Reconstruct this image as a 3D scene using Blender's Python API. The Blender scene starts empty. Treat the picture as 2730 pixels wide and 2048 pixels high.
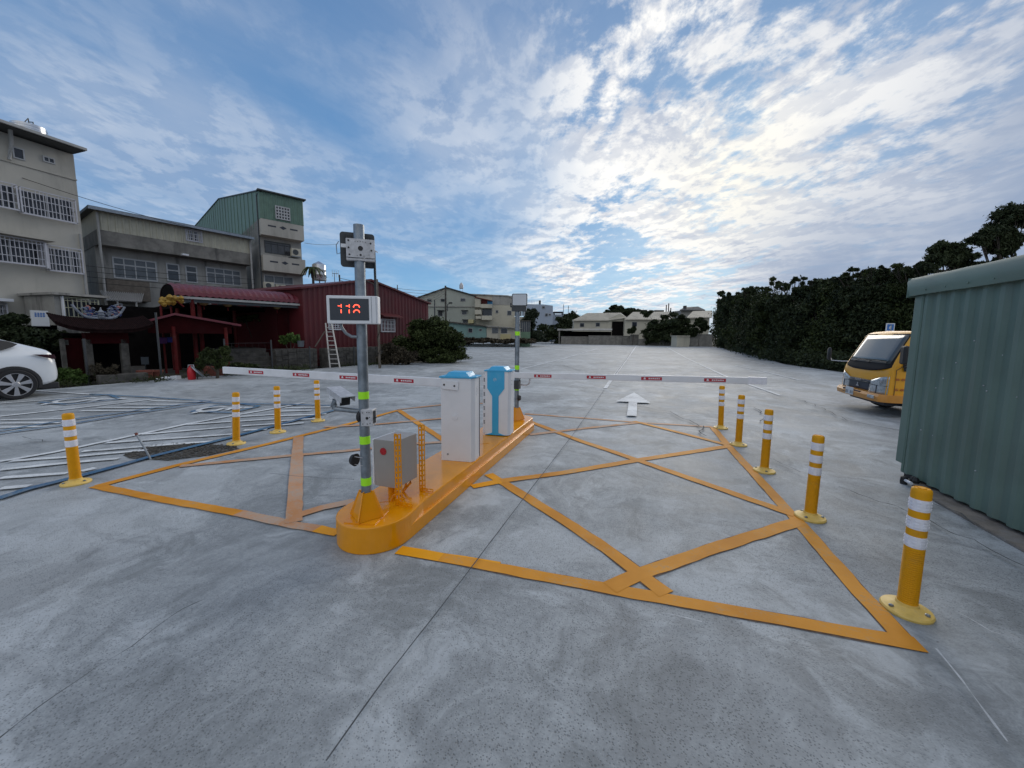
import bpy, bmesh, math, random
import numpy as np
from mathutils import Vector, Matrix

scene = bpy.context.scene
COL = scene.collection
rnd = random.Random(7)
rad = math.radians

# ------------------------------------------------------------------ camera
CAM_H, FPX, YAW, PITCH, ROLL, PPY = 1.6, 1026.0, 18.3, -6.3, 0.5, 1008.0
_y, _p, _r = rad(YAW), rad(PITCH), rad(ROLL)
FWD = Vector((-math.sin(_y) * math.cos(_p), math.cos(_y) * math.cos(_p), math.sin(_p)))
_R0 = Vector((math.cos(_y), math.sin(_y), 0))
_U0 = _R0.cross(FWD)
RGT = _R0 * math.cos(_r) + _U0 * math.sin(_r)
UPV = -_R0 * math.sin(_r) + _U0 * math.cos(_r)
cam_data = bpy.data.cameras.new("camera")
cam_data.sensor_width = 36.0
cam_data.lens = 36.0 * FPX / 2730.0
cam_data.shift_y = -(1024 - PPY) / 2730.0
cam_data.clip_start = 0.05
cam_data.clip_end = 3000
cam = bpy.data.objects.new("camera", cam_data)
COL.objects.link(cam)
cam.matrix_world = Matrix(((RGT.x, UPV.x, -FWD.x, 0), (RGT.y, UPV.y, -FWD.y, 0), (RGT.z, UPV.z, -FWD.z, CAM_H), (0, 0, 0, 1)))
scene.camera = cam

# ------------------------------------------------------------------ node helper
class E:
    """tiny expression wrapper round math nodes"""
    def __init__(s, nt, sock): s.nt, s.k = nt, sock
    def _m(s, op, *a, clamp=False):
        n = s.nt.nodes.new('ShaderNodeMath'); n.operation = op; n.use_clamp = clamp
        for i, x in enumerate((s,) + a):
            if isinstance(x, E): s.nt.links.new(x.k, n.inputs[i])
            else: n.inputs[i].default_value = x
        return E(s.nt, n.outputs[0])
    def __add__(s, o): return s._m('ADD', o)
    def __radd__(s, o): return s._m('ADD', o)
    def __sub__(s, o): return s._m('SUBTRACT', o)
    def __rsub__(s, o): return (s * -1) + o
    def __mul__(s, o): return s._m('MULTIPLY', o)
    def __rmul__(s, o): return s._m('MULTIPLY', o)
    def __truediv__(s, o): return s._m('DIVIDE', o)
    def pow(s, o): return s._m('POWER', o)
    def mx(s, o): return s._m('MAXIMUM', o)
    def mn(s, o): return s._m('MINIMUM', o)
    def exp(s): return s._m('EXPONENT')
    def abs(s): return s._m('ABSOLUTE')
    def clamp(s): return s._m('ADD', 0.0, clamp=True)
    def step(s, a, b):
        n = s.nt.nodes.new('ShaderNodeMapRange'); n.interpolation_type = 'SMOOTHSTEP'
        s.nt.links.new(s.k, n.inputs[0]); n.inputs[1].default_value = a; n.inputs[2].default_value = b
        n.inputs[3].default_value = 0; n.inputs[4].default_value = 1
        return E(s.nt, n.outputs[0])
def sep(nt, sock):
    n = nt.nodes.new('ShaderNodeSeparateXYZ'); nt.links.new(sock, n.inputs[0])
    return [E(nt, n.outputs[i]) for i in range(3)]
def comb(nt, x, y, z):
    n = nt.nodes.new('ShaderNodeCombineXYZ')
    for i, a in enumerate((x, y, z)):
        if isinstance(a, E): nt.links.new(a.k, n.inputs[i])
        else: n.inputs[i].default_value = a
    return n.outputs[0]
def noise(nt, vec, scale, detail=4, rough=0.55, dist=0.0, color=False):
    n = nt.nodes.new('ShaderNodeTexNoise'); n.inputs['Scale'].default_value = scale
    n.inputs['Detail'].default_value = detail; n.inputs['Roughness'].default_value = rough
    n.inputs['Distortion'].default_value = dist
    if vec is not None: nt.links.new(vec, n.inputs['Vector'])
    return n.outputs['Color'] if color else E(nt, n.outputs['Fac'])
def mixc(nt, f, a, b, mode='MIX'):
    n = nt.nodes.new('ShaderNodeMix'); n.data_type = 'RGBA'; n.blend_type = mode
    for i, x in ((0, f), (6, a), (7, b)):
        if isinstance(x, E): nt.links.new(x.k, n.inputs[i])
        elif isinstance(x, (tuple, list)): n.inputs[i].default_value = (x[0], x[1], x[2], 1)
        elif isinstance(x, (int, float)): n.inputs[i].default_value = x
        else: nt.links.new(x, n.inputs[i])
    return n.outputs[2]
def mapping(nt, vec, scale=(1, 1, 1), rot=(0, 0, 0), loc=(0, 0, 0)):
    n = nt.nodes.new('ShaderNodeMapping'); nt.links.new(vec, n.inputs[0])
    n.inputs['Scale'].default_value = scale; n.inputs['Rotation'].default_value = rot
    n.inputs['Location'].default_value = loc
    return n.outputs[0]

# ------------------------------------------------------------------ sky
SUN_AZ, SUN_EL = 10.0, 19.0          # degrees clockwise from +Y, above the horizon
world = bpy.data.worlds.new("World"); scene.world = world; world.use_nodes = True
nt = world.node_tree; nt.nodes.clear()
wo = nt.nodes.new('ShaderNodeOutputWorld'); bg = nt.nodes.new('ShaderNodeBackground')
nt.links.new(bg.outputs[0], wo.inputs[0]); bg.inputs[1].default_value = 0.1
sky = nt.nodes.new('ShaderNodeTexSky'); sky.sky_type = 'NISHITA'; sky.sun_disc = False
sky.sun_elevation = rad(SUN_EL); sky.sun_rotation = rad(SUN_AZ)
sky.air_density = 1.0; sky.dust_density = 0.6; sky.ozone_density = 2.5
tc = nt.nodes.new('ShaderNodeTexCoord')
dx, dy, dz = sep(nt, tc.outputs['Generated'])
zz = dz.mx(0.0) + 0.10
px_, py_ = dx / zz, dy / zz
def plane(deg, su, sv, off=0.0, sx=0.0, sy=0.0):
    a = rad(deg); al = px_ * math.sin(a) + py_ * math.cos(a); ac = px_ * math.cos(a) - py_ * math.sin(a)
    return comb(nt, al * su + sx, ac * sv + sy, off)
def blob(az, el, sz):
    """soft patch of sky round a compass direction"""
    v = (math.sin(rad(az)) * math.cos(rad(el)), math.cos(rad(az)) * math.cos(rad(el)), math.sin(rad(el)))
    d = dx * v[0] + dy * v[1] + dz * v[2]
    return ((d - 1.0) / (1 - math.cos(rad(sz)))).exp()
P1 = plane(14, 0.42, 0.80)                        # high streaks
P2 = plane(-24, 0.80, 1.0, 3.1)                  # rolls of small puffs
P2s = plane(-24, 0.80, 1.0, 3.1, 0.05, 0.03)    # the same, shifted towards the sun, for relief
PB = plane(-10, 0.6, 0.9, 7.7)
big = noise(nt, PB, 0.9, 5, 0.55, 0.4)
wisp = noise(nt, P1, 1.25, 6, 0.52, 0.8)
wisp2 = noise(nt, P1, 4.2, 7, 0.60, 0.9)
puff = noise(nt, P2, 3.3, 10, 0.62, 0.2)
puffs = noise(nt, P2s, 3.3, 10, 0.62, 0.2)
grain = noise(nt, P2, 13.0, 7, 0.64, 0.1)
side = dx * 0.93 + dy * 0.37
mixlr = (side + (big - 0.5) * 0.45).step(0.02, 0.26)
bl = blob(-60, 26, 16) * 0.07 + blob(-20, 20, 14) * 0.17 + blob(-30, 32, 8) * 0.07 + blob(-36, 22, 8) * 0.08 + blob(-48, 14, 8) * 0.10 + blob(-4, 8, 6) * 0.12 - blob(-36, 44, 15) * 0.12 - blob(-27, 8, 6) * 0.12 - blob(-40, 21, 6) * 0.06 - blob(-72, 14, 6) * 0.06
dens_l = (wisp * 0.58 + wisp2 * 0.17 + big * 0.25 + bl).step(0.40, 0.72)
br = blob(12, 18, 14) * 0.06 + blob(-8, 22, 12) * 0.07 + blob(50, 30, 25) * 0.075 + blob(22, 50, 16) * 0.03 - blob(2, 31, 5) * 0.05 - blob(-4, 13, 4) * 0.10
dens_r = (puff * 0.48 + grain * 0.26 + big * 0.26 + br).step(0.475, 0.57)
veil = (wisp * 0.6 + big * 0.4).step(0.35, 0.7) * 0.22
dens = dens_l * 0.47 * (1 - mixlr) + (dens_r * (1 - veil) + veil) * mixlr
deck = (blob(44, 12, 17) * 1.1 + blob(72, 22, 24) * 0.9 + blob(20, 4, 9) * 0.8 + blob(48, 46, 10) * 0.4).clamp()
deck = (deck * (0.70 + 0.85 * noise(nt, P1, 2.6, 6, 0.6, 0.6))).clamp()
relief = ((puffs - puff) * 12.0 + (grain - 0.5) * 1.6 + 0.5).clamp()
sunb = blob(10, 19, 16)
shade = (relief * 0.50 + noise(nt, P2, 1.9, 6, 0.6, 0.3).step(0.42, 0.68) * 0.50 - sunb * 0.20 + (1 - mixlr) * 0.30 - blob(-20, 18, 13) * 0.35).clamp()
WHITE, GREY, DECK = (9.0, 8.9, 8.7), (3.7, 4.3, 5.5), (2.7, 3.4, 4.7)
skyg = mixc(nt, dz.step(-0.05, 0.30), (1.75, 3.75, 6.6), (1.0, 2.45, 4.9))
skyg = mixc(nt, dz.step(0.30, 0.85), skyg, (0.50, 1.45, 3.5))
skyn = mixc(nt, 1.0, sky.outputs[0], (0.85, 1.06, 1.06), 'MULTIPLY')
sky_c = mixc(nt, 0.78, skyn, skyg)
cl = mixc(nt, shade, WHITE, GREY)
cl = mixc(nt, (blob(10, 19, 8) * 0.40 * (1 - shade)).clamp(), cl, (10.0, 9.3, 7.2))
c1 = mixc(nt, dens, sky_c, cl)
c2 = mixc(nt, deck, c1, DECK)
c2 = mixc(nt, (blob(172, 42, 50) * (0.9 + 0.5 * wisp)).clamp(), c2, (6.6, 6.7, 6.9))   # unseen bright overcast, added behind the camera to lighten the sides facing it
c3 = mixc(nt, (1 - dz.step(-0.02, 0.12)) * 0.6, c2, (3.3, 4.5, 6.2))
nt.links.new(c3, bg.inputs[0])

# ------------------------------------------------------------------ sun (veiled by cloud)
sd = bpy.data.lights.new("sun", 'SUN'); sd.energy = 1.1; sd.angle = rad(35); sd.color = (1.0, 0.92, 0.80)
sun = bpy.data.objects.new("sun", sd); COL.objects.link(sun)
sun.rotation_euler = (rad(90 - SUN_EL), 0, rad(180 - SUN_AZ))
sv = Vector((math.sin(rad(SUN_AZ)) * math.cos(rad(SUN_EL)), math.cos(rad(SUN_AZ)) * math.cos(rad(SUN_EL)), math.sin(rad(SUN_EL))))
sun.rotation_euler = sv.to_track_quat('Z', 'Y').to_euler()

scene.view_settings.view_transform = 'Standard'; scene.view_settings.look = 'None'
scene.view_settings.exposure = 0.22; scene.view_settings.gamma = 1.0

# ------------------------------------------------------------------ where things stand
F2 = Vector((-math.sin(_y), math.cos(_y), 0)); R2 = Vector((math.cos(_y), math.sin(_y), 0))
CAMP = Vector((0, 0, CAM_H))
def ray(px, py): return FWD + RGT * ((px - 1365) / FPX) - UPV * ((py - PPY) / FPX)
def G(px, py, z=0.0):
    """the point at height z that the photo shows at this pixel"""
    d = ray(px, py); return CAMP + d * ((z - CAM_H) / d.z)
def AT(px, py, dist):
    """the point that stands this many metres away along the horizontal view axis"""
    d = ray(px, py); return CAMP + d * (dist / d.dot(F2))
def ZAT(x, y, py):
    lo, hi = -2.0, 40.0
    for _ in range(50):
        m = (lo + hi) / 2
        v = Vector((x, y, m)) - CAMP
        if PPY - FPX * v.dot(UPV) / v.dot(FWD) > py: lo = m
        else: hi = m
    return lo
class Face:
    """a vertical wall plane: s metres along it, z up, off metres out of it"""
    def __init__(s, o, ang):              # ang: degrees clockwise from +Y
        s.o = Vector((o[0], o[1], 0)); s.u = Vector((math.sin(rad(ang)), math.cos(rad(ang)), 0))
        s.n = Vector((s.u.y, -s.u.x, 0))
        if s.n.dot(s.o) > 0: s.n = -s.n
    def at(s, px, py, off=0.0):
        d = ray(px, py); o = s.o + s.n * off
        p = CAMP + d * ((o - CAMP).dot(s.n) / d.dot(s.n))
        return (p - s.o).dot(s.u), p.z
    def pt(s, a, z, off=0.0):
        p = s.o + s.u * a + s.n * off; return Vector((p.x, p.y, z))
WZ = {}
class MB:
    def __init__(s): s.v, s.f, s.m = [], [], []
    def add(s, vs, fs, mi=0):
        b = len(s.v); s.v += [Vector(v) for v in vs]; s.f += [[b + i for i in f] for f in fs]; s.m += [mi] * len(fs); return s
    def hexa(s, c, mi=0):                 # c: 8 corners, bottom 4 ccw then top 4
        return s.add(c, [(3, 2, 1, 0), (4, 5, 6, 7), (0, 1, 5, 4), (1, 2, 6, 5), (2, 3, 7, 6), (3, 0, 4, 7)], mi)
    def box(s, c, d, rz=0.0, mi=0):       # centre of the BASE, full sizes
        ca, sa = math.cos(rz), math.sin(rz); o = []
        for z in (0, d[2]):
            for x, y in ((-1, -1), (1, -1), (1, 1), (-1, 1)):
                X, Y = x * d[0] / 2, y * d[1] / 2
                o.append((c[0] + X * ca - Y * sa, c[1] + X * sa + Y * ca, c[2] + z))
        return s.hexa(o, mi)
    def fbox(s, F, a0, a1, z0, z1, o0, o1, mi=0):
        return s.hexa([F.pt(a0, z0, o1), F.pt(a1, z0, o1), F.pt(a1, z0, o0), F.pt(a0, z0, o0),
                       F.pt(a0, z1, o1), F.pt(a1, z1, o1), F.pt(a1, z1, o0), F.pt(a0, z1, o0)], mi)
    def cyl(s, p0, p1, r0, r1=None, n=14, mi=0, caps=True):
        p0, p1 = Vector(p0), Vector(p1); r1 = r0 if r1 is None else r1
        q = (p1 - p0).to_track_quat('Z', 'Y'); o = []
        for p, r in ((p0, r0), (p1, r1)):
            for i in range(n):
                t = 2 * math.pi * i / n; o.append(p + q @ Vector((math.cos(t) * r, math.sin(t) * r, 0)))
        fs = [(i, (i + 1) % n, n + (i + 1) % n, n + i) for i in range(n)]
        if caps: fs += [tuple(range(n))[::-1], tuple(range(n, 2 * n))]
        return s.add(o, fs, mi)
    def tube(s, pts, r, n=8, mi=0):
        pts = [Vector(p) for p in pts]; o = []; up = Vector((0.13, 0.21, 0.97))
        for i, p in enumerate(pts):
            t = (pts[min(i + 1, len(pts) - 1)] - pts[max(i - 1, 0)]).normalized()
            a = t.cross(up)
            if a.length < 0.1: a = t.cross(Vector((1, 0, 0)))
            a.normalize(); b = t.cross(a); rr = r[i] if isinstance(r, (list, tuple)) else r
            for k in range(n):
                w = 2 * math.pi * k / n; o.append(p + a * math.cos(w) * rr + b * math.sin(w) * rr)
        fs = []
        for i in range(len(pts) - 1):
            for k in range(n): fs.append((i * n + k, i * n + (k + 1) % n, (i + 1) * n + (k + 1) % n, (i + 1) * n + k))
        fs += [tuple(range(n))[::-1], tuple(range((len(pts) - 1) * n, len(pts) * n))]
        return s.add(o, fs, mi)
    def lathe(s, prof, c=(0, 0, 0), n=24, mi=0, caps=True):
        o = []
        for r, z in prof:
            for i in range(n):
                t = 2 * math.pi * i / n; o.append((c[0] + r * math.cos(t), c[1] + r * math.sin(t), c[2] + z))
        fs = []
        for j in range(len(prof) - 1):
            for i in range(n): fs.append((j * n + i, j * n + (i + 1) % n, (j + 1) * n + (i + 1) % n, (j + 1) * n + i))
        if caps: fs += [tuple(range(n))[::-1], tuple(range((len(prof) - 1) * n, len(prof) * n))]
        return s.add(o, fs, mi)
    def prism(s, poly, dep, mi=0):        # poly: 3d points of one face, dep: extrusion vector
        n = len(poly); poly = [Vector(p) for p in poly]; dep = Vector(dep)
        return s.add(poly + [p + dep for p in poly], [tuple(range(n))[::-1], tuple(range(n, 2 * n))] +
                     [(i, (i + 1) % n, n + (i + 1) % n, n + i) for i in range(n)], mi)
    def quad(s, a, b, c, d, mi=0): return s.add([a, b, c, d], [(0, 1, 2, 3)], mi)
    def build(s, name, mats, parent=None, at=None, smooth=False, bevel=0.0, recalc=True):
        base = WZ[parent.name] if parent is not None else Vector(at if at is not None else (0, 0, 0))
        me = bpy.data.meshes.new(name)
        me.from_pydata([v - base for v in s.v], [], s.f); me.update()
        if not isinstance(mats, (list, tuple)): mats = [mats]
        for m in mats: me.materials.append(m)
        me.polygons.foreach_set('material_index', s.m)
        if recalc:
            bm = bmesh.new(); bm.from_mesh(me); bmesh.ops.recalc_face_normals(bm, faces=bm.faces); bm.to_mesh(me); bm.free()
        if smooth:
            me.polygons.foreach_set('use_smooth', [True] * len(me.polygons)); me.set_sharp_from_angle(angle=rad(38))
        o = bpy.data.objects.new(name, me); COL.objects.link(o)
        if bevel:
            b = o.modifiers.new('bevel', 'BEVEL'); b.width = bevel; b.segments = 2; b.limit_method = 'ANGLE'; b.angle_limit = rad(40)
        if parent is not None: o.parent = parent
        else: o.location = base
        WZ[o.name] = base
        return o
def tag(o, label, cat, group=None, kind=None):
    if label: o['label'] = label
    if cat: o['category'] = cat
    if group: o['group'] = group
    if kind: o['kind'] = kind
    return o
def thing(name, label, cat, loc, group=None):
    o = bpy.data.objects.new(name, None); COL.objects.link(o); o.location = loc; o.empty_display_size = 0.2
    WZ[o.name] = Vector(loc); return tag(o, label, cat, group)
def struct(o): o['kind'] = 'structure'; return o
def dup(root, loc, label=None, rz=0.0):
    """a copy of a thing with copies of its parts and sub-parts"""
    r = root.copy(); COL.objects.link(r); r.location = loc; r.rotation_euler = (0, 0, rz)
    if label: r['label'] = label
    for ch in list(root.children):
        c = ch.copy(); COL.objects.link(c); c.parent = r
        for g in list(ch.children):
            d = g.copy(); COL.objects.link(d); d.parent = c
    WZ[r.name] = Vector(loc)
    return r
def text(name, s, size, mat_, parent, origin, ux, uy, depth=0.0, align='CENTER'):
    """flat lettering as a real mesh"""
    cu = bpy.data.curves.new(name, 'FONT'); cu.body = s; cu.size = size; cu.align_x = align; cu.align_y = 'CENTER'; cu.extrude = depth
    t = bpy.data.objects.new(name + '_source', cu); COL.objects.link(t)
    dg = bpy.context.evaluated_depsgraph_get(); me = bpy.data.meshes.new_from_object(t.evaluated_get(dg))
    bpy.data.objects.remove(t); bpy.data.curves.remove(cu)
    ux, uy = Vector(ux).normalized(), Vector(uy).normalized(); uz = ux.cross(uy); base = WZ[parent.name]
    for v in me.vertices: v.co = Vector(origin) - base + ux * v.co.x + uy * v.co.y + uz * v.co.z
    me.name = name; me.materials.clear(); me.materials.append(mat_)
    o = bpy.data.objects.new(name, me); COL.objects.link(o); o.parent = parent; WZ[o.name] = base
    return o

# ------------------------------------------------------------------ materials
def mat(name, col, rough=0.6, metal=0.0, var=0.12, scale=3.0, bump=0.0, bscale=80.0, dirt=None, dscale=1.5, damt=0.4,
        emit=0.0, streak=False, spec=0.5, coat=0.0, trans=0.0):
    m = bpy.data.materials.new(name); m.use_nodes = True; nt = m.node_tree
    b = nt.nodes['Principled BSDF']; t = nt.nodes.new('ShaderNodeTexCoord').outputs['Object']
    f = noise(nt, t, scale, 5, 0.6)
    c = mixc(nt, f.step(0.3, 0.7), [x * (1 - var) for x in col], [min(1, x * (1 + var)) for x in col])
    if dirt is not None:
        v = mapping(nt, t, (1, 1, 0.12) if streak else (1, 1, 1))
        d = noise(nt, v, dscale, 7, 0.65)
        c = mixc(nt, d.step(0.5, 0.72) * damt, c, dirt)
    nt.links.new(c, b.inputs['Base Color'])
    b.inputs['Roughness'].default_value = rough; b.inputs['Metallic'].default_value = metal
    b.inputs['Specular IOR Level'].default_value = spec
    if coat: b.inputs['Coat Weight'].default_value = coat; b.inputs['Coat Roughness'].default_value = 0.08
    if trans: b.inputs['Transmission Weight'].default_value = trans
    if var > 0:
        rr = (f * 0.25 + (rough - 0.125)).clamp(); nt.links.new(rr.k, b.inputs['Roughness'])
    if bump:
        bn = nt.nodes.new('ShaderNodeBump'); bn.inputs['Strength'].default_value = bump; bn.inputs['Distance'].default_value = 0.01
        nt.links.new(noise(nt, t, bscale, 4, 0.6).k, bn.inputs['Height']); nt.links.new(bn.outputs[0], b.inputs['Normal'])
    if emit:
        b.inputs['Emission Color'].default_value = (*col, 1); b.inputs['Emission Strength'].default_value = emit
    return m
M = {}
M['island'] = mat('island_enamel', (0.80, 0.31, 0.002), 0.17, var=0.05, scale=5, bump=0.2, bscale=14, dirt=(0.45, 0.19, 0.01), damt=0.16, dscale=3, spec=0.6)
M['bollard'] = mat('bollard_yellow', (0.74, 0.34, 0.002), 0.55, spec=0.3, var=0.06, bump=0.1, dirt=(0.30, 0.19, 0.07), damt=0.45, dscale=7)
M['bollard_base'] = mat('bollard_base_yellow', (0.80, 0.55, 0.14), 0.5, var=0.1, scale=20, dirt=(0.4, 0.33, 0.2), damt=0.5, dscale=20)
M['reflective'] = mat('reflective_white', (0.80, 0.80, 0.86), 0.35, var=0.06, scale=40)
M['galv'] = mat('galvanised_steel', (0.24, 0.27, 0.30), 0.42, 0.65, var=0.22, scale=12, bump=0.15, bscale=50)
M['galv_light'] = mat('bracket_steel', (0.50, 0.50, 0.52), 0.5, 0.2, var=0.15, scale=30, bump=0.15)
M['dark_metal'] = mat('dark_metal', (0.05, 0.055, 0.06), 0.45, 0.3, var=0.2)
M['black'] = mat('black_rubber', (0.015, 0.015, 0.017), 0.6, var=0.2)
M['lime'] = mat('lime_reflective_tape', (0.42, 0.95, 0.02), 0.4, var=0.05, emit=0.0)
M['white'] = mat('white_powder_coat', (0.72, 0.73, 0.76), 0.45, var=0.04, scale=4, bump=0.06, bscale=200, dirt=(0.42, 0.40, 0.36), damt=0.15, dscale=4)
M['arm'] = mat('white_arm_paint', (0.74, 0.75, 0.78), 0.4, var=0.05, scale=5, dirt=(0.5, 0.5, 0.5), damt=0.25, dscale=4)
M['blue'] = mat('sky_blue_plastic', (0.04, 0.38, 0.66), 0.35, var=0.05, dirt=(0.3, 0.4, 0.45), damt=0.2, dscale=6)
M['grey_box'] = mat('beige_grey_enamel', (0.36, 0.34, 0.32), 0.42, var=0.05, bump=0.05, bscale=150, dirt=(0.3, 0.28, 0.25), damt=0.2)
M['red_refl'] = mat('red_reflector', (0.45, 0.01, 0.015), 0.3, var=0.25, scale=120)
M['red_label'] = mat('red_label', (0.42, 0.012, 0.03), 0.4, var=0.05)
M['led'] = mat('red_led', (1.0, 0.10, 0.05), 0.4, var=0, emit=2.2)
M['screen'] = mat('led_screen_black', (0.035, 0.042, 0.055), 0.35, var=0.1, scale=60)
M['lamp_glass'] = mat('lamp_glass', (0.55, 0.58, 0.62), 0.15, var=0.05)
M['concrete_old'] = mat('old_concrete', (0.20, 0.19, 0.17), 0.85, var=0.25, scale=2, bump=0.5, bscale=20, dirt=(0.04, 0.04, 0.04), damt=0.8, dscale=1.2, streak=True)
M['plaster'] = mat('beige_plaster', (0.44, 0.42, 0.37), 0.85, var=0.08, scale=0.7, bump=0.2, bscale=25, dirt=(0.16, 0.15, 0.13), damt=0.5, dscale=0.8, streak=True)
M['plaster_dark'] = mat('weathered_plaster', (0.34, 0.33, 0.305), 0.88, var=0.14, scale=1, bump=0.3, bscale=20, dirt=(0.05, 0.05, 0.05), damt=0.75, dscale=1.6, streak=True)
M['cream_clad'] = mat('cream_cladding', (0.46, 0.44, 0.35), 0.7, var=0.08, dirt=(0.2, 0.19, 0.15), damt=0.4, dscale=1, streak=True)
M['green_clad'] = mat('green_cladding', (0.12, 0.20, 0.155), 0.6, var=0.12, dirt=(0.06, 0.07, 0.06), damt=0.4, dscale=1, streak=True)
M['shed_green'] = mat('shed_green_steel', (0.128, 0.195, 0.165), 0.42, 0.0, var=0.12, scale=1.3, bump=0.12, bscale=5, dirt=(0.16, 0.18, 0.16), damt=0.5, dscale=2.2, streak=True)
M['red_clad'] = mat('red_cladding', (0.088, 0.007, 0.011), 0.55, var=0.15, scale=1.2, dirt=(0.06, 0.01, 0.01), damt=0.5, dscale=1, streak=True)
M['awning_red'] = mat('red_awning_sheet', (0.135, 0.017, 0.028), 0.45, var=0.12, dirt=(0.10, 0.02, 0.03), damt=0.4)
M['temple_red'] = mat('temple_red', (0.030, 0.003, 0.004), 0.8, var=0.2, spec=0.08, dirt=(0.02, 0.01, 0.01), damt=0.5)
M['post_red'] = mat('red_post', (0.10, 0.008, 0.008), 0.6, spec=0.2, var=0.2, dirt=(0.1, 0.05, 0.04), damt=0.5, dscale=4)
M['dark_in'] = mat('interior_shade', (0.008, 0.007, 0.007), 0.95, var=0.3, spec=0.05)  # near-black colour stands in for the deep shade of interiors
M['window'] = mat('window_glass', (0.03, 0.035, 0.045), 0.12, var=0.3, scale=1.5)
M['pane_grey'] = mat('frosted_pane', (0.10, 0.115, 0.13), 0.3, var=0.2, scale=1.5)
M['grille'] = mat('white_window_bars', (0.50, 0.50, 0.54), 0.5, var=0.08)
M['grille_y'] = mat('yellowed_window_bars', (0.42, 0.42, 0.30), 0.6, var=0.1)
M['frame'] = mat('aluminium_frame', (0.40, 0.40, 0.40), 0.45, 0.3, var=0.08)
M['pipe'] = mat('downpipe_plastic', (0.36, 0.36, 0.35), 0.6, var=0.15, dirt=(0.15, 0.14, 0.12), damt=0.4)
M['roof_dark'] = mat('dark_roof_sheet', (0.055, 0.06, 0.062), 0.6, var=0.15)
M['stone'] = mat('grey_stone', (0.095, 0.09, 0.082), 0.95, spec=0.1, var=0.3, scale=4, bump=0.6, bscale=12, dirt=(0.04, 0.04, 0.035), damt=0.7, dscale=3)
M['terracotta'] = mat('terracotta', (0.20, 0.06, 0.042), 0.8, var=0.15, bump=0.2, dirt=(0.12, 0.06, 0.05), damt=0.5, dscale=8)
M['hydrant'] = mat('bright_red_paint', (0.50, 0.012, 0.02), 0.4, var=0.06)
M['steel_tank'] = mat('stainless_tank', (0.55, 0.56, 0.58), 0.25, 0.85, var=0.1, scale=3)
M['wood'] = mat('grey_wood', (0.13, 0.11, 0.09), 0.85, var=0.25, scale=6, bump=0.4, bscale=20)
M['ladder'] = mat('ladder_aluminium', (0.45, 0.44, 0.42), 0.5, 0.2, var=0.15, dirt=(0.2, 0.17, 0.13), damt=0.4, dscale=6)
M['yellow_lantern'] = mat('yellow_lantern_paper', (0.30, 0.18, 0.025), 0.7, var=0.25, scale=9)
M['lantern_pale'] = mat('pale_lantern_paper', (0.20, 0.14, 0.05), 0.7, var=0.2, scale=9)
M['ceramic'] = mat('painted_ceramic', (0.20, 0.22, 0.26), 0.4, var=0.25, scale=10)
M['ceramic_blue'] = mat('blue_ceramic', (0.02, 0.04, 0.14), 0.35, var=0.3, scale=10)
M['ceramic_pink'] = mat('pink_ceramic', (0.35, 0.12, 0.10), 0.4, var=0.3, scale=10)
M['car_white'] = mat('car_white_paint', (0.70, 0.73, 0.76), 0.22, var=0.02, coat=0.8)
M['car_glass'] = mat('car_dark_glass', (0.012, 0.012, 0.014), 0.05, var=0)
M['tyre'] = mat('tyre_rubber', (0.012, 0.012, 0.014), 0.75, var=0.2, scale=20)
M['rim'] = mat('rim_silver', (0.45, 0.45, 0.47), 0.35, 0.6, var=0.05)
M['tail'] = mat('tail_lamp', (0.035, 0.006, 0.010), 0.15, var=0.1)
M['truck_yellow'] = mat('truck_yellow_paint', (0.78, 0.36, 0.010), 0.42, var=0.05, coat=0.08, dirt=(0.45, 0.22, 0.04), damt=0.25)
M['truck_orange'] = mat('truck_bumper_orange', (0.62, 0.27, 0.05), 0.4, var=0.08, dirt=(0.35, 0.18, 0.06), damt=0.3)
M['glass_sky'] = mat('windscreen_glass', (0.035, 0.045, 0.05), 0.14, var=0.0, spec=0.7, coat=0.3)
M['lens'] = mat('headlamp_lens', (0.45, 0.48, 0.50), 0.12, 0.4, var=0.3, scale=14)
M['plate'] = mat('number_plate', (0.62, 0.64, 0.66), 0.4, var=0.03)
M['ink'] = mat('dark_ink', (0.03, 0.035, 0.05), 0.6, var=0.1)
M['blue_sign'] = mat('blue_sign_face', (0.02, 0.13, 0.42), 0.4, var=0.05)
M['soil'] = mat('dark_soil', (0.05, 0.045, 0.035), 0.95, var=0.35, scale=1.5, bump=0.8, bscale=6, dirt=(0.03, 0.045, 0.02), damt=0.8, dscale=0.6)
M['bark'] = mat('bark', (0.06, 0.05, 0.04), 0.9, var=0.3, scale=6, bump=0.6, bscale=18)
M['wire'] = mat('cable_black', (0.02, 0.02, 0.022), 0.6, var=0.1)
M['cream_far'] = mat('cream_render', (0.52, 0.49, 0.40), 0.85, var=0.07, scale=0.3, dirt=(0.2, 0.19, 0.16), damt=0.4, dscale=0.4, streak=True)
M['sage_far'] = mat('pale_sage_wall', (0.40, 0.42, 0.37), 0.8, var=0.06, scale=0.3, dirt=(0.18, 0.19, 0.17), damt=0.3, dscale=0.4, streak=True)
M['teal_far'] = mat('teal_sheet_wall', (0.20, 0.33, 0.31), 0.7, var=0.1, scale=0.3, dirt=(0.1, 0.14, 0.13), damt=0.4, dscale=0.5, streak=True)
M['yellow_far'] = mat('pale_yellow_wall', (0.50, 0.44, 0.24), 0.8, var=0.08, scale=0.5, dirt=(0.3, 0.27, 0.2), damt=0.3)
M['blue_far'] = mat('blue_grey_wall', (0.34, 0.39, 0.47), 0.8, var=0.05, scale=0.2, dirt=(0.18, 0.2, 0.24), damt=0.3, dscale=0.3)
M['roof_cream'] = mat('pale_sheet_roof', (0.50, 0.46, 0.38), 0.6, var=0.12, scale=1.2, dirt=(0.22, 0.19, 0.15), damt=0.5, dscale=0.5)
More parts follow.
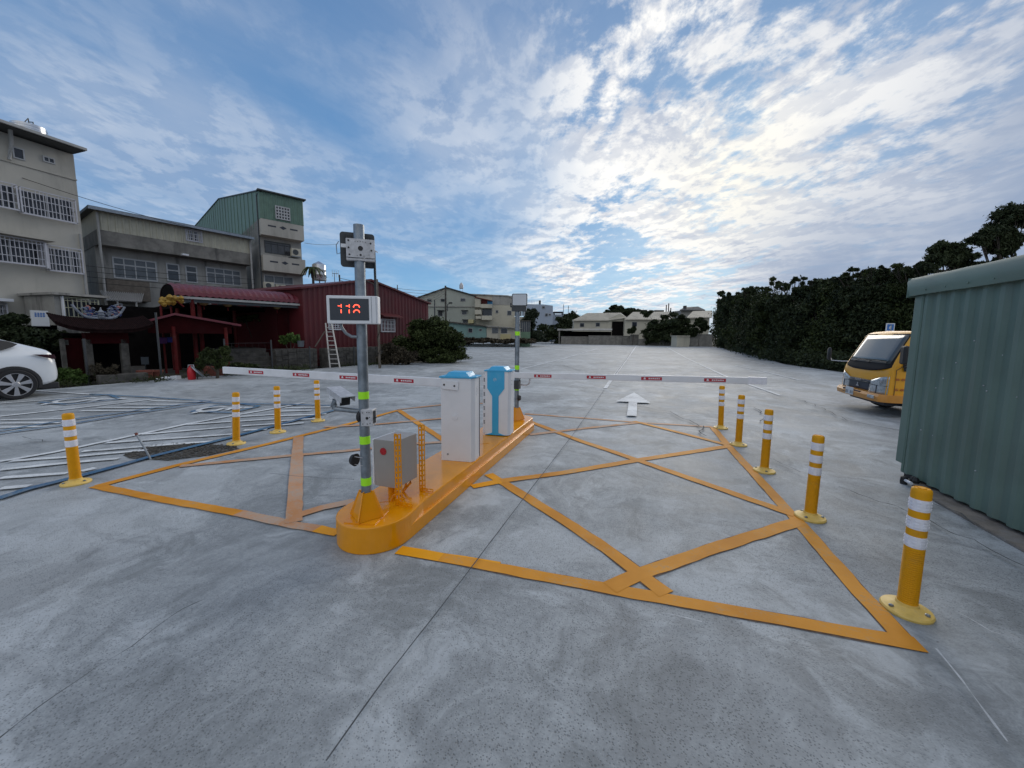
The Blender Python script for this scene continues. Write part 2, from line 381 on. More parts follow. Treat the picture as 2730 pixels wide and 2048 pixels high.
M['green_far'] = mat('green_render', (0.13, 0.21, 0.14), 0.8, var=0.1)

def leaf_mat(name, c0, c1, rough=0.6):
    m = bpy.data.materials.new(name); m.use_nodes = True; nt = m.node_tree; b = nt.nodes['Principled BSDF']
    t = nt.nodes.new('ShaderNodeTexCoord').outputs['Object']
    f = noise(nt, t, 1.1, 5, 0.7); g = noise(nt, t, 9.0, 2)
    nt.links.new(mixc(nt, (f * 0.6 + g * 0.4).step(0.36, 0.64), c0, c1), b.inputs['Base Color'])
    b.inputs['Roughness'].default_value = rough; b.inputs['Specular IOR Level'].default_value = 0.15
    b.inputs['Subsurface Weight'].default_value = 0.0
    return m
M['leaf'] = leaf_mat('leaf_dark_green', (0.012, 0.019, 0.010), (0.052, 0.068, 0.030))
M['leaf_b'] = leaf_mat('leaf_olive_green', (0.018, 0.026, 0.010), (0.065, 0.085, 0.028))
M['leaf_c'] = leaf_mat('leaf_far_green', (0.018, 0.026, 0.018), (0.050, 0.065, 0.038))
M['leaf_bright'] = leaf_mat('leaf_fresh_green', (0.035, 0.07, 0.015), (0.12, 0.19, 0.05))
M['leaf_dry'] = leaf_mat('leaf_dry_brown', (0.03, 0.025, 0.018), (0.09, 0.075, 0.05))

def ground_mat():
    m = bpy.data.materials.new('lot_concrete'); m.use_nodes = True; nt = m.node_tree; b = nt.nodes['Principled BSDF']
    t = nt.nodes.new('ShaderNodeTexCoord').outputs['Object']
    warp = noise(nt, t, 0.5, 4, 0.6, color=True)
    tv = nt.nodes.new('ShaderNodeVectorMath'); tv.operation = 'MULTIPLY_ADD'
    nt.links.new(warp, tv.inputs[0]); tv.inputs[1].default_value = (1.2, 1.2, 0); nt.links.new(t, tv.inputs[2]); w = tv.outputs[0]
    big = noise(nt, w, 0.22, 5, 0.6)
    mid = noise(nt, w, 1.3, 7, 0.66, 0.4)
    trow = noise(nt, mapping(nt, w, (2.0, 0.7, 1), (0, 0, rad(35))), 2.6, 7, 0.7, 1.3)
    fine = noise(nt, t, 26, 5, 0.7); grit = noise(nt, t, 95, 3, 0.7)
    sw = noise(nt, mapping(nt, w, (0.7, 2.2, 1), (0, 0, rad(10))), 1.6, 6, 0.65, 0.8)
    tone = big * 0.20 + mid * 0.25 + trow * 0.15 + sw * 0.14 + fine * 0.13 + grit * 0.13
    c = mixc(nt, tone.step(0.40, 0.60), (0.200, 0.217, 0.228), (0.415, 0.445, 0.465))
    c = mixc(nt, (trow * 0.55 + sw * 0.45).step(0.56, 0.70) * mid.step(0.42, 0.62) * 0.55, c, (0.58, 0.58, 0.58))     # pale laitance
    c = mixc(nt, noise(nt, w, 1.0, 9, 0.70, 0.9).step(0.51, 0.62) * 0.50, c, (0.55, 0.59, 0.62))
    c = mixc(nt, noise(nt, mapping(nt, w, (1, 1, 1), (0, 0, 0), (7.3, 2.1, 0)), 1.2, 9, 0.72, 0.9).step(0.52, 0.64) * 0.55, c, (0.16, 0.175, 0.18))
    c = mixc(nt, noise(nt, w, 0.36, 9, 0.66, 0.8).step(0.51, 0.57) * 0.34, c, (0.54, 0.575, 0.60))
    c = mixc(nt, noise(nt, mapping(nt, w, (1, 1, 1), (0, 0, 0), (3.3, 9.1, 0)), 0.42, 9, 0.68, 0.8).step(0.535, 0.59) * 0.38, c, (0.17, 0.18, 0.188))
    c = mixc(nt, big.step(0.55, 0.70) * 0.30, c, (0.185, 0.18, 0.165))                              # warm grime
    c = mixc(nt, noise(nt, w, 0.75, 6, 0.7, 0.6).step(0.60, 0.72) * 0.45, c, (0.11, 0.115, 0.12))  # damp stains
    v = nt.nodes.new('ShaderNodeTexVoronoi'); v.inputs['Scale'].default_value = 92; nt.links.new(t, v.inputs['Vector'])
    pit = (1 - E(nt, v.outputs['Distance']).step(0.14, 0.42)) * noise(nt, t, 41, 2).step(0.36, 0.50)
    v2 = nt.nodes.new('ShaderNodeTexVoronoi'); v2.inputs['Scale'].default_value = 24; nt.links.new(t, v2.inputs['Vector'])
    pit2 = (1 - E(nt, v2.outputs['Distance']).step(0.06, 0.16)) * noise(nt, t, 7, 2).step(0.56, 0.62)
    pits = (pit * noise(nt, w, 0.55, 3).step(0.30, 0.50) + pit2).clamp()
    v3 = nt.nodes.new('ShaderNodeTexVoronoi'); v3.inputs['Scale'].default_value = 1.1; nt.links.new(w, v3.inputs['Vector'])
    st = (1 - E(nt, v3.outputs['Distance']).step(0.05, 0.30)) * noise(nt, t, 0.9, 2).step(0.55, 0.66)
    c = mixc(nt, st * mid * 0.75, c, (0.09, 0.09, 0.088))                                       # oil and tyre smudges
    c = mixc(nt, noise(nt, mapping(nt, w, (0.25, 5.0, 1), (0, 0, rad(-52))), 1.3, 5, 0.6, 0.3).step(0.60, 0.72) * 0.22, c, (0.13, 0.135, 0.14))
    c = mixc(nt, pits * 0.52, c, (0.045, 0.05, 0.055))
    nt.links.new(c, b.inputs['Base Color'])
    r = (0.46 + mid * 0.42).clamp(); nt.links.new(r.k, b.inputs['Roughness'])
    bn = nt.nodes.new('ShaderNodeBump'); bn.inputs['Strength'].default_value = 0.5; bn.inputs['Distance'].default_value = 0.004
    nt.links.new((fine * 0.7 + trow * 0.6 - pits * 1.0).k, bn.inputs['Height']); nt.links.new(bn.outputs[0], b.inputs['Normal'])
    return m
M['lot'] = ground_mat()
def paint_mat(name, col, worn, lo=0.52, hi=0.70, rough=0.5, amt=0.8, c2=None):
    m = bpy.data.materials.new(name); m.use_nodes = True; nt = m.node_tree; b = nt.nodes['Principled BSDF']
    t = nt.nodes.new('ShaderNodeTexCoord').outputs['Object']
    f = noise(nt, t, 2.2, 7, 0.7, 0.4); g = noise(nt, t, 45, 4, 0.7)
    c = mixc(nt, noise(nt, t, 1.1, 4, 0.6).step(0.35, 0.65), [x * 0.88 for x in col], c2 or [min(1, x * 1.1) for x in col])
    c = mixc(nt, (f * 0.6 + g * 0.4).step(lo, hi) * amt, c, worn)
    nt.links.new(c, b.inputs['Base Color']); b.inputs['Roughness'].default_value = rough + 0.15; b.inputs['Specular IOR Level'].default_value = 0.2
    bn = nt.nodes.new('ShaderNodeBump'); bn.inputs['Strength'].default_value = 0.3; bn.inputs['Distance'].default_value = 0.003
    nt.links.new(g.k, bn.inputs['Height']); nt.links.new(bn.outputs[0], b.inputs['Normal'])
    return m
M['orange'] = paint_mat('orange_road_paint', (0.64, 0.255, 0.018), (0.42, 0.30, 0.17), c2=(0.74, 0.32, 0.032), amt=0.75, lo=0.50, hi=0.66)
M['orange_fade'] = paint_mat('faded_orange_road_paint', (0.56, 0.25, 0.09), (0.42, 0.36, 0.30), lo=0.42, hi=0.60, c2=(0.58, 0.33, 0.20))
M['fresh'] = paint_mat('fresh_yellow_paint', (0.80, 0.35, 0.010), (0.6, 0.3, 0.05), rough=0.3, amt=0.3)
M['white_line'] = paint_mat('white_road_paint', (0.72, 0.75, 0.77), (0.34, 0.36, 0.38), lo=0.45, hi=0.62)
M['blue_line'] = paint_mat('blue_road_paint', (0.05, 0.13, 0.26), (0.24, 0.28, 0.32), lo=0.46, hi=0.64, c2=(0.07, 0.17, 0.28))
M['joint'] = mat('joint_dark', (0.075, 0.08, 0.085), 0.9, var=0.3, scale=20)  # plain dark grey of the joints and cracks
M['paint_edge'] = mat('dark_paint_edge', (0.17, 0.12, 0.09), 0.9, var=0.3, scale=25)  # dark brown outline strips under the orange lines
M['scrape'] = mat('pale_scrape', (0.50, 0.52, 0.54), 0.7, var=0.2, scale=30)
M['gravel'] = mat('gravel_fill', (0.09, 0.09, 0.085), 0.9, var=0.5, scale=60, bump=1.0, bscale=70)

# ================================================================== ground and markings
g = MB()
g.quad((-900, -300, -0.10), (900, -300, -0.10), (900, 1500, -0.10), (-900, 1500, -0.10))
struct(g.build('ground', M['soil']))
lot = [(34, -30), (34, 4), (20, 9.5), (13, 16.2), (9.3, 21.5), (8.4, 27.5), (10.2, 42), (10.4, 54), (12.4, 70), (9, 76), (1, 84), (-8, 88), (-20, 95), (-34, 90),
       (-36, 62), (-22, 44), (-12.6, 26.5), (-11.4, 23.3), (-12.3, 19.0), (-13.8, 16.1), (-14.4, 12.4), (-14.9, 10.9), (-15.5, 8.7), (-15.6, 6.2), (-16.2, 0), (-17, -30)]
lm = MB(); lm.prism([(x, y, -0.14) for x, y in lot][::-1], (0, 0, 0.14)); struct(lm.build('parking_lot', M['lot']))

ZC = [0.0020]
def strip(mb, pts, w, mi=0, jit=0.0055, w2=None):
    """a painted line through ground points, with slightly ragged edges"""
    ZC[0] += 0.0003; z = ZC[0]
    pts = [Vector((p[0], p[1], 0)) for p in pts]
    L = []
    for a, b in zip(pts[:-1], pts[1:]):
        n = max(2, min(60, int((b - a).length / 0.12))); L += [a.lerp(b, i / n) for i in range(n)]
    L.append(pts[-1]); o = []
    for i, p in enumerate(L):
        t = (L[min(i + 1, len(L) - 1)] - L[max(0, i - 1)]).normalized(); nn = Vector((-t.y, t.x, 0))
        ww = w if w2 is None else w + (w2 - w) * i / (len(L) - 1)
        for sgn in (-1, 1): q = p + nn * sgn * (ww / 2 + rnd.uniform(-jit, jit)); o.append((q.x, q.y, z))
    mb.add(o, [(2 * i, 2 * i + 2, 2 * i + 3, 2 * i + 1) for i in range(len(L) - 1)], mi)
def pstrip(mb, pix, w, mi=0, jit=0.0055, edge=None):
    if edge is not None: zc = ZC[0]; strip(mb, [G(*p) for p in pix], w + 0.010, edge, jit * 1.1); ZC[0] += 0.0006
    strip(mb, [G(*p) for p in pix], w, mi, jit)

W = 0.106
yb = MB()                                                     # right hand box marking, 0 orange, 1 faded, 2 fresh
pstrip(yb, [(1063, 1467), (1180, 1488), (1330, 1512)], W + 0.007, 3, 0.006)
pstrip(yb, [(1175, 1487), (1610, 1569), (1760, 1596), (2140, 1664), (2455, 1721)], W + 0.007, 3, 0.006)
pstrip(yb, [(2430, 1728), (2300, 1590), (2146, 1412), (1940, 1188), (1900, 1140)], W + 0.007, 3, 0.006)
pstrip(yb, [(1303, 1265), (1345, 1290)], 0.11 + 0.006, 3, 0.006)
pstrip(yb, [(1338, 1285), (1500, 1387), (1620, 1467), (1776, 1586)], 0.118 + 0.006, 3, 0.006)
pstrip(yb, [(1625, 1568), (1700, 1534), (1900, 1464), (2125, 1393)], 0.118 + 0.006, 3, 0.006)
pstrip(yb, [(1258, 1299), (1345, 1282)], 0.11 + 0.006, 3, 0.006)
pstrip(yb, [(1335, 1284), (1500, 1262), (1700, 1228), (1947, 1190)], 0.115 + 0.006, 3, 0.006)
pstrip(yb, [(1395, 1118), (1540, 1174), (1700, 1228), (1900, 1298), (2120, 1375)], 0.115 + 0.006, 3, 0.006)
pstrip(yb, [(1690, 1124), (1810, 1154), (1938, 1187)], 0.105 + 0.006, 3, 0.006)
pstrip(yb, [(1063, 1467), (1180, 1488), (1330, 1512)], W, 2)
pstrip(yb, [(1175, 1487), (1610, 1569), (1760, 1596), (2140, 1664), (2455, 1721)], W, 0)
pstrip(yb, [(2430, 1728), (2300, 1590), (2146, 1412), (1940, 1188), (1900, 1140)], W, 0)
pstrip(yb, [(1900, 1139), (1700, 1127), (1550, 1115), (1400, 1104)], 0.10, 1)
pstrip(yb, [(1303, 1265), (1345, 1290)], 0.11, 2)
pstrip(yb, [(1338, 1285), (1500, 1387), (1620, 1467), (1776, 1586)], 0.118, 0)
pstrip(yb, [(1625, 1568), (1700, 1534), (1900, 1464), (2125, 1393)], 0.118, 0)
pstrip(yb, [(1258, 1299), (1345, 1282)], 0.11, 2)
pstrip(yb, [(1335, 1284), (1500, 1262), (1700, 1228), (1947, 1190)], 0.115, 0)
pstrip(yb, [(1395, 1118), (1540, 1174), (1700, 1228), (1900, 1298), (2120, 1375)], 0.115, 0)
pstrip(yb, [(1412, 1160), (1560, 1143), (1710, 1127)], 0.105, 1)
pstrip(yb, [(1690, 1124), (1810, 1154), (1938, 1187)], 0.105, 0)
struct(yb.build('box_marking', [M['orange'], M['orange_fade'], M['fresh'], M['paint_edge']], recalc=False))
yl = MB()                                                     # left hand box marking
pstrip(yl, [(255, 1297), (420, 1331), (560, 1356), (640, 1371)], W, 0)
pstrip(yl, [(635, 1370), (790, 1403), (850, 1413)], W, 1)
pstrip(yl, [(845, 1412), (902, 1424)], W, 2)
pstrip(yl, [(258, 1299), (470, 1243), (735, 1180), (935, 1130), (1060, 1095)], 0.11, 0)
pstrip(yl, [(1060, 1093), (1180, 1080), (1300, 1076)], 0.10, 1)
pstrip(yl, [(1063, 1095), (1120, 1133), (1180, 1173), (1240, 1214)], 0.11, 0)
pstrip(yl, [(480, 1245), (737, 1220), (940, 1202), (1110, 1184), (1185, 1180)], 0.10, 1)
pstrip(yl, [(796, 1166), (790, 1260), (783, 1395)], 0.135, 1)
pstrip(yl, [(770, 1384), (860, 1356), (945, 1338)], 0.11, 1)
pstrip(yl, [(865, 1140), (1000, 1133), (1190, 1116)], 0.10, 1)
struct(yl.build('box_marking', [M['orange'], M['orange_fade'], M['fresh']], recalc=False))

wl = MB()
for pix, w in (([(1613, 1036), (1677, 950), (1686, 938), (1697, 922)], 0.115), ([(1776, 925), (1830, 955), (1933, 1003), (2082, 1056)], 0.10),
               ([(1385, 986), (1500, 957), (1590, 930), (1625, 922)], 0.10), ([(1405, 981), (1530, 950), (1610, 924)], 0.07)):
    pstrip(wl, pix, w, jit=0.008)
for pix in ([(1250, 948), (1420, 928), (1500, 919)], [(1245, 930), (1380, 919)], [(1960, 975), (2040, 992), (2130, 1014)], [(1840, 932), (1935, 950), (2040, 972)], [(1700, 922), (1790, 924)]):
    pstrip(wl, pix, 0.10, jit=0.01)
for pix in ([(0, 1077), (110, 1069), (240, 1058)], [(90, 1042), (170, 1048), (252, 1053)], [(0, 1112), (210, 1089), (417, 1065)]):
    pstrip(wl, pix, 0.09, jit=0.008)
pstrip(wl, [(0, 1233), (150, 1207), (363, 1162), (500, 1132), (620, 1110), (737, 1090), (810, 1075)], 0.10, jit=0.008)
for pix in ([(380, 1160), (617, 1140)], [(283, 1183), (617, 1160)], [(220, 1206), (565, 1179)], [(30, 1232), (170, 1222), (390, 1203)],
            [(0, 1256), (180, 1237), (317, 1225)], [(0, 1278), (180, 1265)], [(0, 1306), (80, 1299)], [(217, 1260), (255, 1251)],
            [(500, 1134), (617, 1126)], [(640, 1113), (737, 1107)], [(640, 1125), (737, 1119)], [(645, 1138), (735, 1132)], [(650, 1150), (712, 1147)],
            [(745, 1099), (830, 1096)], [(745, 1111), (870, 1106)], [(750, 1124), (850, 1118)], [(750, 1136), (810, 1130)], [(760, 1090), (880, 1087)]):
    pstrip(wl, pix, 0.09, jit=0.008)
for pix in ([(0, 1122), (175, 1119)], [(0, 1131), (160, 1130)], [(0, 1142), (110, 1140)], [(215, 1098), (400, 1096)], [(260, 1089), (440, 1089)],
            [(330, 1080), (480, 1081)], [(400, 1071), (560, 1073)]):
    pstrip(wl, pix, 0.08, jit=0.008)
struct(wl.build('white_lines', M['white_line'], recalc=False))
bl = MB()
pstrip(bl, [(-10, 1336), (80, 1307), (200, 1277), (300, 1250), (400, 1222), (520, 1193), (617, 1169), (700, 1147), (800, 1120), (893, 1096)], 0.10, jit=0.004)
for pix in ([(-10, 1153), (173, 1124), (350, 1099), (540, 1073)], [(-10, 1160), (173, 1136), (350, 1106), (548, 1077)], [(548, 1076), (737, 1080), (900, 1084)],
            [(240, 1053), (400, 1061), (565, 1073)], [(103, 1075), (200, 1063), (290, 1054)], [(290, 1054), (322, 1066)], [(322, 1066), (180, 1081)], [(180, 1081), (103, 1075)],
            [(510, 1100), (580, 1083), (640, 1079)], [(640, 1079), (693, 1085)], [(693, 1085), (617, 1103)], [(617, 1103), (510, 1100)]):
    pstrip(bl, pix, 0.08, jit=0.004)
struct(bl.build('blue_lines', M['blue_line'], recalc=False))
def wheelchair(c, s, r):                                       # the wheelchair symbols painted in the blue bays
    m = MB(); ca, sa = math.cos(r), math.sin(r)
    def q(x, y): return (c.x + (x * ca - y * sa) * s, c.y + (x * sa + y * ca) * s)
    strip(m, [q(math.cos(t) * 0.42, -0.2 + math.sin(t) * 0.42) for t in [rad(a) for a in range(150, 391, 20)]], 0.09, 0, 0.003)
    strip(m, [q(-0.12, 0.62), q(-0.08, 0.05), q(0.34, 0.02), q(0.55, -0.5), q(0.72, -0.42)], 0.10, 0, 0.003)
    strip(m, [q(-0.1, 0.35), q(0.3, 0.32)], 0.08, 0, 0.003)
    strip(m, [q(-0.2, 0.82), q(-0.05, 0.82)], 0.16, 0, 0.003)
    return struct(m.build('wheelchair_symbol', M['white_line'], recalc=False))
wheelchair(G(228, 1069), 0.8, rad(-60)); wheelchair(G(588, 1093), 0.6, rad(-60))
am = MB(); ZC[0] += 0.001                                       # straight ahead arrow
ap = [G(1300 + x / 3, 950 + y / 3) for x, y in ((1172, 297), (1303, 382), (1196, 380), (1192, 489), (1112, 487), (1128, 374), (1026, 370))]
am.add([(p.x, p.y, ZC[0]) for p in ap], [tuple(range(7))[::-1]]); struct(am.build('arrow_marking', M['white_line'], recalc=False))

jm = MB()                                                     # saw cut joints, cracks and the rough strip
strip(jm, [G(870, 2047), G(1027, 1825), G(1230, 1560), G(1380, 1358), G(1530, 1160), G(1612, 1040)], 0.007, jit=0.0015)
strip(jm, [G(1640, 1000), G(1683, 940)], 0.02, jit=0.002)
def crack(pix, w=0.012, seed=1):
    r = random.Random(seed); p = [G(*q) for q in pix]; out = [p[0]]
    for a_, b_ in zip(p[:-1], p[1:]):
        n = max(2, int((b_ - a_).length / 0.15))
        for i in range(1, n + 1):
            t = a_.lerp(b_, i / n); j = min(0.05, (b_ - a_).length * 0.06); out.append(t + Vector((r.uniform(-j, j), r.uniform(-j, j), 0)))
    strip(jm, out, w, jit=0.003)
crack([(2235, 1305), (2290, 1325), (2340, 1345), (2390, 1357), (2420, 1374)], 0.010, 2)
crack([(2470, 1392), (2540, 1432), (2600, 1450), (2680, 1500), (2730, 1520)], 0.010, 3)
crack([(2060, 1230), (2140, 1266)], 0.008, 4)
crack([(2010, 1090), (2040, 1110), (2032, 1130)], 0.02, 5)
crack([(1875, 1140), (1868, 1160), (1885, 1168)], 0.02, 6)
crack([(1390, 1073), (1480, 1086), (1560, 1092)], 0.02, 7)
crack([(1700, 1087), (1780, 1100), (1850, 1130), (1868, 1142)], 0.02, 8)
crack([(2140, 1070), (2210, 1100), (2260, 1125), (2385, 1150)], 0.014, 9)
crack([(60, 1170), (120, 1182), (210, 1192)], 0.01, 10)
crack([(720, 1270), (860, 1283), (950, 1286)], 0.008, 11)
crack([(1500, 975), (1550, 990), (1620, 985)], 0.03, 12)
crack([(0, 1990), (180, 1850), (350, 1740), (470, 1650), (545, 1610)], 0.005, 14)
crack([(2480, 1350), (2560, 1378), (2600, 1410)], 0.012, 13)
sm_ = MB(); strip(sm_, [G(2493, 1745), G(2560, 1830), G(2610, 1900), G(2683, 1998)], 0.006, jit=0.004); strip(sm_, [G(2560, 1650), G(2640, 1700), G(2730, 1725)], 0.006, jit=0.006); strip(sm_, [G(1740, 1645), G(1800, 1655), G(1870, 1672)], 0.005, jit=0.005)
struct(sm_.build('pale_scrapes', M['scrape'], recalc=False))
struct(jm.build('concrete_joints', M['joint'], recalc=False))
# gravel patch between the lines
gp = MB(); r_ = random.Random(5)
poly = [G(330, 1215), G(400, 1190), G(470, 1183), (G(560, 1186)), G(620, 1190), G(640, 1197), G(560, 1215), G(450, 1229), G(395, 1226), G(345, 1223)]
gp.add([(p.x, p.y, 0.0045) for p in poly], [tuple(range(len(poly)))])
struct(gp.build('gravel_patch', M['gravel'], recalc=False))
from mathutils.geometry import intersect_point_tri_2d
gs = MB(); xs = [p.x for p in poly]; ys = [p.y for p in poly]
def inside(x, y):
    c_ = False
    for i in range(len(poly)):
        a_, b_ = poly[i], poly[i - 1]
        if (a_.y > y) != (b_.y > y) and x < (b_.x - a_.x) * (y - a_.y) / (b_.y - a_.y) + a_.x: c_ = not c_
    return c_
n_ = 0
while n_ < 900:
    x, y = r_.uniform(min(xs), max(xs)), r_.uniform(min(ys), max(ys))
    if not inside(x, y): continue
    n_ += 1; s = r_.uniform(0.006, 0.02)
    gs.lathe([(s * 0.6, 0), (s, s * 0.4), (s * 0.5, s * 0.9)], (x, y, 0.003), 5)
tag(gs.build('loose_gravel', M['stone']), 'loose dark gravel in the broken strip beside the blue line', 'gravel', kind='stuff')

# ================================================================== traffic island
def rounded(x0, x1, y0, y1, r0, n=30):
    """outline, counter-clockwise, half round at both ends"""
    cx, r = (x0 + x1) / 2, (x1 - x0) / 2; o = []
    for i in range(n + 1):
        t = math.pi * i / n; o.append((cx - r * math.cos(t), y0 + r - r * math.sin(t)))
    o2 = []
    for i in range(n + 1):
        t = math.pi * i / n; o2.append((cx + r * math.cos(t), y1 - r * 0.8 + r * 0.8 * math.sin(t)))
    return o + o2
IX0, IX1, IY0, IY1, IH = -2.235, -1.685, 2.155, 6.42, 0.208
il = thing('traffic_island', 'long rounded glossy yellow kerb island that carries the barrier machines', 'traffic island', ((IX0 + IX1) / 2, (IY0 + IY1) / 2, 0))
IXO = -1.650
pl_ = [(IXO - 0.05, 2.50), (IXO - 0.002, 2.46), (IXO, 2.50)] + [p for p in rounded(IX0, IXO, IY0, IY1, 0.3)[31:52]] + [(IXO - 0.35, IY1 - 0.25)]
u = MB(); u.prism([(x, y, 0.0) for x, y in pl_], (0, 0, 0.108)); u.build('kerb_plinth', M['island'], il, bevel=0.006)
fr_ = rounded(IX0, IXO, IY0, IY1, 0.3)[:31]
bk_ = rounded(IX0, IXO - 0.028, IY0, IY1, 0.3)[31:]
u = MB(); u.prism([(x, y, 0.0) for x, y in fr_ + [(IXO - 0.001, 2.50), (IXO - 0.028, 2.72)] + bk_], (0, 0, IH)); u.build('kerb_body', M['island'], il, bevel=0.010)
for y in (2.66, 4.45): u = MB(); u.box((IX1 - 0.22, y, IH - 0.001), (0.26, 0.012, 0.004), rad(40)); u.build('weld_seam', M['island'], il)

# ------------------------------------------------------------------ bollards
def bollard():
    t = thing('flexible_bollard', '', 'bollard', (0, 0, 0), 'flexible yellow bollards beside the entrance lanes')
    m = MB(); m.lathe([(0.115, 0), (0.118, 0.012), (0.112, 0.022), (0.075, 0.03), (0.052, 0.045), (0.05, 0.06)], n=40); b = m.build('base', M['bollard_base'], t, smooth=True)
    for k in range(3):
        m = MB(); a_ = rad(120 * k + 75); m.lathe([(0.013, 0), (0.013, 0.008), (0.006, 0.012)], (0.088 * math.cos(a_), 0.088 * math.sin(a_), 0.026), 6); m.build('bolt', M['galv'], b)
    pr = [(0.046, 0.05)]; z = 0.07
    while z < 0.395: pr += [(0.0455, z), (0.0405, z + 0.005), (0.0455, z + 0.008)]; z += 0.0125
    pr += [(0.0445, 0.40), (0.0445, 0.735), (0.042, 0.748), (0.034, 0.755), (0.032, 0.752), (0.02, 0.752), (0.018, 0.757), (0.001, 0.757)]
    m = MB(); m.lathe(pr, n=40); m.build('post', M['bollard'], t, smooth=True)
    for z0 in (0.405, 0.515, 0.625):
        m = MB(); m.lathe([(0.0448, z0), (0.0458, z0 + 0.002), (0.0458, z0 + 0.066), (0.0448, z0 + 0.068)], n=40)
        for q in range(8):
            for zz_ in (0.012, 0.030, 0.048):
                a_ = rad(45 * q + 12); m.box((0.0462 * math.cos(a_), 0.0462 * math.sin(a_), z0 + zz_), (0.004, 0.018, 0.008), a_)
        m.build('reflective_band', M['reflective'], t)
    return t
B0 = bollard()
bspots = [(2416, 1628, 'nearest and largest yellow bollard, at the right front corner of the box marking, ribs showing'),
          (2159, 1381, 'second nearest yellow bollard on the right, where two orange diagonals meet the side line'),
          (2037, 1257, 'third yellow bollard of the right row, middle of the five'),
          (1968, 1187, 'fourth yellow bollard of the right row, just right of a line crossing'),
          (1921, 1142, 'farthest yellow bollard of the right row, nearest to the white arm tip'),
          (203, 1289, 'nearest yellow bollard of the left row, beside the left corner of the box marking'),
          (630, 1184, 'yellow bollard of the left row standing at the end of the gravel patch'),
          (741, 1153, 'third yellow bollard of the left row, on the blue line'),
          (848, 1123, 'farthest yellow bollard of the left row, just left of the roadside camera')]
TILT = [(0, 0.0), (0.0, 0.012), (0, 0.01), (0.01, 0.02), (0, 0.03), (0, 0.0), (0, -0.05), (0, -0.03), (0, -0.02)]
for i, (px, py, lab) in enumerate(bspots):
    p = G(px, py)
    if i == 0: B0.location = p; B0['label'] = lab; b_ = B0
    else: b_ = dup(B0, p, lab)
    b_.rotation_euler = (TILT[i][0], TILT[i][1], rad(37 * i))

# ------------------------------------------------------------------ poles with gusseted feet
def clampplate(m, c, ang, w, h, d):
    m.box((c[0], c[1], c[2] - h / 2), (w, d, h), ang)
def sign_pole(x, y, top, bands, label, tiltx=0.0):
    t = thing('steel_pole', label, 'pole', (x, y, IH))
    m = MB(); m.cyl((x, y, IH + 0.005), (x + tiltx, y, top), 0.0365, n=24); m.build('pole', M['galv'], t, smooth=True)
    m = MB(); m.box((x, y, IH), (0.24, 0.24, 0.008), rad(12)); m.build('base_plate', M['island'], t)
    for k in range(4):
        a_ = rad(12 + 90 * k + 45 - 45); d = Vector((math.cos(a_), math.sin(a_), 0)); n = Vector((-d.y, d.x, 0)) * 0.004
        b = Vector((x, y, IH + 0.008))
        q = [b + d * 0.03 - n, b + d * 0.135 - n, b + d * 0.135 + Vector((0, 0, 0.02)) - n, b + d * 0.058 + Vector((0, 0, 0.205)) - n, b + d * 0.03 + Vector((0, 0, 0.205)) - n]
        m = MB(); m.prism(q, n * 2); m.build('gusset', M['island'], t)
    # sloping skirt plates between the gussets
    m = MB()
    for k in range(4):
        a0, a1 = rad(12 + 90 * k), rad(12 + 90 * (k + 1))
        p0 = Vector((x + 0.128 * math.cos(a0), y + 0.128 * math.sin(a0), IH + 0.010)); p1 = Vector((x + 0.128 * math.cos(a1), y + 0.128 * math.sin(a1), IH + 0.010))
        q0 = Vector((x + 0.056 * math.cos(a0), y + 0.056 * math.sin(a0), IH + 0.205)); q1 = Vector((x + 0.056 * math.cos(a1), y + 0.056 * math.sin(a1), IH + 0.205))
        m.quad(p0, p1, q1, q0)
    m.build('foot_skirt', M['island'], t)
    for z0, z1 in bands:
        m = MB(); m.lathe([(0.0372, z0), (0.0385, z0 + 0.001), (0.0385, z1 - 0.001), (0.0372, z1)], (x + tiltx * (z0 - IH) / (top - IH), y, 0), n=24); m.build('reflective_tape', M['lime'], t, smooth=True)
    return t
pA = G(979, 1378, IH); AX, AY = pA.x, pA.y
pB = G(1377, 1119, IH); BX, BY = pB.x, pB.y
TIL = 0.012
pole_a = sign_pole(AX, AY, 2.365, [(1.125, 1.18), (0.785, 0.845), (0.465, 0.525)], 'thick grey steel pole at the near end of the yellow island with lime tape bands', TIL)
pole_b = sign_pole(BX, BY, 2.02, [(1.600, 1.665), (1.045, 1.115), (0.70, 0.765)], 'grey steel pole at the far end of the island behind the blue panel cabinet')

def poleface(x, y): return math.atan2(y, x)                   # direction from the camera to a pole
# LED counter on the near pole
# plane across the pole, facing the camera side
dF = Face((AX - 0.01, AY - 0.05), 66)                            # runs to the right
def fx(F, px, py, off=0.0): return F.at(px, py, off)
s0, z1 = dF.at(868, 787, 0.06); s1, z0 = dF.at(989, 864, 0.06)
s2, _ = dF.at(1008, 864, 0.06)
disp = thing('counter_display', 'white framed vacancy counter showing 118 in red digits, strapped to the near pole', 'display', dF.pt((s0 + s2) / 2, z0))
m = MB(); m.fbox(dF, s0, s2, z0, z1, -0.02, 0.055); m.build('housing', M['white'], disp, bevel=0.006)
m = MB(); m.fbox(dF, s0 + 0.022, s1 - 0.012, z0 + 0.024, z1 - 0.02, 0.05, 0.0575); m.build('screen', M['screen'], disp)
m = MB(); m.fbox(dF, s1 + 0.004, s1 + 0.007, z0 + 0.004, z1 - 0.004, 0.05, 0.0565); m.fbox(dF, s2 - 0.012, s2 - 0.010, z0 + 0.004, z1 - 0.004, 0.05, 0.0565); m.build('seam', M['galv'], disp)
dg = MB(); sc = (s1 - s0 - 0.034); sx = s0 + 0.022; hz = z1 - z0 - 0.044; zb = z0 + 0.024
def P2d(u_, v_): return dF.pt(sx + sc * u_, zb + hz * v_, 0.0590)
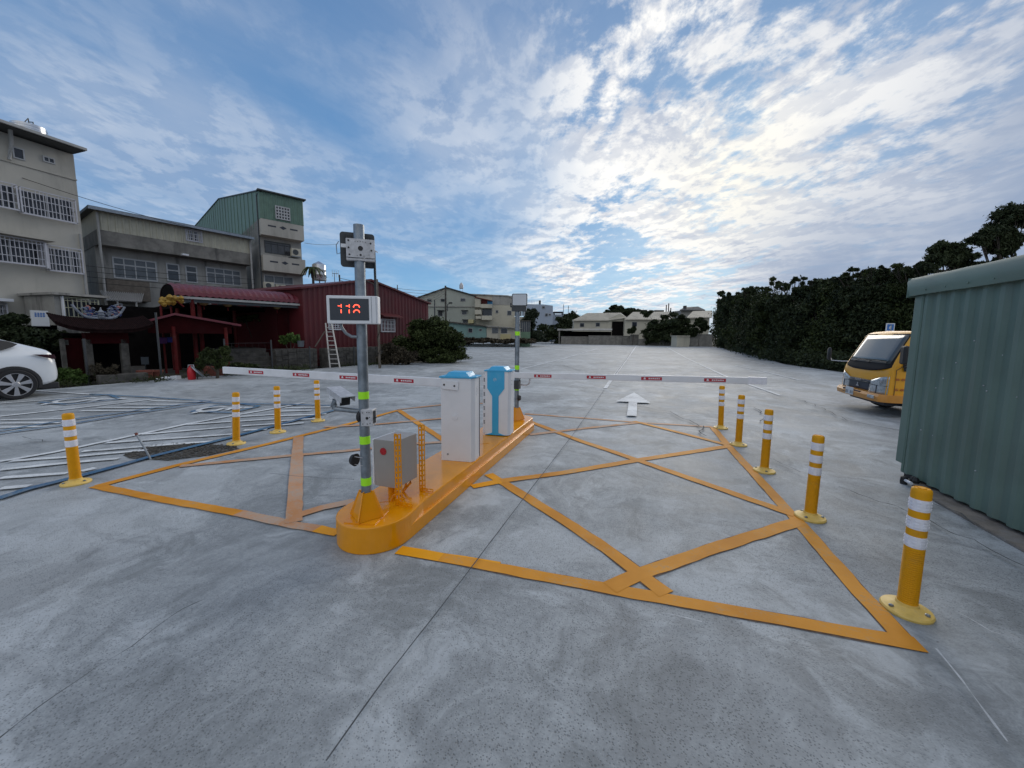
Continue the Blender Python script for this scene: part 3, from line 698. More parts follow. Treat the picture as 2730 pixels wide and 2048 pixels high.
def seg(pts, w):
    for (a_, b_), (c_, d_) in zip(pts[:-1], pts[1:]):
        p, q = P2d(a_, b_), P2d(c_, d_); t_ = (q - p).normalized(); nn = t_.cross(dF.n) * w / 2; e_ = t_ * w * 0.3
        dg.quad(p - e_ + nn, p - e_ - nn, q + e_ - nn, q + e_ + nn)
for ox in (0.0, 0.205):
    dg = MB()
    seg([(0.215 + ox, 0.655), (0.30 + ox, 0.655)], 0.0045); seg([(0.298 + ox, 0.72), (0.298 + ox, 0.59)], 0.0055)
    seg([(0.292 + ox, 0.48), (0.292 + ox, 0.34)], 0.0065); dg.build('digit', M['led'], disp, recalc=False)
dg = MB()
for cy, hh in ((0.60, 0.12), (0.36, 0.12)):
    seg([(0.685 + 0.075 * math.cos(rad(t_)), cy + hh * max(0, math.sin(rad(t_)))) for t_ in range(180, -1, -20)], 0.0058)
do = dg.build('digit', M['led'], disp, recalc=False)
cd = MB(); c0 = dF.pt(s0 + 0.075, z0 + 0.005, 0.0); c3 = Vector((AX - 0.01, AY - 0.03, 1.585))
cd.tube([c0, c0 + Vector((0.004, 0, -0.03)), c0.lerp(c3, 0.30) + Vector((0, 0, -0.045)), c0.lerp(c3, 0.65) + Vector((0, 0, -0.035)), c3 + Vector((0, 0, -0.005))], 0.0105, 10)
cd.build('conduit', M['galv'], disp, smooth=True)

# twin plate bracket and floodlight at the top of the near pole
br = thing('clamp_bracket', 'pale perforated clamp plates bolted round the top of the near pole', 'bracket', (AX, AY, 2.19))
bF = Face((AX + TIL, AY - 0.045), 52)
a0, zt = bF.at(921, 633, 0.02); a1, _ = bF.at(998, 640, 0.02); _, zl = bF.at(921, 684, 0.02)
m = MB(); m.fbox(bF, a0, a1, zl, zt, 0.0, 0.012); fr = m.build('front_plate', M['galv_light'], br, bevel=0.003)
m = MB(); am_ = a0 + (a1 - a0) * 0.78
m.fbox(bF, am_, am_ + 0.004, zl, zt, 0.012, 0.016); m.fbox(bF, a0, a0 + 0.01, zl - 0.01, zt, -0.035, 0.0); m.fbox(bF, a1 - 0.01, a1, zl - 0.01, zt, -0.03, 0.0)
m.fbox(bF, a0, a1, zl - 0.018, zl - 0.004, -0.035, 0.006); m.build('side_plate', M['galv_light'], br)
m = MB()
def disc(F, s, z, off, r, n=12): mm = MB(); mm.cyl(F.pt(s, z, off), F.pt(s, z, off + 0.003), r, n=n); mm.build('plate_hole', M['black'], HP)
HP = br
cxm = a0 + (a1 - a0) * 0.50; czm = (zl + zt) / 2
disc(bF, cxm, czm, 0.012, 0.0165); disc(bF, cxm, czm - 0.045, 0.012, 0.007)
for ss, zz_ in ((0.09, 0.88), (0.09, 0.5), (0.11, 0.14), (0.86, 0.80), (0.88, 0.42)): disc(bF, a0 + (a1 - a0) * ss, zl + (zt - zl) * zz_, 0.012, 0.006)
for k in range(5): disc(bF, a0 + (a1 - a0) * (0.32 + 0.09 * k), zl + (zt - zl) * (0.86 - 0.01 * abs(k - 2)), 0.012, 0.0022)
disc(bF, cxm - 0.022, czm - 0.05, 0.012, 0.0025); disc(bF, cxm + 0.022, czm - 0.052, 0.012, 0.0025)
m = MB(); m.fbox(bF, a0 - 0.035, a0 + 0.002, czm + 0.006, czm + 0.03, -0.03, -0.022); m.tube([bF.pt(a1 - 0.012, czm + 0.005, -0.01), bF.pt(a1 + 0.02, czm - 0.015, -0.01)], 0.004, 6)
m.build('strap', M['white'], br)
fl = thing('floodlight', 'dark square floodlight seen from behind, clamped above the red counter display', 'floodlight', (AX, AY + 0.1, 2.05))
fF = Face((AX + TIL - 0.03, AY + 0.09), 50)
b0, zt2 = fF.at(905, 617); b1, _ = fF.at(998, 624); _, zl2 = fF.at(905, 710)
def rrect(F, s0, s1, z0, z1, r, off, n=5):
    o = []
    for cx, cz, st in ((s1 - r, z1 - r, 0), (s0 + r, z1 - r, 90), (s0 + r, z0 + r, 180), (s1 - r, z0 + r, 270)):
        for i in range(n + 1): t_ = rad(st + 90 * i / n); o.append(F.pt(cx + r * math.cos(t_), cz + r * math.sin(t_), off))
    return o
m = MB(); m.prism(rrect(fF, b0, b1, zl2, zt2, 0.022, -0.02), fF.n * 0.03); m.build('housing', M['dark_metal'], fl, bevel=0.004)
m = MB()
for k in range(13):
    ss = b0 + 0.03 + (b1 - b0 - 0.06) * k / 12; m.fbox(fF, ss - 0.002, ss + 0.002, zl2 + 0.10, zt2 - 0.02, 0.01, 0.022)
m.build('cooling_fin', M['dark_metal'], fl)
m = MB(); m.tube([fF.pt(b0 + 0.01, zl2 + 0.10, -0.005), fF.pt(b0 - 0.022, zl2 + 0.085, -0.005), fF.pt(b0 - 0.025, zl2 + 0.15, -0.005), fF.pt(b0 - 0.008, zt2 - 0.07, 0.0)], 0.0035, 6)
m.build('yoke', M['galv'], fl)
m = MB(); m.tube([fF.pt(b1 - 0.07, zl2 + 0.005, 0), fF.pt(b1 - 0.07, zl2 - 0.025, 0), fF.pt(b1 - 0.10, zl2 - 0.032, 0), (AX + 0.04, AY, zl2 - 0.03)], 0.004, 6)
m.tube([(AX + 0.02, AY + 0.03, 1.99), fF.pt(b1 - 0.02, 1.975, 0), fF.pt(b1 - 0.005, 1.94, 0)], 0.004, 6); m.build('cable', M['wire'], fl, smooth=True)
# slim conduit that runs from the lamp down behind the display
m = MB(); q0 = fF.pt(b1 - 0.006, zl2 + 0.12, 0.03); q1 = fF.pt(b1 - 0.002, 1.85, 0.0)
m.tube([q0, q0.lerp(q1, 0.4), q1], 0.009, 8); m.build('conduit', M['dark_metal'], fl, smooth=True)

# mid height clamp block with a side arm and the plate camera
cF = Face((AX, AY - 0.04), 72)
mc = thing('camera_mount', 'white perforated clamp block with a horizontal steel arm, half way up the near pole', 'camera mount', (AX, AY, 0.99))
a0, zt = cF.at(957, 1093, 0.03); a1, _ = cF.at(1003, 1093, 0.03); _, zl = cF.at(962, 1137, 0.03)
m = MB(); m.fbox(cF, a0 + 0.01, a1 - 0.03, zl, zt, -0.06, 0.03); m.build('clamp_block', M['galv_light'], mc, bevel=0.004)
HP = mc
disc(cF, a0 + 0.055, (zl + zt) / 2, 0.03, 0.008)
for ss, zz_ in ((0.2, 0.82), (0.2, 0.15), (0.45, 0.85), (0.58, 0.85), (0.62, 0.2), (0.45, 0.5), (0.6, 0.55), (0.46, 0.15)): disc(cF, a0 + (a1 - a0) * ss, zl + (zt - zl) * zz_, 0.03, 0.0035 if zz_ != 0.5 else 0.010)
m = MB(); pc = cF.pt(a0 + 0.004, (zl + zt) / 2, -0.03); m.cyl(pc, pc - Vector((0.025, 0, 0)), 0.042, 0.046, 20); m.build('end_cap', M['black'], mc, smooth=True)
m = MB(); m.cyl(pc + Vector((0, 0.06, 0.02)), Vector(AT(893, 1090, 2.9)), 0.019, n=14); e2 = Vector(AT(893, 1090, 2.9))
m.tube([e2, e2 + Vector((-0.01, 0, 0.03)), e2 + Vector((0.005, 0, 0.07))], [0.02, 0.024, 0.02], 12); m.build('side_arm', M['galv'], mc, smooth=True)
m = MB(); q = cF.pt(a1 - 0.03, (zl + zt) / 2, 0.0); m.cyl(q, q + cF.u * 0.02, 0.006, n=6); m.box((q.x, q.y, zl + 0.02), (0.012, 0.03, 0.09)); m.build('bolt', M['dark_metal'], mc)
# camera: a hooded box pitched down
ca = thing('plate_camera', 'pale grey hooded number plate camera on a side arm left of the near pole', 'camera', e2 + Vector((0, 0, 0.07)))
kc = AT(905, 1058, 2.95); ax_ = (AT(938, 1080, 2.80) - AT(882, 1040, 3.05)).normalized(); up_ = Vector((0, 0, 1)); sd_ = ax_.cross(up_).normalized(); upp = sd_.cross(ax_)
def cbox(m, c, l, w, h, mi=0):
    o = []
    for sz in (-1, 1):
        for sa_, sb_ in ((-1, -1), (1, -1), (1, 1), (-1, 1)): o.append(c + ax_ * sa_ * l / 2 + sd_ * sb_ * w / 2 + upp * sz * h / 2)
    m.hexa(o, mi)
m = MB(); cbox(m, kc, 0.20, 0.085, 0.08); m.build('camera_body', M['white'], ca, bevel=0.01)
m = MB(); cbox(m, kc + upp * 0.047 + ax_ * 0.02, 0.26, 0.105, 0.006); cbox(m, kc + upp * 0.027 + sd_ * 0.052 + ax_ * 0.02, 0.26, 0.004, 0.045); cbox(m, kc + upp * 0.027 - sd_ * 0.052 + ax_ * 0.02, 0.26, 0.004, 0.045)
m.build('sun_hood', M['galv_light'], ca)
m = MB(); cbox(m, kc + ax_ * 0.101, 0.006, 0.075, 0.07); m.build('lens_window', M['black'], ca)
m = MB(); cbox(m, kc - ax_ * 0.03 - upp * 0.045, 0.07, 0.05, 0.02); m.cyl(kc - ax_ * 0.03 - upp * 0.05, e2 + Vector((0, 0, 0.06)), 0.014, n=10); m.build('foot', M['galv_light'], ca, smooth=True)
# small black lamp pads on the near pole
for z_, lab in ((0.66, 'black round cap on the side of the near pole between two lime bands'),):
    t = thing('sensor_cap', lab, 'sensor', (AX - 0.05, AY - 0.02, z_))
    m = MB(); c = Vector((AX - 0.062, AY - 0.03, z_)); m.cyl(c + Vector((-0.03, 0, 0)), c, 0.038, 0.048, 20); m.build('cap', M['black'], t, smooth=True)
    for dz_ in (-0.03, 0.03): m = MB(); m.cyl((AX - 0.06, AY - 0.045, z_ + dz_), (AX + 0.012, AY - 0.045, z_ + dz_ - 0.002), 0.0022, n=6); m.build('bolt', M['galv_light'], t)
# lamp on the far pole
lF = Face((BX, BY - 0.06), 78)
fb = thing('floodlight', 'square floodlight with pale glass at the top of the far pole', 'floodlight', (BX, BY, 1.98))
b0, zt2 = lF.at(1365, 783); b1, _ = lF.at(1406, 783); _, zl2 = lF.at(1365, 816)
m = MB(); m.prism(rrect(lF, b0, b1, zl2, zt2, 0.02, -0.03), lF.n * 0.03); m.build('housing', M['dark_metal'], fb, bevel=0.004)
m = MB(); m.prism(rrect(lF, b0 + 0.012, b1 - 0.012, zl2 + 0.012, zt2 - 0.012, 0.016, 0.0), lF.n * 0.004); m.build('glass', M['lamp_glass'], fb)
m = MB(); _, zz0 = lF.at(1380, 830); m.fbox(lF, b0 - 0.005, b1 - 0.015, zz0, zl2 + 0.001, -0.05, -0.005); m.fbox(lF, b0 - 0.03, b0 - 0.005, zl2 - 0.02, zl2 + 0.05, -0.04, -0.02)
m.build('bracket', M['dark_metal'], fb)
m = MB(); m.fbox(lF, b1 - 0.085, b1 - 0.04, zz0 - 0.07, zz0, -0.05, -0.03); m.build('junction_box', M['galv'], fb)
cm = thing('camera_mount', 'steel bracket arm under the right barrier arm, clamped to the far pole', 'camera mount', (BX, BY, 1.1))
m = MB(); zc = ZAT(BX, BY, 1025); m.tube([(BX, BY, zc), (BX + 0.17, BY, zc), (BX + 0.21, BY, zc + 0.03), (BX + 0.22, BY, zc + 0.10), (BX + 0.27, BY, zc + 0.14)], 0.014, 8); m.build('side_arm', M['galv_light'], cm, smooth=True)
m = MB(); m.box((BX + 0.01, BY - 0.02, zc - 0.07), (0.09, 0.12, 0.14)); m.build('clamp_block', M['dark_metal'], cm)
m = MB(); m.tube([(BX + 0.02, BY - 0.05, zc + 0.02), (BX + 0.06, BY - 0.05, zc + 0.07), (BX + 0.08, BY - 0.05, zc + 0.16)], 0.008, 6); m.build('cable', M['wire'], cm, smooth=True)
t = thing('sensor_cap', 'small black cap on the side of the far pole', 'sensor', (BX + 0.05, BY - 0.02, 0.9))
m = MB(); zc2 = ZAT(BX, BY, 1060); c = Vector((BX + 0.04, BY - 0.03, zc2)); m.cyl(c, c + Vector((0.035, 0, 0)), 0.05, 0.038, 18); m.build('cap', M['black'], t, smooth=True)

# ------------------------------------------------------------------ electrical cabinet between two slotted angles
def slotted(m, p0, p1, w, side):
    """an angle iron with punched slots, from p0 to p1, legs along side and along y"""
    p0, p1 = Vector(p0), Vector(p1); d = (p1 - p0); L = d.length; d.normalize(); side = Vector(side)
    nrm = d.cross(side); th = nrm * 0.003; n = int(L / 0.045)
    for lo, hi in ((0, 0.30), (0.70, 1.0)):
        a_, b_ = p0 + side * w * lo, p0 + side * w * hi; m.prism([a_, b_, b_ + d * L, a_ + d * L], th)
    for i in range(n + 1):
        c = p0 + d * (L * i / n - 0.007 if i else 0); e = min(0.016, L - (c - p0).length)
        m.prism([c + side * w * 0.3, c + side * w * 0.7, c + side * w * 0.7 + d * e, c + side * w * 0.3 + d * e], th)
q0, q1, q2 = G(1000, 1296, 0.0), G(1057, 1303, 0.0), G(1116, 1272, 0.0)
eb = thing('electrical_cabinet', 'beige grey electrical cabinet with a red reflector, held by two yellow slotted angles', 'electrical cabinet', (-1.95, 2.85, IH))
# solve the cabinet: bottom sits about 0.16 m above the island top
zb_ = 0.332
c0, c1, c2 = G(1000, 1294, zb_), G(1057, 1303, zb_), G(1113, 1272, zb_)
zt_ = ZAT(c1.x, c1.y, 1177)
u1 = (c0 - c1); u1.z = 0; u2 = (c2 - c1); u2.z = 0
m = MB(); m.hexa([c0, c1, c2, c0 + u2] + [Vector((p.x, p.y, zt_)) for p in (c0, c1, c2, c0 + u2)]); m.build('cabinet_body', M['grey_box'], eb, bevel=0.004)
nrmL = Vector((-u2.y, u2.x, 0)).normalized()
if nrmL.dot(u1) < 0: nrmL = -nrmL
fn = u1.cross(Vector((0, 0, 1))).normalized()
if fn.dot(c1) > 0: fn = -fn
m = MB(); dd = u1.normalized()
m.hexa([c0 + dd * 0.004 + Vector((0, 0, 0.005)), c0 + dd * 0.022 + Vector((0, 0, 0.005)), c0 + dd * 0.022 + u2 + Vector((0, 0, 0.005)), c0 + dd * 0.004 + u2 + Vector((0, 0, 0.005))] +
       [p + Vector((0, 0, zt_ - zb_ - 0.01)) for p in (c0 + dd * 0.004 + Vector((0, 0, 0.005)), c0 + dd * 0.022 + Vector((0, 0, 0.005)), c0 + dd * 0.022 + u2 + Vector((0, 0, 0.005)), c0 + dd * 0.004 + u2 + Vector((0, 0, 0.005)))])
m.build('cabinet_door', M['white'], eb, bevel=0.003)
rc = c1.lerp(c0, 0.56) + Vector((0, 0, (zt_ - zb_) * 0.76)); m = MB(); m.cyl(rc, rc + fn * 0.006, 0.030, n=28); m.build('red_reflector', M['red_refl'], eb, smooth=True)
for (px, pyt, pyb, fxx, fyy) in ((1059, 1158, 1347, 1102, 1353), (1122, 1133, 1309, 1163, 1309)):
    b_ = G(px, pyb, IH); zt3 = ZAT(b_.x, b_.y, pyt)
    m = MB(); slotted(m, (b_.x - 0.016, b_.y, IH), (b_.x - 0.016, b_.y, zt3), 0.034, (1, 0, 0)); slotted(m, (b_.x + 0.018, b_.y, IH + 0.003), (b_.x + 0.018, b_.y, zt3), 0.034, (0.35, 0.94, 0))
    e_ = G(fxx, fyy, IH); m.prism([(b_.x - 0.018, b_.y - 0.002, zt3 - 0.02), (b_.x + 0.018, b_.y - 0.002, zt3 - 0.02), (b_.x + 0.012, b_.y - 0.002, zt3 + 0.006), (b_.x - 0.012, b_.y - 0.002, zt3 + 0.006)], (0, 0.004, 0))
    slotted(m, (b_.x, b_.y - 0.004, IH + 0.004), (e_.x, b_.y - 0.004, IH + 0.004), 0.032, (0, 0, 1)); m.build('slotted_angle', M['island'], eb)
for k, (t_, dx_) in enumerate(((0.15, 0.02), (0.38, 0.0), (0.62, 0.02), (0.85, -0.01))):
    top_ = c1.lerp(c2, t_) + u1 * 0.2 + Vector((0, 0, 0.005)); bot = Vector((top_.x - 0.05 + dx_, top_.y - 0.03, IH))
    m = MB(); m.tube([top_, top_ + Vector((0, 0, -0.05)), top_.lerp(bot, 0.6) + Vector((0.012, 0, 0)), bot], 0.011, 8); m.build('conduit', M['island'], eb, smooth=True)
m = MB(); top_ = c1.lerp(c0, 0.55) + u2 * 0.3; m.tube([top_, Vector((top_.x, top_.y, IH))], 0.03, 12); m.build('conduit', M['island'], eb, smooth=True)

# ------------------------------------------------------------------ the two barrier machines
def barrier(pl, pc_, pr, ztop, label, name='barrier_machine'):
    A_, B_, C_ = G(*pl, IH), G(*pc_, IH), G(*pr, IH)
    ux = (B_ - A_); ux.z = 0; w = ux.length; ux.normalize(); uy = Vector((-ux.y, ux.x, 0)); d = (C_ - B_).dot(uy) + 0.09
    t = thing(name, label, 'barrier gate', (A_ + B_) / 2 + uy * d / 2)
    return t, A_, B_, ux, uy, w, d
zt1 = 1.135
g1, A1, B1, ux, uy, w, d = barrier((1177, 1227), (1256, 1233), (1279, 1222), zt1, 'tall white barrier machine with a blue lid, nearer the camera on the island')
def P3(A_, ux, uy, a_, b_, z_): v = A_ + ux * a_ + uy * b_; return Vector((v.x, v.y, z_))
ch = 0.055
def cabinet(t, A_, ux, uy, w, d, z0, z1, ch):
    m = MB(); out = [(0, 0), (w, 0), (w + 0.03, ch), (w + 0.03, d), (0, d)]
    m.prism([P3(A_, ux, uy, a_, b_, z0) for a_, b_ in out], (0, 0, z1 - z0)); m.build('cabinet_body', M['white'], t, bevel=0.004)
def lid(t, A_, ux, uy, w, d, z1, k=0.0):
    m = MB(); lo = [(-0.012, -0.012), (w + 0.01, -0.012), (w + 0.045, ch), (w + 0.045, d + 0.012), (-0.012, d + 0.012)]
    m.prism([P3(A_, ux, uy, a_, b_, z1) for a_, b_ in lo], (0, 0, 0.018))
    b_ = [(0.045, 0.01), (w - 0.02, 0.01), (w - 0.02, d - 0.01), (0.045, d - 0.01)]; t_ = [(0.075, 0.055), (w - 0.075, 0.055), (w - 0.05, d - 0.02), (0.075, d - 0.02)]
    m.hexa([P3(A_, ux, uy, a, b, z1 + 0.018) for a, b in b_] + [P3(A_, ux, uy, a, b, z1 + 0.062) for a, b in t_])
    m.build('lid', M['blue'], t, bevel=0.003)
cabinet(g1, A1, ux, uy, w, d, IH, zt1, ch); lid(g1, A1, ux, uy, w, d, zt1)
m = MB(); q = P3(A1, ux, uy, 0.03, -0.018, zt1 - 0.125)
m.prism([P3(A1, ux, uy, a_, -0.018, z_) for a_, z_ in ((0.02, zt1 - 0.118), (0.205, zt1 - 0.132), (0.205, zt1 - 0.035), (0.02, zt1 - 0.022))], uy * 0.018); bx = m.build('sensor_box', M['white'], g1, bevel=0.003)
m = MB()
for a_, z_ in ((0.047, zt1 - 0.073), (0.165, zt1 - 0.083)): c = P3(A1, ux, uy, a_, -0.0185, z_); m.cyl(c, c - uy * 0.003, 0.0105, n=14)
m.build('sensor_eye', M['black'], bx)
m = MB(); c = P3(A1, ux, uy, w * 0.47, -0.001, IH + 0.50); m.cyl(c, c - uy * 0.006, 0.034, n=20); m.box((c.x, c.y - 0.006, c.z - 0.01), (0.035, 0.006, 0.02), rad(20)); m.build('lock_cover', M['white'], g1, smooth=True)
m = MB(); c = P3(A1, ux, uy, w * 0.22, -0.001, IH + 0.075); m.cyl(c, c - uy * 0.003, 0.011, n=12); m.build('screw', M['galv'], g1)
m = MB()
for k in range(3): c = P3(A1, ux, uy, w + 0.0315, ch + 0.07, zt1 - 0.19 + 0.035 * k); m.box((c.x, c.y, c.z), (0.006, 0.035, 0.012), math.atan2(ux.y, ux.x)); m.box((c.x, c.y + 0.012, c.z + 0.013), (0.006, 0.008, 0.01), math.atan2(ux.y, ux.x))
m.build('vent', M['white'], g1)
m = MB(); e0 = P3(A1, ux, uy, w + 0.031, d - 0.03, IH + 0.01); m.box((e0.x, e0.y, e0.z), (0.006, 0.012, zt1 - IH - 0.02), math.atan2(ux.y, ux.x)); m.build('door_gap', M['black'], g1)
# arm to the left, in front plane of the machine
def arm(t, p0, p1, h, th, labels, zbias=0.0):
    p0, p1 = Vector(p0), Vector(p1); d_ = (p1 - p0).normalized(); up = Vector((0, 0, 1)); n_ = d_.cross(up).normalized()
    if n_.y > 0: n_ = -n_
    m = MB(); m.hexa([p0 + n_ * th / 2, p1 + n_ * th / 2, p1 - n_ * th / 2, p0 - n_ * th / 2] + [p + up * h for p in (p0 + n_ * th / 2, p1 + n_ * th / 2, p1 - n_ * th / 2, p0 - n_ * th / 2)])
    arm_ = m.build('barrier_arm', M['arm'], t, bevel=0.006)
    for px_l, px_r in labels:
        # where along the arm the label sits
        def along(px):
            rr = ray(px, 1000); k = (p0 - CAMP).cross(Vector((rr.x, rr.y, 0))).z / Vector((rr.x, rr.y, 0)).cross(d_).z
            best, bd = 0, 9e9
            for i in range(601):
                s_ = (p1 - p0).length * i / 600; v = p0 + d_ * s_ + up * h / 2 - CAMP; e_ = abs(1365 + FPX * v.dot(RGT) / v.dot(FWD) - px)
                if e_ < bd: best, bd = s_, e_
            return best
        sa, sb = sorted((along(px_l), along(px_r))); lh = 0.042; zc_ = h * 0.47
        c_ = lambda s_, z_, o_: p0 + d_ * s_ + up * z_ + n_ * (th / 2 + o_)
        m = MB(); m.prism([c_(sa, zc_ - lh / 2, 0.0), c_(sb, zc_ - lh / 2, 0.0), c_(sb, zc_ + lh / 2, 0.0), c_(sa, zc_ + lh / 2, 0.0)], n_ * 0.0015); st = m.build('sticker', M['red_label'], arm_)
        # white emblem and a row of small illegible characters
        flip = d_.dot(R2) < 0; L_ = sb - sa
        def sp(f_): return sb - f_ * L_ if flip else sa + f_ * L_
        m = MB(); ec = sp(0.17); ez = zc_ + 0.002
        tri = [(-0.016, -0.013), (0.016, -0.013), (0.007, 0.013), (-0.007, 0.013)]
        m.add([c_(ec + a_, ez + b_, 0.0022) for a_, b_ in tri], [(0, 1, 2, 3)])
        for k in range(6):
            f0 = 0.36 + 0.095 * k; s_a, s_b = sp(f0), sp(f0 + 0.07); zz1 = zc_ - 0.008 + 0.001 * (k % 3); zz2 = zc_ + 0.009 - 0.002 * (k % 2)
            m.add([c_(s_a, zz1, 0.0022), c_(s_b, zz1, 0.0022), c_(s_b, zz2, 0.0022), c_(s_a, zz2, 0.0022)], [(0, 1, 2, 3)])
        m.build('sticker_print', M['white'], arm_, recalc=False)
    return arm_
YL = A1.y + 0.08
def onY(px, py, Y): d_ = ray(px, py); p = CAMP + d_ * (Y / d_.y); return p
p0 = onY(1178, 1031, YL); p1 = onY(597, 996, YL)
arm(g1, (p0.x + 0.02, YL, p0.z), (p1.x, YL, p1.z), 0.095, 0.035, [(666, 705), (784, 827), (908, 955), (1053, 1105)])

zt2_ = 1.108
g2, A2, B2, ux2, uy2, w2, d2 = barrier((1293, 1160), (1353, 1164), (1371, 1157), zt2_, 'white barrier machine with a blue arrow shaped front panel, farther along the island')
cabinet(g2, A2, ux2, uy2, w2, d2, IH + 0.01, zt2_, ch); lid(g2, A2, ux2, uy2, w2, d2, zt2_)
H2 = zt2_ - IH
def f2(a_, z_, o_=0.0): return P3(A2, ux2, uy2, a_ * w2, -o_, IH + z_ * H2)
m = MB()
m.prism([f2(a_, z_, 0.0) for a_, z_ in ((0.10, 1.0), (0.85, 1.0), (0.85, 0.74), (0.60, 0.62), (0.60, 0.045), (0.88, 0.012), (0.06, 0.012), (0.32, 0.045), (0.32, 0.62), (0.10, 0.74))][::-1], -uy2 * 0.006); fp = m.build('front_panel', M['blue'], g2)
m = MB(); cc = f2(0.44, 0.875, 0.0065); rr = 0.022; pts = []
for i in range(17):
    t_ = rad(-40 + 300 * i / 16); pts.append(cc + ux2 * rr * math.cos(t_) * 0.8 + Vector((0, 0, rr * math.sin(t_))))
m.tube(pts, 0.003, 6); m.tube([cc - ux2 * 0.012, cc + ux2 * 0.014], 0.003, 6); m.build('emblem', M['lamp_glass'], fp)
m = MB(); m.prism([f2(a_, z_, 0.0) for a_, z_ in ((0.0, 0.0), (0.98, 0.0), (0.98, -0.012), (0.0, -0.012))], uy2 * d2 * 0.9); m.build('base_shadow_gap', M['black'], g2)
# printed edge panel on the left flank of the farther machine
m = MB(); m.prism([P3(A2, ux2, uy2, -0.045, 0.05, IH + 0.02), P3(A2, ux2, uy2, -0.002, 0.05, IH + 0.02), P3(A2, ux2, uy2, -0.002, 0.05, zt2_ - 0.06), P3(A2, ux2, uy2, -0.045, 0.05, zt2_ - 0.06)], uy2 * 0.02); ep = m.build('edge_panel', M['white'], g2)
m = MB(); r3 = random.Random(3)
for k in range(7):
    z_ = zt2_ - 0.15 - 0.10 * k
    for q_ in range(4):
        zz_ = z_ + 0.014 * q_; m.add([P3(A2, ux2, uy2, a_, 0.0485, b_) for a_, b_ in ((-0.036, zz_), (-0.012, zz_), (-0.012 - r3.random() * 0.008, zz_ + 0.008), (-0.036, zz_ + 0.008))], [(0, 1, 2, 3)])
m.build('print', M['ink'], ep, recalc=False)
m = MB()
for k in range(2): c = P3(A2, ux2, uy2, w2 + 0.031, ch + 0.04, zt2_ - 0.13 - 0.05 * k); m.cyl(c, c + ux2 * 0.004, 0.006, n=8)
m.build('screw', M['galv'], g2)
YR = A2.y + 0.50
p0 = onY(1378, 1008, YR); p1 = onY(2043, 1025, YR)
arm(g2, (p0.x - 0.10, YR, p0.z), (p1.x, YR, p1.z), 0.082, 0.035, [(1425, 1471), (1565, 1615), (1710, 1765), (1876, 1935)])
m = MB(); m.box((p0.x - 0.16, YR, p0.z - 0.05), (0.12, 0.10, 0.14)); m.build('arm_hub', M['dark_metal'], g2, bevel=0.01)
m = MB(); c = Vector((p1.x - 0.10, YR, p1.z)); m.box((c.x, c.y, c.z - 0.001), (0.20, 0.038, 0.085)); m.build('arm_tip', M['reflective'], g2, bevel=0.004)

# leaning steel rod by the gravel
pa, pb_ = G(402, 1226), None
top = CAMP + ray(365, 1160) * ((pa - CAMP).dot(F2) / ray(365, 1160).dot(F2))
t = thing('steel_stake', 'thin rusty steel stake leaning in the broken concrete beside the gravel', 'stake', pa)
m = MB(); m.tube([pa, pa.lerp(top, 0.5) + Vector((0.008, 0, 0)), top], 0.012, 8); m.build('rod', M['galv'], t, smooth=True)
m = MB(); m.tube([top, top + (top - pa).normalized() * 0.03], 0.016, 8); m.build('rod_tip', M['terracotta'], t)

# ================================================================== buildings on the left
def corr(m, F, a0, a1, zlo, zhi, off, pitch=0.2, depth=0.03, mi=0):
    """ribbed sheet: zlo / zhi may be functions of s"""
    fl = zlo if callable(zlo) else (lambda s: zlo); fh = zhi if callable(zhi) else (lambda s: zhi)
    n = max(1, int(round(abs(a1 - a0) / pitch))); st = (a1 - a0) / n; L = []
    for i in range(n):
        b = a0 + st * i; L += [(b, 0), (b + st * 0.55, 0), (b + st * 0.65, depth), (b + st * 0.9, depth)]
    L.append((a1, 0)); vs = []
    for s_, d_ in L: vs += [F.pt(s_, fl(s_), off + d_), F.pt(s_, fh(s_), off + d_)]
    m.add(vs, [(2 * i, 2 * i + 2, 2 * i + 3, 2 * i + 1) for i in range(len(L) - 1)], mi)
def window(par, F, a0, a1, z0, z1, off=0.0, cols=2, rows=1, frame='frame', pane='window', transom=None, w=0.05):
    if a0 > a1: a0, a1 = a1, a0
    m = MB()
    for x0, x1, y0, y1 in ((a0, a0 + w, z0, z1), (a1 - w, a1, z0, z1), (a0 + w, a1 - w, z0, z0 + w), (a0 + w, a1 - w, z1 - w, z1)):
        m.fbox(F, x0, x1, y0, y1, off - 0.02, off + 0.045)
    zt = z1 - w
    if transom: zt = z0 + (z1 - z0) * transom; m.fbox(F, a0 + w, a1 - w, zt - w / 2, zt + w / 2, off - 0.02, off + 0.04)
    for i in range(1, cols):
        s_ = a0 + (a1 - a0) * i / cols; m.fbox(F, s_ - w * 0.35, s_ + w * 0.35, z0 + w, z1 - w, off - 0.02, off + 0.036)
    f = m.build('window', M[frame], par)
    m = MB(); m.fbox(F, a0 + w * 0.5, a1 - w * 0.5, z0 + w * 0.5, z1 - w * 0.5, off - 0.015, off + 0.012); m.build('pane', M[pane], f)
    return f
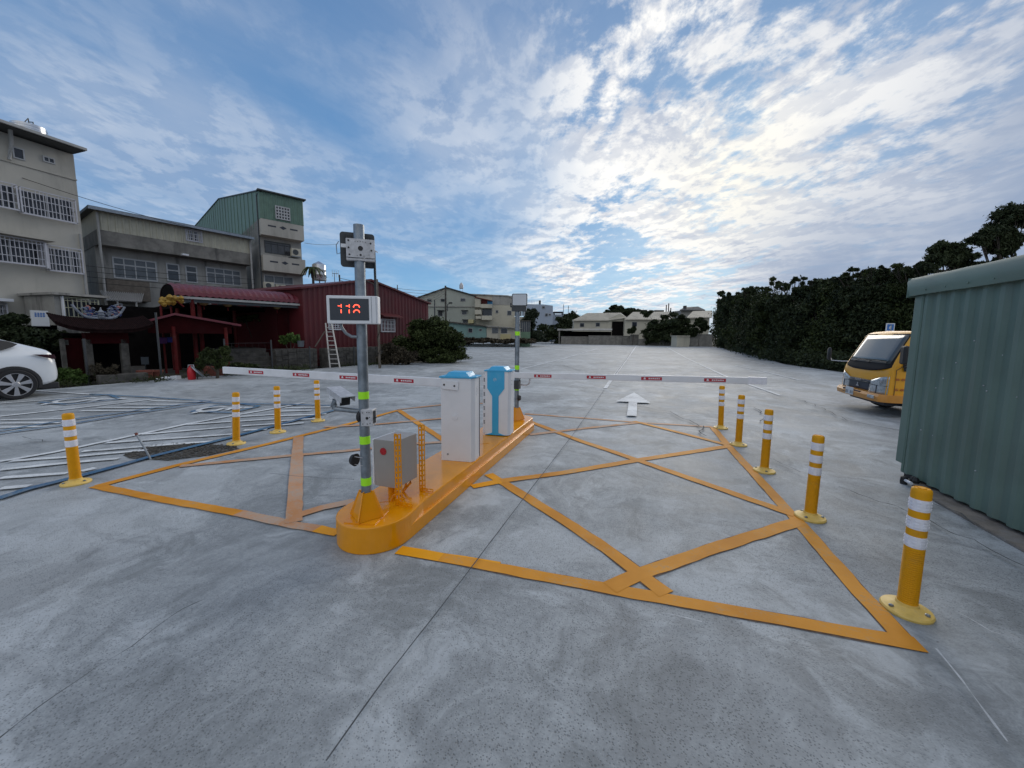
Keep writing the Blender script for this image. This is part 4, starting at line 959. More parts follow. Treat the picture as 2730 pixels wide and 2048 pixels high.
def grille(par, F, a0, a1, z0, z1, off=0.0, pitch=0.11, rails=(0.02, 0.28, 0.62, 0.88), mt='grille', deep=0.30, arcs=True, bw=0.022, fw=0.05):
    """a box window guard: dark opening behind, bars in front"""
    if a0 > a1: a0, a1 = a1, a0
    m = MB()
    for x0, x1, y0, y1 in ((a0, a0 + fw, z0, z1), (a1 - fw, a1, z0, z1), (a0, a1, z0 - 0.03, z0 + 0.03), (a0, a1, z1 - 0.02, z1 + 0.02)):
        m.fbox(F, x0, x1, y0, y1, off + deep - 0.03, off + deep + 0.01)
    for x0, x1 in ((a0, a0 + 0.03), (a1 - 0.03, a1)):
        for z_ in (z0, (z0 + z1) / 2, z1 - 0.03): m.fbox(F, x0, x1, z_, z_ + 0.03, off, off + deep)
    n = int((a1 - a0) / pitch)
    for i in range(1, n):
        s_ = a0 + (a1 - a0) * i / n; top = z1 - (0.14 if (arcs and i % 6 in (2, 3)) else 0.03)
        m.fbox(F, s_ - bw / 2, s_ + bw / 2, z0, top, off + deep - 0.02, off + deep)
    for rr in rails:
        z_ = z0 + (z1 - z0) * rr; m.fbox(F, a0, a1, z_ - bw * 0.6, z_ + bw * 0.6, off + deep - 0.015, off + deep + 0.004)
    g = m.build('window_guard', M[mt], par)
    m = MB(); m.fbox(F, a0 + 0.04, a1 - 0.04, z0 + 0.06, z1 - 0.08, off - 0.02, off + 0.02); w_ = m.build('pane', M['window'], g)
    m = MB()
    for k in range(0, 5):
        s_ = a0 + 0.04 + (a1 - a0 - 0.08) * k / 4; m.fbox(F, s_ - 0.025, s_ + 0.025, z0 + 0.06, z1 - 0.08, off + 0.02, off + 0.04)
    m.build('window_frame', M['frame'], g)
    return g
def pixwin(F, p0, p1, off=0.0):
    a0, z1 = F.at(*p0, off); a1, z0 = F.at(*p1, off); return a0, a1, z0, z1

M['roof_maroon'] = mat('dark_maroon_tiles', (0.014, 0.007, 0.007), 0.9, var=0.4, scale=9, spec=0.05)
# --- four storey beige house, far left
F1 = Face((-26, 0), 0)
sR, zR = F1.at(196, 415); _, zEave = F1.at(193, 412)
h1 = thing('apartment_house', 'tall beige four storey house at the left edge with white window guards and dark eaves', 'house', (-29, 8, 0))
m = MB(); m.fbox(F1, 2.0, sR, 0, zEave, -9, 0); m.build('wall', M['plaster'], h1)
zc1 = F1.at(100, 452)[1]
m = MB(); m.fbox(F1, 2.0, sR + 0.01, zc1 - 0.03, zc1 + 0.03, -0.01, 0.05); m.build('cornice', M['plaster'], h1)
sO, zO = F1.at(228, 404, 0.9)
m = MB(); a_ = 5.4
m.prism([F1.pt(2.0, zO + 0.0, 0.9), F1.pt(sO, zO, 0.9), F1.pt(sO, zO + 0.16, 0.9), F1.pt(2.0, zO + 0.16, 0.9)], F1.n * -6.5)
m.build('roof', M['roof_dark'], h1)
m = MB(); m.fbox(F1, 2.0, sO + 0.02, zO + 0.02, zO + 0.13, 0.9, 1.0); m.build('gutter', M['pipe'], h1)
for p0, p1, c_, fr in (((30, 389), (67, 430), 1, 'frame'), ((112, 414), (147, 440), 2, 'frame')): window(h1, F1, *pixwin(F1, p0, p1), cols=c_, frame=fr)
grille(h1, F1, *pixwin(F1, (-40, 478), (44, 563)), pitch=0.13); grille(h1, F1, *pixwin(F1, (50, 497), (209, 597), 0.3), pitch=0.115)
grille(h1, F1, *pixwin(F1, (-60, 620), (120, 712), 0.3), pitch=0.125, arcs=False, deep=0.5); grille(h1, F1, *pixwin(F1, (124, 652), (226, 731), 0.3), pitch=0.11)
a0, a1, z0, z1 = pixwin(F1, (116, 647), (130, 716), 0.5); m = MB(); m.fbox(F1, a0, a1, z0, z1, 0.0, 0.56); m.build('guard_post', M['grille'], h1)
a0, z0 = F1.at(135, 647, 0.3); m = MB(); m.fbox(F1, 2.0, a0, z0, z0 + 0.09, 0, 0.75); m.build('ledge', M['plaster'], h1)
grille(h1, F1, *pixwin(F1, (-40, 806), (25, 850), 0.2), pitch=0.12, deep=0.2)
a0, z0 = F1.at(34, 805, 0.5); m = MB(); m.fbox(F1, 2.0, a0, z0, z0 + 0.12, 0, 0.6); m.build('window_canopy', M['white'], h1)
m = MB(); s_, _ = F1.at(232, 800, 0.08); m.cyl(F1.pt(sR - 0.12, 3.2, 0.08), F1.pt(sR - 0.12, 6.3, 0.08), 0.05, n=8); m.build('downpipe', M['pipe'], h1)
m = MB(); s_, zt_a = F1.at(14, 330, 0.25); s2_, zb_a = F1.at(28, 425, 0.25); m.tube([F1.pt(s_, zt_a, 0.6), F1.pt(s_ + 0.12, (zt_a + zb_a) / 2, 0.2), F1.pt(s2_, zb_a, 0.15)], 0.07, 8); m.build('downpipe', M['pipe'], h1)
m = MB(); m.tube([F1.pt(F1.at(97, 823)[0], F1.at(97, 823)[1], 0.1), F1.pt(F1.at(115, 824)[0], F1.at(115, 823)[1], 0.35), F1.pt(F1.at(138, 817)[0], F1.at(138, 817)[1], 0.1)], 0.03, 6); m.build('lamp_arm', M['pipe'], h1, smooth=True)
# porch extension with yellowed guard
F1b = Face((-23.6, 0), 0)
px0, pz1 = F1b.at(143, 786); px1, _ = F1b.at(272, 790)
m = MB(); m.fbox(F1b, px0, px1, 0, F1b.at(200, 868)[1], -2.3, 0.0); m.fbox(F1b, px0, px0 + 0.5, 0, pz1, -2.3, -0.02); m.fbox(F1b, px0 - 0.15, px1 + 0.15, pz1, pz1 + 0.10, -2.39, 0.25)
m.build('porch', M['plaster_dark'], h1)
grille(h1, F1b, *pixwin(F1b, (166, 792), (270, 866), 0.05), pitch=0.13, mt='grille_y', deep=0.06, arcs=False)
a0, a1, z0, z1 = pixwin(F1b, (163, 789), (175, 851), 0.1); m = MB(); m.fbox(F1b, a0, a1, z0, z1, 0.02, 0.14); m.build('porch_post', M['white'], h1)
# wall sign with blue characters
sF = Face((-23.0, 0), 0); a0, z1 = sF.at(80, 827); a1, z0 = sF.at(131, 857)
sg = thing('wall_sign', 'small white sign with blue characters on the beige house above the hedge', 'sign', sF.pt((a0 + a1) / 2, z0))
m = MB(); m.fbox(sF, a0, a1, z0 - 0.2, z1, -0.04, 0.02); m.build('board', M['plate'], sg)
m = MB()
for k in range(4):
    b0_ = a0 + (a1 - a0) * (0.2 + 0.155 * k); bw_ = (a1 - a0) * 0.12; zz_ = z0 + (z1 - z0) * 0.42; hh = (z1 - z0) * 0.30
    for q_ in range(3): m.fbox(sF, b0_, b0_ + bw_, zz_ + hh * q_ / 2.2, zz_ + hh * q_ / 2.2 + 0.035, 0.02, 0.024)
    m.fbox(sF, b0_ + bw_ * 0.42, b0_ + bw_ * 0.58, zz_ - 0.02, zz_ + hh + 0.04, 0.02, 0.0235)
    m.fbox(sF, b0_ + bw_ * 0.1, b0_ + bw_ * 0.2, zz_ - 0.02, zz_ + hh * 0.5, 0.02, 0.0235)
m.build('characters', M['blue_sign'], sg)

# --- middle house: two storeys under a cream clad attic
d_ = ray(268, 700); k_ = -27.0 / d_.x
F2m = Face((-27.0, d_.y * k_), 15.6)
def p2(px, py, off=0.0): return F2m.at(px, py, off)
sRr = p2(672, 700)[0]; zRoof = (p2(262, 562)[1] + p2(670, 640)[1]) / 2; zC = (p2(262, 614)[1] + p2(672, 676)[1]) / 2; zB = (p2(270, 655)[1] + p2(672, 705)[1]) / 2
h2 = thing('row_house', 'weathered grey two storey house with a cream ribbed attic, middle of the left row', 'house', F2m.pt(sRr / 2, 0, -4))
zb0 = zB - 0.02
m = MB(); m.fbox(F2m, 0, sRr, 0, zB, -8, -0.9); m.build('wall', M['plaster_dark'], h2)
m = MB(); m.fbox(F2m, -0.02, sRr, zB, zC, -8, 0.0); m.build('concrete_band', M['concrete_old'], h2)
m = MB(); corr(m, F2m, -0.02, sRr, zC, zRoof, 0.0, 0.28, 0.035); m.fbox(F2m, -0.02, sRr, zC + 0.001, zRoof, -8, -0.002); m.build('attic_cladding', M['cream_clad'], h2)
m = MB(); m.fbox(F2m, -0.3, sRr + 0.05, zRoof, zRoof + 0.14, -4.2, 0.35); m.build('roof', M['roof_dark'], h2)
m = MB(); m.fbox(F2m, -0.3, sRr + 0.05, zRoof - 0.05, zRoof + 0.1, 0.352, 0.46); m.build('gutter', M['galv'], h2)
for a_, b_, c_, t_ in (((297, 684), (421, 752), 4, 0.66), ((547, 711), (644, 764), 4, 0.66)): window(h2, F2m, *pixwin(F2m, a_, b_, -0.9), off=-0.9, cols=c_, transom=t_, pane='pane_grey', w=0.07)
for a_, b_ in (((441, 701), (481, 753)), ((492, 707), (528, 756))): window(h2, F2m, *pixwin(F2m, a_, b_, -0.9), off=-0.9, cols=1, transom=0.62, w=0.07)
grille(h2, F2m, *pixwin(F2m, (494, 609), (541, 647), 0.1), pitch=0.10, deep=0.08, arcs=False)
m = MB(); a0, a1, z0, z1 = pixwin(F2m, (284, 741), (402, 776)); m.fbox(F2m, a0, a1, z0 - 0.6, z1, -0.9, -0.1); m.build('balcony_wall', M['wood'], h2)
for px in (270, 668):
    a_ = p2(px, 700)[0]; m = MB(); m.cyl(F2m.pt(a_, 2.6, 0.12), F2m.pt(a_, zRoof - 0.1, 0.12), 0.06, n=8); m.build('downpipe', M['pipe'], h2)
a_, z_ = p2(492, 680, 0.1); m = MB(); m.fbox(F2m, a_ - 0.15, a_ + 0.15, z_ - 0.05, z_ + 0.05, 0.0, 0.3); m.build('wall_lamp', M['white'], h2)
# white ribbed canopy under it
cn = thing('awning', 'white ribbed sheet awning sloping down below the grey house', 'awning', F2m.pt(1.5, 3.0, 1.5))
a0, zt_w = p2(266, 775, -0.2); a1, _ = p2(384, 780, -0.2); b0_, zb_w = p2(285, 801, 1.3); b1_, _ = p2(378, 803, 1.3)
m = MB(); n_ = 22
for i in range(n_):
    for j, (h_,) in enumerate(((0.0,), (0.045,))):
        t0, t1 = (i + j * 0.5) / n_, (i + j * 0.5 + 0.5) / n_
        A_, B_ = F2m.pt(a0 + (a1 - a0) * t0, zt_w + h_, -0.2), F2m.pt(a0 + (a1 - a0) * t1, zt_w + h_, -0.2)
        C_, D_ = F2m.pt(b0_ + (b1_ - b0_) * t1, zb_w + h_, 1.3), F2m.pt(b0_ + (b1_ - b0_) * t0, zb_w + h_, 1.3)
        m.hexa([A_ - Vector((0, 0, .01)), B_ - Vector((0, 0, .01)), C_ - Vector((0, 0, .01)), D_ - Vector((0, 0, .01)), A_, B_, C_, D_])
m.build('awning_sheet', M['frame'], cn)
m = MB()
for a_ in (b0_ + 0.4, b1_ - 0.2): m.cyl(F2m.pt(a_, 0, 1.2), F2m.pt(a_, zb_w, 1.2), 0.04, n=8)
m.build('awning_post', M['pipe'], cn)

# --- tower house with green cladding
d_ = ray(697, 640); c2_ = F2m.pt(*p2(697, 640)[:1], 0, 0); k_ = (c2_.y / d_.y)
F3 = Face((d_.x * k_ * 0.97, d_.y * k_ * 0.97), 27)
def p3(px, py, off=0.0): return F3.at(px, py, off)
h3 = thing('tower_house', 'narrow tower house with green ribbed top storey and beige balcony fronts with diamond cut-outs', 'house', F3.pt(1, 0, -4))
sT = p3(810, 600)[0]; zt0, zt1_ = p3(697, 508)[1], p3(810, 538)[1]; zT = (zt0 + zt1_) / 2
zg = (p3(697, 580)[1] + p3(808, 603)[1]) / 2
def bandz(l, r): return (p3(697, l)[1] + p3(809, r)[1]) / 2
z_a0, z_b1, z_b0 = bandz(626, 641), bandz(677, 694), bandz(721, 731)
m = MB(); m.fbox(F3, 0, sT, 0, zg, -9, -0.8); m.build('wall', M['plaster_dark'], h3)
# side profile of the clad top: low monopitch at the front, steep at the back
S3 = Face(F3.o, 27 - 90); S3.u = -F3.n.copy(); S3.n = -F3.u.copy()
b1s, b1z = S3.at(584, 531); b2s, b2z = S3.at(519, 604)
prof = [(0, 0.0), (0, zT), (b1s, b1z), (b2s, b2z), (b2s, 0.0)]
m = MB(); m.prism([F3.pt(-0.0, z_, -s_) for s_, z_ in [(0.0, zg - 0.02), (0, zT), (b1s, b1z), (b2s, b2z), (b2s, zg - 1.5), (0.9, zg - 1.5), (0.9, zg - 0.02)]], F3.u * (sT - 0.0)); m.build('clad_storey', M['green_clad'], h3)
m = MB(); corr(m, F3, 0.0, sT, zg, zT, 0.004, 0.26, 0.03)
n_ = 26
for i in range(n_):
    s_ = b2s * (i + 0.5) / n_
    zz_ = zT + (b1z - zT) * s_ / b1s if s_ < b1s else b1z + (b2z - b1z) * (s_ - b1s) / (b2s - b1s)
    m.box((F3.pt(0, 0, -s_).x - F3.u.x * 0.0, F3.pt(0, 0, -s_).y, zg - 0.4), (0.07, 0.05, zz_ - zg + 0.38), math.atan2(F3.u.y, F3.u.x))
m.build('cladding_ribs', M['green_clad'], h3)
m = MB(); m.fbox(F3, -0.1, sT + 0.15, zT, zT + 0.08, -0.3, 0.22); 
m.prism([F3.pt(-0.06, zT + 0.02, -0.25), F3.pt(-0.06, zT + 0.09, -0.25), F3.pt(-0.06, b1z + 0.07, -b1s), F3.pt(-0.06, b2z + 0.05, -b2s - 0.1), F3.pt(-0.06, b2z - 0.02, -b2s - 0.1), F3.pt(-0.06, b1z, -b1s)], F3.u * (sT + 0.15))
m.build('roof', M['roof_dark'], h3)
for zlo, zhi in ((z_a0, zg - 0.02), (z_b0, z_b1)):
    m = MB(); m.fbox(F3, 0.02, sT - 0.02, zlo, zhi, -0.82, 0.0); bp = m.build('balcony_front', M['plaster'], h3)
    zc_ = zlo + (zhi - zlo) * 0.62; m = MB(); L_ = sT
    for x0, x1 in ((0.16, 0.34), (0.66, 0.84)): m.fbox(F3, L_ * x0, L_ * x1, zc_ - 0.05, zc_ + 0.05, -0.01, 0.006)
    m.prism([F3.pt(L_ * 0.5 + a_, zc_ + b_, 0.0) for a_, b_ in ((-0.22, 0), (0, -0.12), (0.22, 0), (0, 0.12))], F3.n * 0.007); m.build('cut_out', M['ink'], bp)
window(h3, F3, *pixwin(F3, (704, 641), (776, 683), -0.8), off=-0.8, cols=4, transom=0.8, frame='dark_metal')
window(h3, F3, *pixwin(F3, (703, 732), (784, 790), -0.8), off=-0.8, cols=3, transom=0.6, pane='pane_grey')
# white lattice window in the cladding
a0, a1, z0, z1 = pixwin(F3, (734, 549), (773, 589), 0.05); m = MB()
for i in range(6): s_ = a0 + (a1 - a0) * i / 5; m.fbox(F3, s_ - 0.03, s_ + 0.03, z0, z1, 0.04, 0.10)
for i in range(5): z_ = z0 + (z1 - z0) * i / 4; m.fbox(F3, a0 - 0.03, a1 + 0.03, z_ - 0.035, z_ + 0.035, 0.04, 0.102)
lw = m.build('window', M['frame'], h3); m = MB(); m.fbox(F3, a0, a1, z0, z1, 0.03, 0.05); m.build('pane', M['window'], lw)
m = MB(); m.cyl(F3.pt(-0.02, 3, -0.5), F3.pt(-0.02, zT - 0.2, -0.5), 0.05, n=8); m.cyl(F3.pt(-0.02, zT - 0.2, -0.5), F3.pt(0.1, zT, 0.1), 0.05, n=8); m.build('downpipe', M['dark_metal'], h3)
def aircon(F, p0, p1, off, lab):
    a0, a1, z0, z1 = pixwin(F, p0, p1, off)
    t = thing('air_conditioner', lab, 'air conditioner', F.pt((a0 + a1) / 2, z0, off - 0.15), 'outdoor air conditioner units on the tower house')
    m = MB(); m.fbox(F, a0, a1, z0, z1, off - 0.32, off); m.build('housing', M['cream_far'], t, bevel=0.02)
    r = (z1 - z0) * 0.36; c = F.pt(a0 + (a1 - a0) * 0.42, (z0 + z1) / 2, off); m = MB(); m.cyl(c - F.n * 0.01, c + F.n * 0.012, r, n=20); m.build('fan_grille', M['dark_metal'], t)
    m = MB(); m.fbox(F, a0, a1, z0 - 0.04, z0, off - 0.8, off); m.build('shelf', M['galv'], t)
aircon(F3, (777, 661), (803, 685), 0.1, 'white outdoor air conditioner unit above the upper diamond balcony')
aircon(F3, (704, 751), (732, 772), 0.3, 'left of two low air conditioner units over the red awning roof')
aircon(F3, (736, 758), (763, 777), 0.3, 'right of two low air conditioner units over the red awning roof')

# --- red shed behind the display
cR = AT(1143, 900, 27.0); F4 = Face((cR.x, cR.y), 8.4 + 180); F4.u = Vector((-math.sin(rad(8.4)), -math.cos(rad(8.4)), 0)); F4.n = Vector((math.cos(rad(8.4)), -math.sin(rad(8.4)), 0))
L4 = F4.at(806, 790)[0]; zE = F4.at(1145, 809)[1]; 
pk_s, pk_z = F4.at(985, 748)
h4 = thing('red_shed', 'dark red ribbed metal shed with a low gable behind the counter display', 'shed', F4.pt(L4 / 2, 0, -3))
top4 = lambda s_: zE + (pk_z - zE) * (1 - abs(s_ - pk_s) / (pk_s if s_ < pk_s else (L4 - pk_s)))
zbt = F4.at(980, 938)[1]
m = MB(); m.prism([F4.pt(0, 0, 0), F4.pt(L4, 0, 0), F4.pt(L4, zE, 0), F4.pt(pk_s, pk_z, 0), F4.pt(0, zE, 0)], F4.n * -8); m.build('wall', M['red_clad'], h4)
m = MB(); corr(m, F4, 0.0, pk_s, 0.0, top4, 0.003, 0.28, 0.035); corr(m, F4, pk_s, L4, 0.0, top4, 0.003, 0.28, 0.035); m.build('ribbed_sheet', M['red_clad'], h4)
m = MB()
m.prism([F4.pt(-0.15, zE - 0.07, 0.15), F4.pt(-0.15, zE + 0.02, 0.15), F4.pt(pk_s, pk_z + 0.08, 0.15), F4.pt(L4 + 0.15, zE + 0.02, 0.15), F4.pt(L4 + 0.15, zE - 0.07, 0.15), F4.pt(pk_s, pk_z - 0.02, 0.15)], F4.n * -8.3); m.build('roof', M['red_clad'], h4)
grille(h4, F4, *pixwin(F4, (1053, 853), (1016, 884), 0.05), pitch=0.12, deep=0.06, arcs=False)
grille(h4, F4, *pixwin(F4, (912, 862), (876, 878), 0.05), pitch=0.12, deep=0.06, arcs=False)
a0, z0 = F4.at(1065, 848, 0.2); a1, _ = F4.at(1015, 842, 0.2); m = MB(); m.prism([F4.pt(a0, z0, 0.5), F4.pt(a1, z0, 0.5), F4.pt(a1, z0 + 0.2, 0.02), F4.pt(a0, z0 + 0.2, 0.02)], Vector((0, 0, 0.04))); m.build('window_canopy', M['red_clad'], h4)
# stone plinth under the red shed, and the low stone wall at its left
F5 = Face(F4.o + F4.n * 0.9, 0); F5.u, F5.n = F4.u, F4.n
def stone_wall(name, F, a0, a1, h, th, lab, seed, mt='stone'):
    r = random.Random(seed); t = thing(name, lab, 'wall', F.pt((a0 + a1) / 2, 0))
    m = MB(); m.fbox(F, min(a0, a1), max(a0, a1), -0.1, h, -th, 0); m.build('wall_core', M[mt], t)
    m = MB(); s_ = min(a0, a1)
    while s_ < max(a0, a1) - 0.1:
        z_ = 0.02; w_ = r.uniform(0.2, 0.42)
        while z_ < h - 0.1:
            hh = r.uniform(0.15, 0.32); m.fbox(F, s_ + 0.015, min(s_ + w_, max(a0, a1)), z_, min(z_ + hh - 0.02, h), 0, r.uniform(0.02, 0.07)); z_ += hh
        s_ += w_
    m.build('stone_facing', M[mt], t, bevel=0.02); return t
F6 = Face((0, 0), 0); pa_, pb2 = AT(735, 975, 17.0), AT(846, 975, 18.4)
F6.o = Vector((pa_.x, pa_.y, 0)); F6.u = (pb2 - pa_); F6.u.z = 0; L6 = F6.u.length; F6.u.normalize(); F6.n = Vector((F6.u.y, -F6.u.x, 0))
if F6.n.dot(F6.o) > 0: F6.n = -F6.n
stone_wall('stone_wall', F6, 0, L6, F6.at(790, 930)[1], 0.5, 'rough grey stone retaining wall left of the ladder, potted plants on top', 4)
a0, a1 = F5.at(1012, 940)[0], F5.at(870, 940)[0]; stone_wall('stone_wall', F5, a0, a1, F5.at(960, 926)[1], 0.5, 'dark stone base wall below the red shed, behind the grey pole', 5)
a0, a1 = F5.at(1145, 940)[0], F5.at(1013, 940)[0]; stone_wall('stone_wall', F5, a0, a1, F5.at(1060, 924)[1], 0.5, 'overgrown stone wall between the utility pole and the big bush', 6)

# --- red vaulted canopy of the temple yard
d_ = ray(465, 786); F7 = Face((d_.x * (-17.3 / d_.x), d_.y * (-17.3 / d_.x)), 21)
F7.o.z = 0; L7, _ = F7.at(841, 812); zEv = F7.at(465, 788)[1]
cv = thing('temple_canopy', 'long dark red barrel vaulted canopy roof in front of the temple yard', 'canopy', F7.pt(L7 / 2, 0, -1.5))
_, zTop = F7.at(440, 756, -1.2); Wd = 2.9; rise = zTop - zEv
pts = [( -0.02 + Wd * (1 - math.cos(math.pi * i / 16)) / 2, rise * math.sin(math.pi * i / 16) ** 0.8) for i in range(17)]
m = MB(); n_ = int(L7 / 0.22); vs = []; fs = []
for j in range(2 * n_ + 1):
    s_ = L7 * j / (2 * n_); hh = 0.055 if j % 2 else 0.0
    for o_, z_ in pts: vs.append(F7.pt(s_, zEv + z_ + hh, -o_))
for j in range(2 * n_):
    for i in range(16): fs.append((j * 17 + i, j * 17 + i + 1, (j + 1) * 17 + i + 1, (j + 1) * 17 + i))
m.add(vs, fs); m.build('roof_sheet', M['awning_red'], cv)
m = MB(); m.fbox(F7, -0.02, L7 + 0.05, zEv - 0.10, zEv - 0.01, -0.05, 0.06); m.build('gutter', M['pipe'], cv)
m = MB()
for s_ in (0.02, L7 - 0.05): m.prism([F7.pt(s_, zEv + z_ - 0.02, -o_) for o_, z_ in pts], F7.u * 0.03)
m.build('open_end_shade', M['dark_in'], cv)  # black sheets painted in for the shade inside the open vault ends
m = MB(); m.fbox(F7, 0.1, L7 - 0.05, zEv - 0.22, zEv - 0.10, -Wd, -Wd + 0.08); m.fbox(F7, 0.1, L7 - 0.05, zEv - 0.22, zEv - 0.12, -0.12, -0.06)
for k in range(9): s_ = 0.3 + (L7 - 0.6) * k / 8; m.fbox(F7, s_ - 0.03, s_ + 0.03, zEv - 0.12, zEv - 0.06, -Wd, -0.1)
m.build('roof_frame', M['dark_metal'], cv)
for s_, o_ in ((0.55, -0.12), (0.85, -0.5), (0.55, -Wd + 0.1), (L7 * 0.5, -Wd + 0.1)): 
    m = MB(); m.cyl(F7.pt(s_, 0, o_), F7.pt(s_, zEv - 0.1, o_), 0.075, n=12); m.build('post', M['post_red'], cv, smooth=True)
m = MB(); m.cyl(F7.pt(L7 - 0.08, 0.6, -0.1), F7.pt(L7 - 0.08, zEv - 0.1, -0.1), 0.045, n=10); m.build('downpipe', M['white'], cv, smooth=True)
# dark hall behind the canopy
hl = thing('temple_hall', 'dark open fronted hall with red door leaves in the shade below the vaulted canopy', 'hall', F7.pt(L7 * 0.6, 0, -4.5))
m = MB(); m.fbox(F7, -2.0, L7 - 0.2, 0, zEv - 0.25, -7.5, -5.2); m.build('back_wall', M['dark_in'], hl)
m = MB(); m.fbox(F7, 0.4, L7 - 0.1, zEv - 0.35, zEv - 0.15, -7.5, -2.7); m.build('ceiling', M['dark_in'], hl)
m = MB(); m.fbox(F7, L7 - 0.55, L7 - 0.3, 0, zEv - 0.3, -6, -0.6); m.build('side_wall', M['temple_red'], hl)
for px_l, px_r in ((738, 772), (790, 822)):
    a0, a1, z0, z1 = pixwin(F7, (px_l, 815), (px_r, 925), -0.7); m = MB(); m.fbox(F7, a0, a1, 0.9, zEv - 0.3, -0.74, -0.7); m.build('door_leaf', M['temple_red'], hl)
for px in (783, 806):
    a0, a1, z0, z1 = pixwin(F7, (px, 835), (px + 6, 905), -0.68); m = MB(); m.fbox(F7, a0, a1, z0, z1, -0.69, -0.68); m.build('paper_couplet', M['post_red'], hl)
# steps and terrace
stp = thing('stone_steps', 'wide dark grey stone steps leading up to the temple hall', 'steps', F7.pt(4, 0, 0.3))
a0, a1 = F7.at(600, 960, 0.5)[0], F7.at(735, 960, 0.5)[0]
m = MB()
for k in range(5): m.fbox(F7, a0, a1, 0, 0.18 * (k + 1), -6, 0.75 - 0.34 * k)
m.build('steps', M['stone'], stp)
struct_t = MB(); struct_t.fbox(F7, -6.5, a0, -0.1, 0.03, -8, 1.6); struct(struct_t.build('temple_yard', M['stone']))
def lantern(c, r, lab, mt, h=None):
    t = thing('lantern', lab, 'lantern', c, 'paper lanterns under the red canopy')
    h = h or r * 1.5; m = MB(); pr = []
    for i in range(13):
        a_ = math.pi * i / 12 - math.pi / 2; pr.append((max(0.02, r * math.cos(a_) * (1 - 0.05 * (i % 2))), h / 2 * math.sin(a_)))
    m.lathe(pr, c, 16); m.build('paper_body', M[mt], t, smooth=True)
    m = MB(); m.lathe([(r * 0.35, h / 2 - 0.01), (r * 0.35, h / 2 + 0.03)], c, 12); m.lathe([(r * 0.3, -h / 2 - 0.03), (r * 0.3, -h / 2 + 0.01)], c, 12); m.build('cap', M['temple_red'], t)
    m = MB(); m.cyl((c[0], c[1], c[2] - h / 2 - 0.16), (c[0], c[1], c[2] - h / 2), 0.02, 0.012, 6); m.cyl((c[0], c[1], c[2] + h / 2), (c[0], c[1], c[2] + h / 2 + 0.12), 0.006, n=5); m.build('tassel', M['post_red'], t)
    return t
for (px, py, off), lab in zip(((543, 807, -0.35), (607, 811, -0.35), (738, 818, -0.35)),
        ('pale round lantern under the canopy gutter, nearest the red posts', 'middle pale round lantern hanging below the canopy gutter', 'pale lantern near the right end of the canopy, above the red door')):
    a_, z_ = F7.at(px, py, off); lantern(F7.pt(a_, z_, off), 0.17, lab, 'lantern_pale')
ga = thing('lantern_garland', 'arched garland of bunched yellow lanterns at the left end of the canopy', 'garland', F7.pt(-0.3, 2.4, 0.1))
r3 = random.Random(12)
for i, (px, py) in enumerate(((432, 806), (437, 812), (434, 798), (445, 800), (452, 793), (449, 806), (459, 800), (467, 796), (462, 806), (476, 799), (483, 803), (482, 795))):
    a_, z_ = F7.at(px, py, 0.12); m = MB(); c = F7.pt(a_, z_, 0.12 + r3.uniform(-0.1, 0.1)); rr = r3.uniform(0.09, 0.13)
    m.lathe([(0.02, -rr), (rr * 0.7, -rr * 0.6), (rr, 0), (rr * 0.7, rr * 0.6), (0.02, rr)], c, 10); m.build('yellow_lantern', M['yellow_lantern'], ga, smooth=True)
a0, z0 = F7.at(428, 815, 0.1); a1, _ = F7.at(490, 815, 0.1)
m = MB(); m.cyl(F7.pt(a0, 0, 0.1), F7.pt(a0, z0, 0.1), 0.035, n=8); m.cyl(F7.pt(a0 + 0.35, 0, -0.2), F7.pt(a0 + 0.35, z0, -0.2), 0.035, n=8); m.tube([F7.pt(a0, z0, 0.1), F7.pt((a0 + a1) / 2, z0 + 0.35, 0.1), F7.pt(a1, z0, 0.1)], 0.03, 8); m.build('arch_frame', M['post_red'], ga)

# --- low red gable pavilion
F8 = Face(F7.pt(0, 0, 0.9), 21 + 8)
pl, pkk, prr = F8.at(372, 862), F8.at(465, 838), F8.at(640, 868)
pv = thing('pavilion', 'low open pavilion with a shallow dull red gable roof, left of the steps', 'pavilion', F8.pt(pkk[0], 0, -1))
m = MB()
for (a_, b_) in ((pl, pkk), (pkk, prr)):
    m.prism([F8.pt(a_[0], a_[1] - 0.04, 0.3), F8.pt(a_[0], a_[1] + 0.04, 0.3), F8.pt(b_[0], b_[1] + 0.04, 0.3), F8.pt(b_[0], b_[1] - 0.04, 0.3)], F8.n * -2.8)
m.build('roof', M['awning_red'], pv)
m = MB(); m.prism([F8.pt(pl[0] + 0.2, pl[1] - 0.35, 0.1), F8.pt(prr[0] - 0.3, pl[1] - 0.35, 0.1), F8.pt(prr[0] - 0.3, prr[1], 0.1), F8.pt(pkk[0], pkk[1] - 0.05, 0.1), F8.pt(pl[0] + 0.2, pl[1], 0.1)], F8.n * -0.06); m.build('gable_board', M['temple_red'], pv)
for a_, o_ in ((pl[0] + 0.9, 0.1), (pkk[0] + 0.1, -2.2), (prr[0] - 0.5, 0.1), (pl[0] + 0.9, -2.2)):
    m = MB(); m.cyl(F8.pt(a_, 0, o_), F8.pt(a_, pl[1] - 0.1, o_), 0.06, n=10); m.build('post', M['post_red'], pv)
m = MB(); m.fbox(F8, pl[0], prr[0], 0, 2.3, -3.4, -3.3); m.build('back_wall', M['dark_in'], pv)

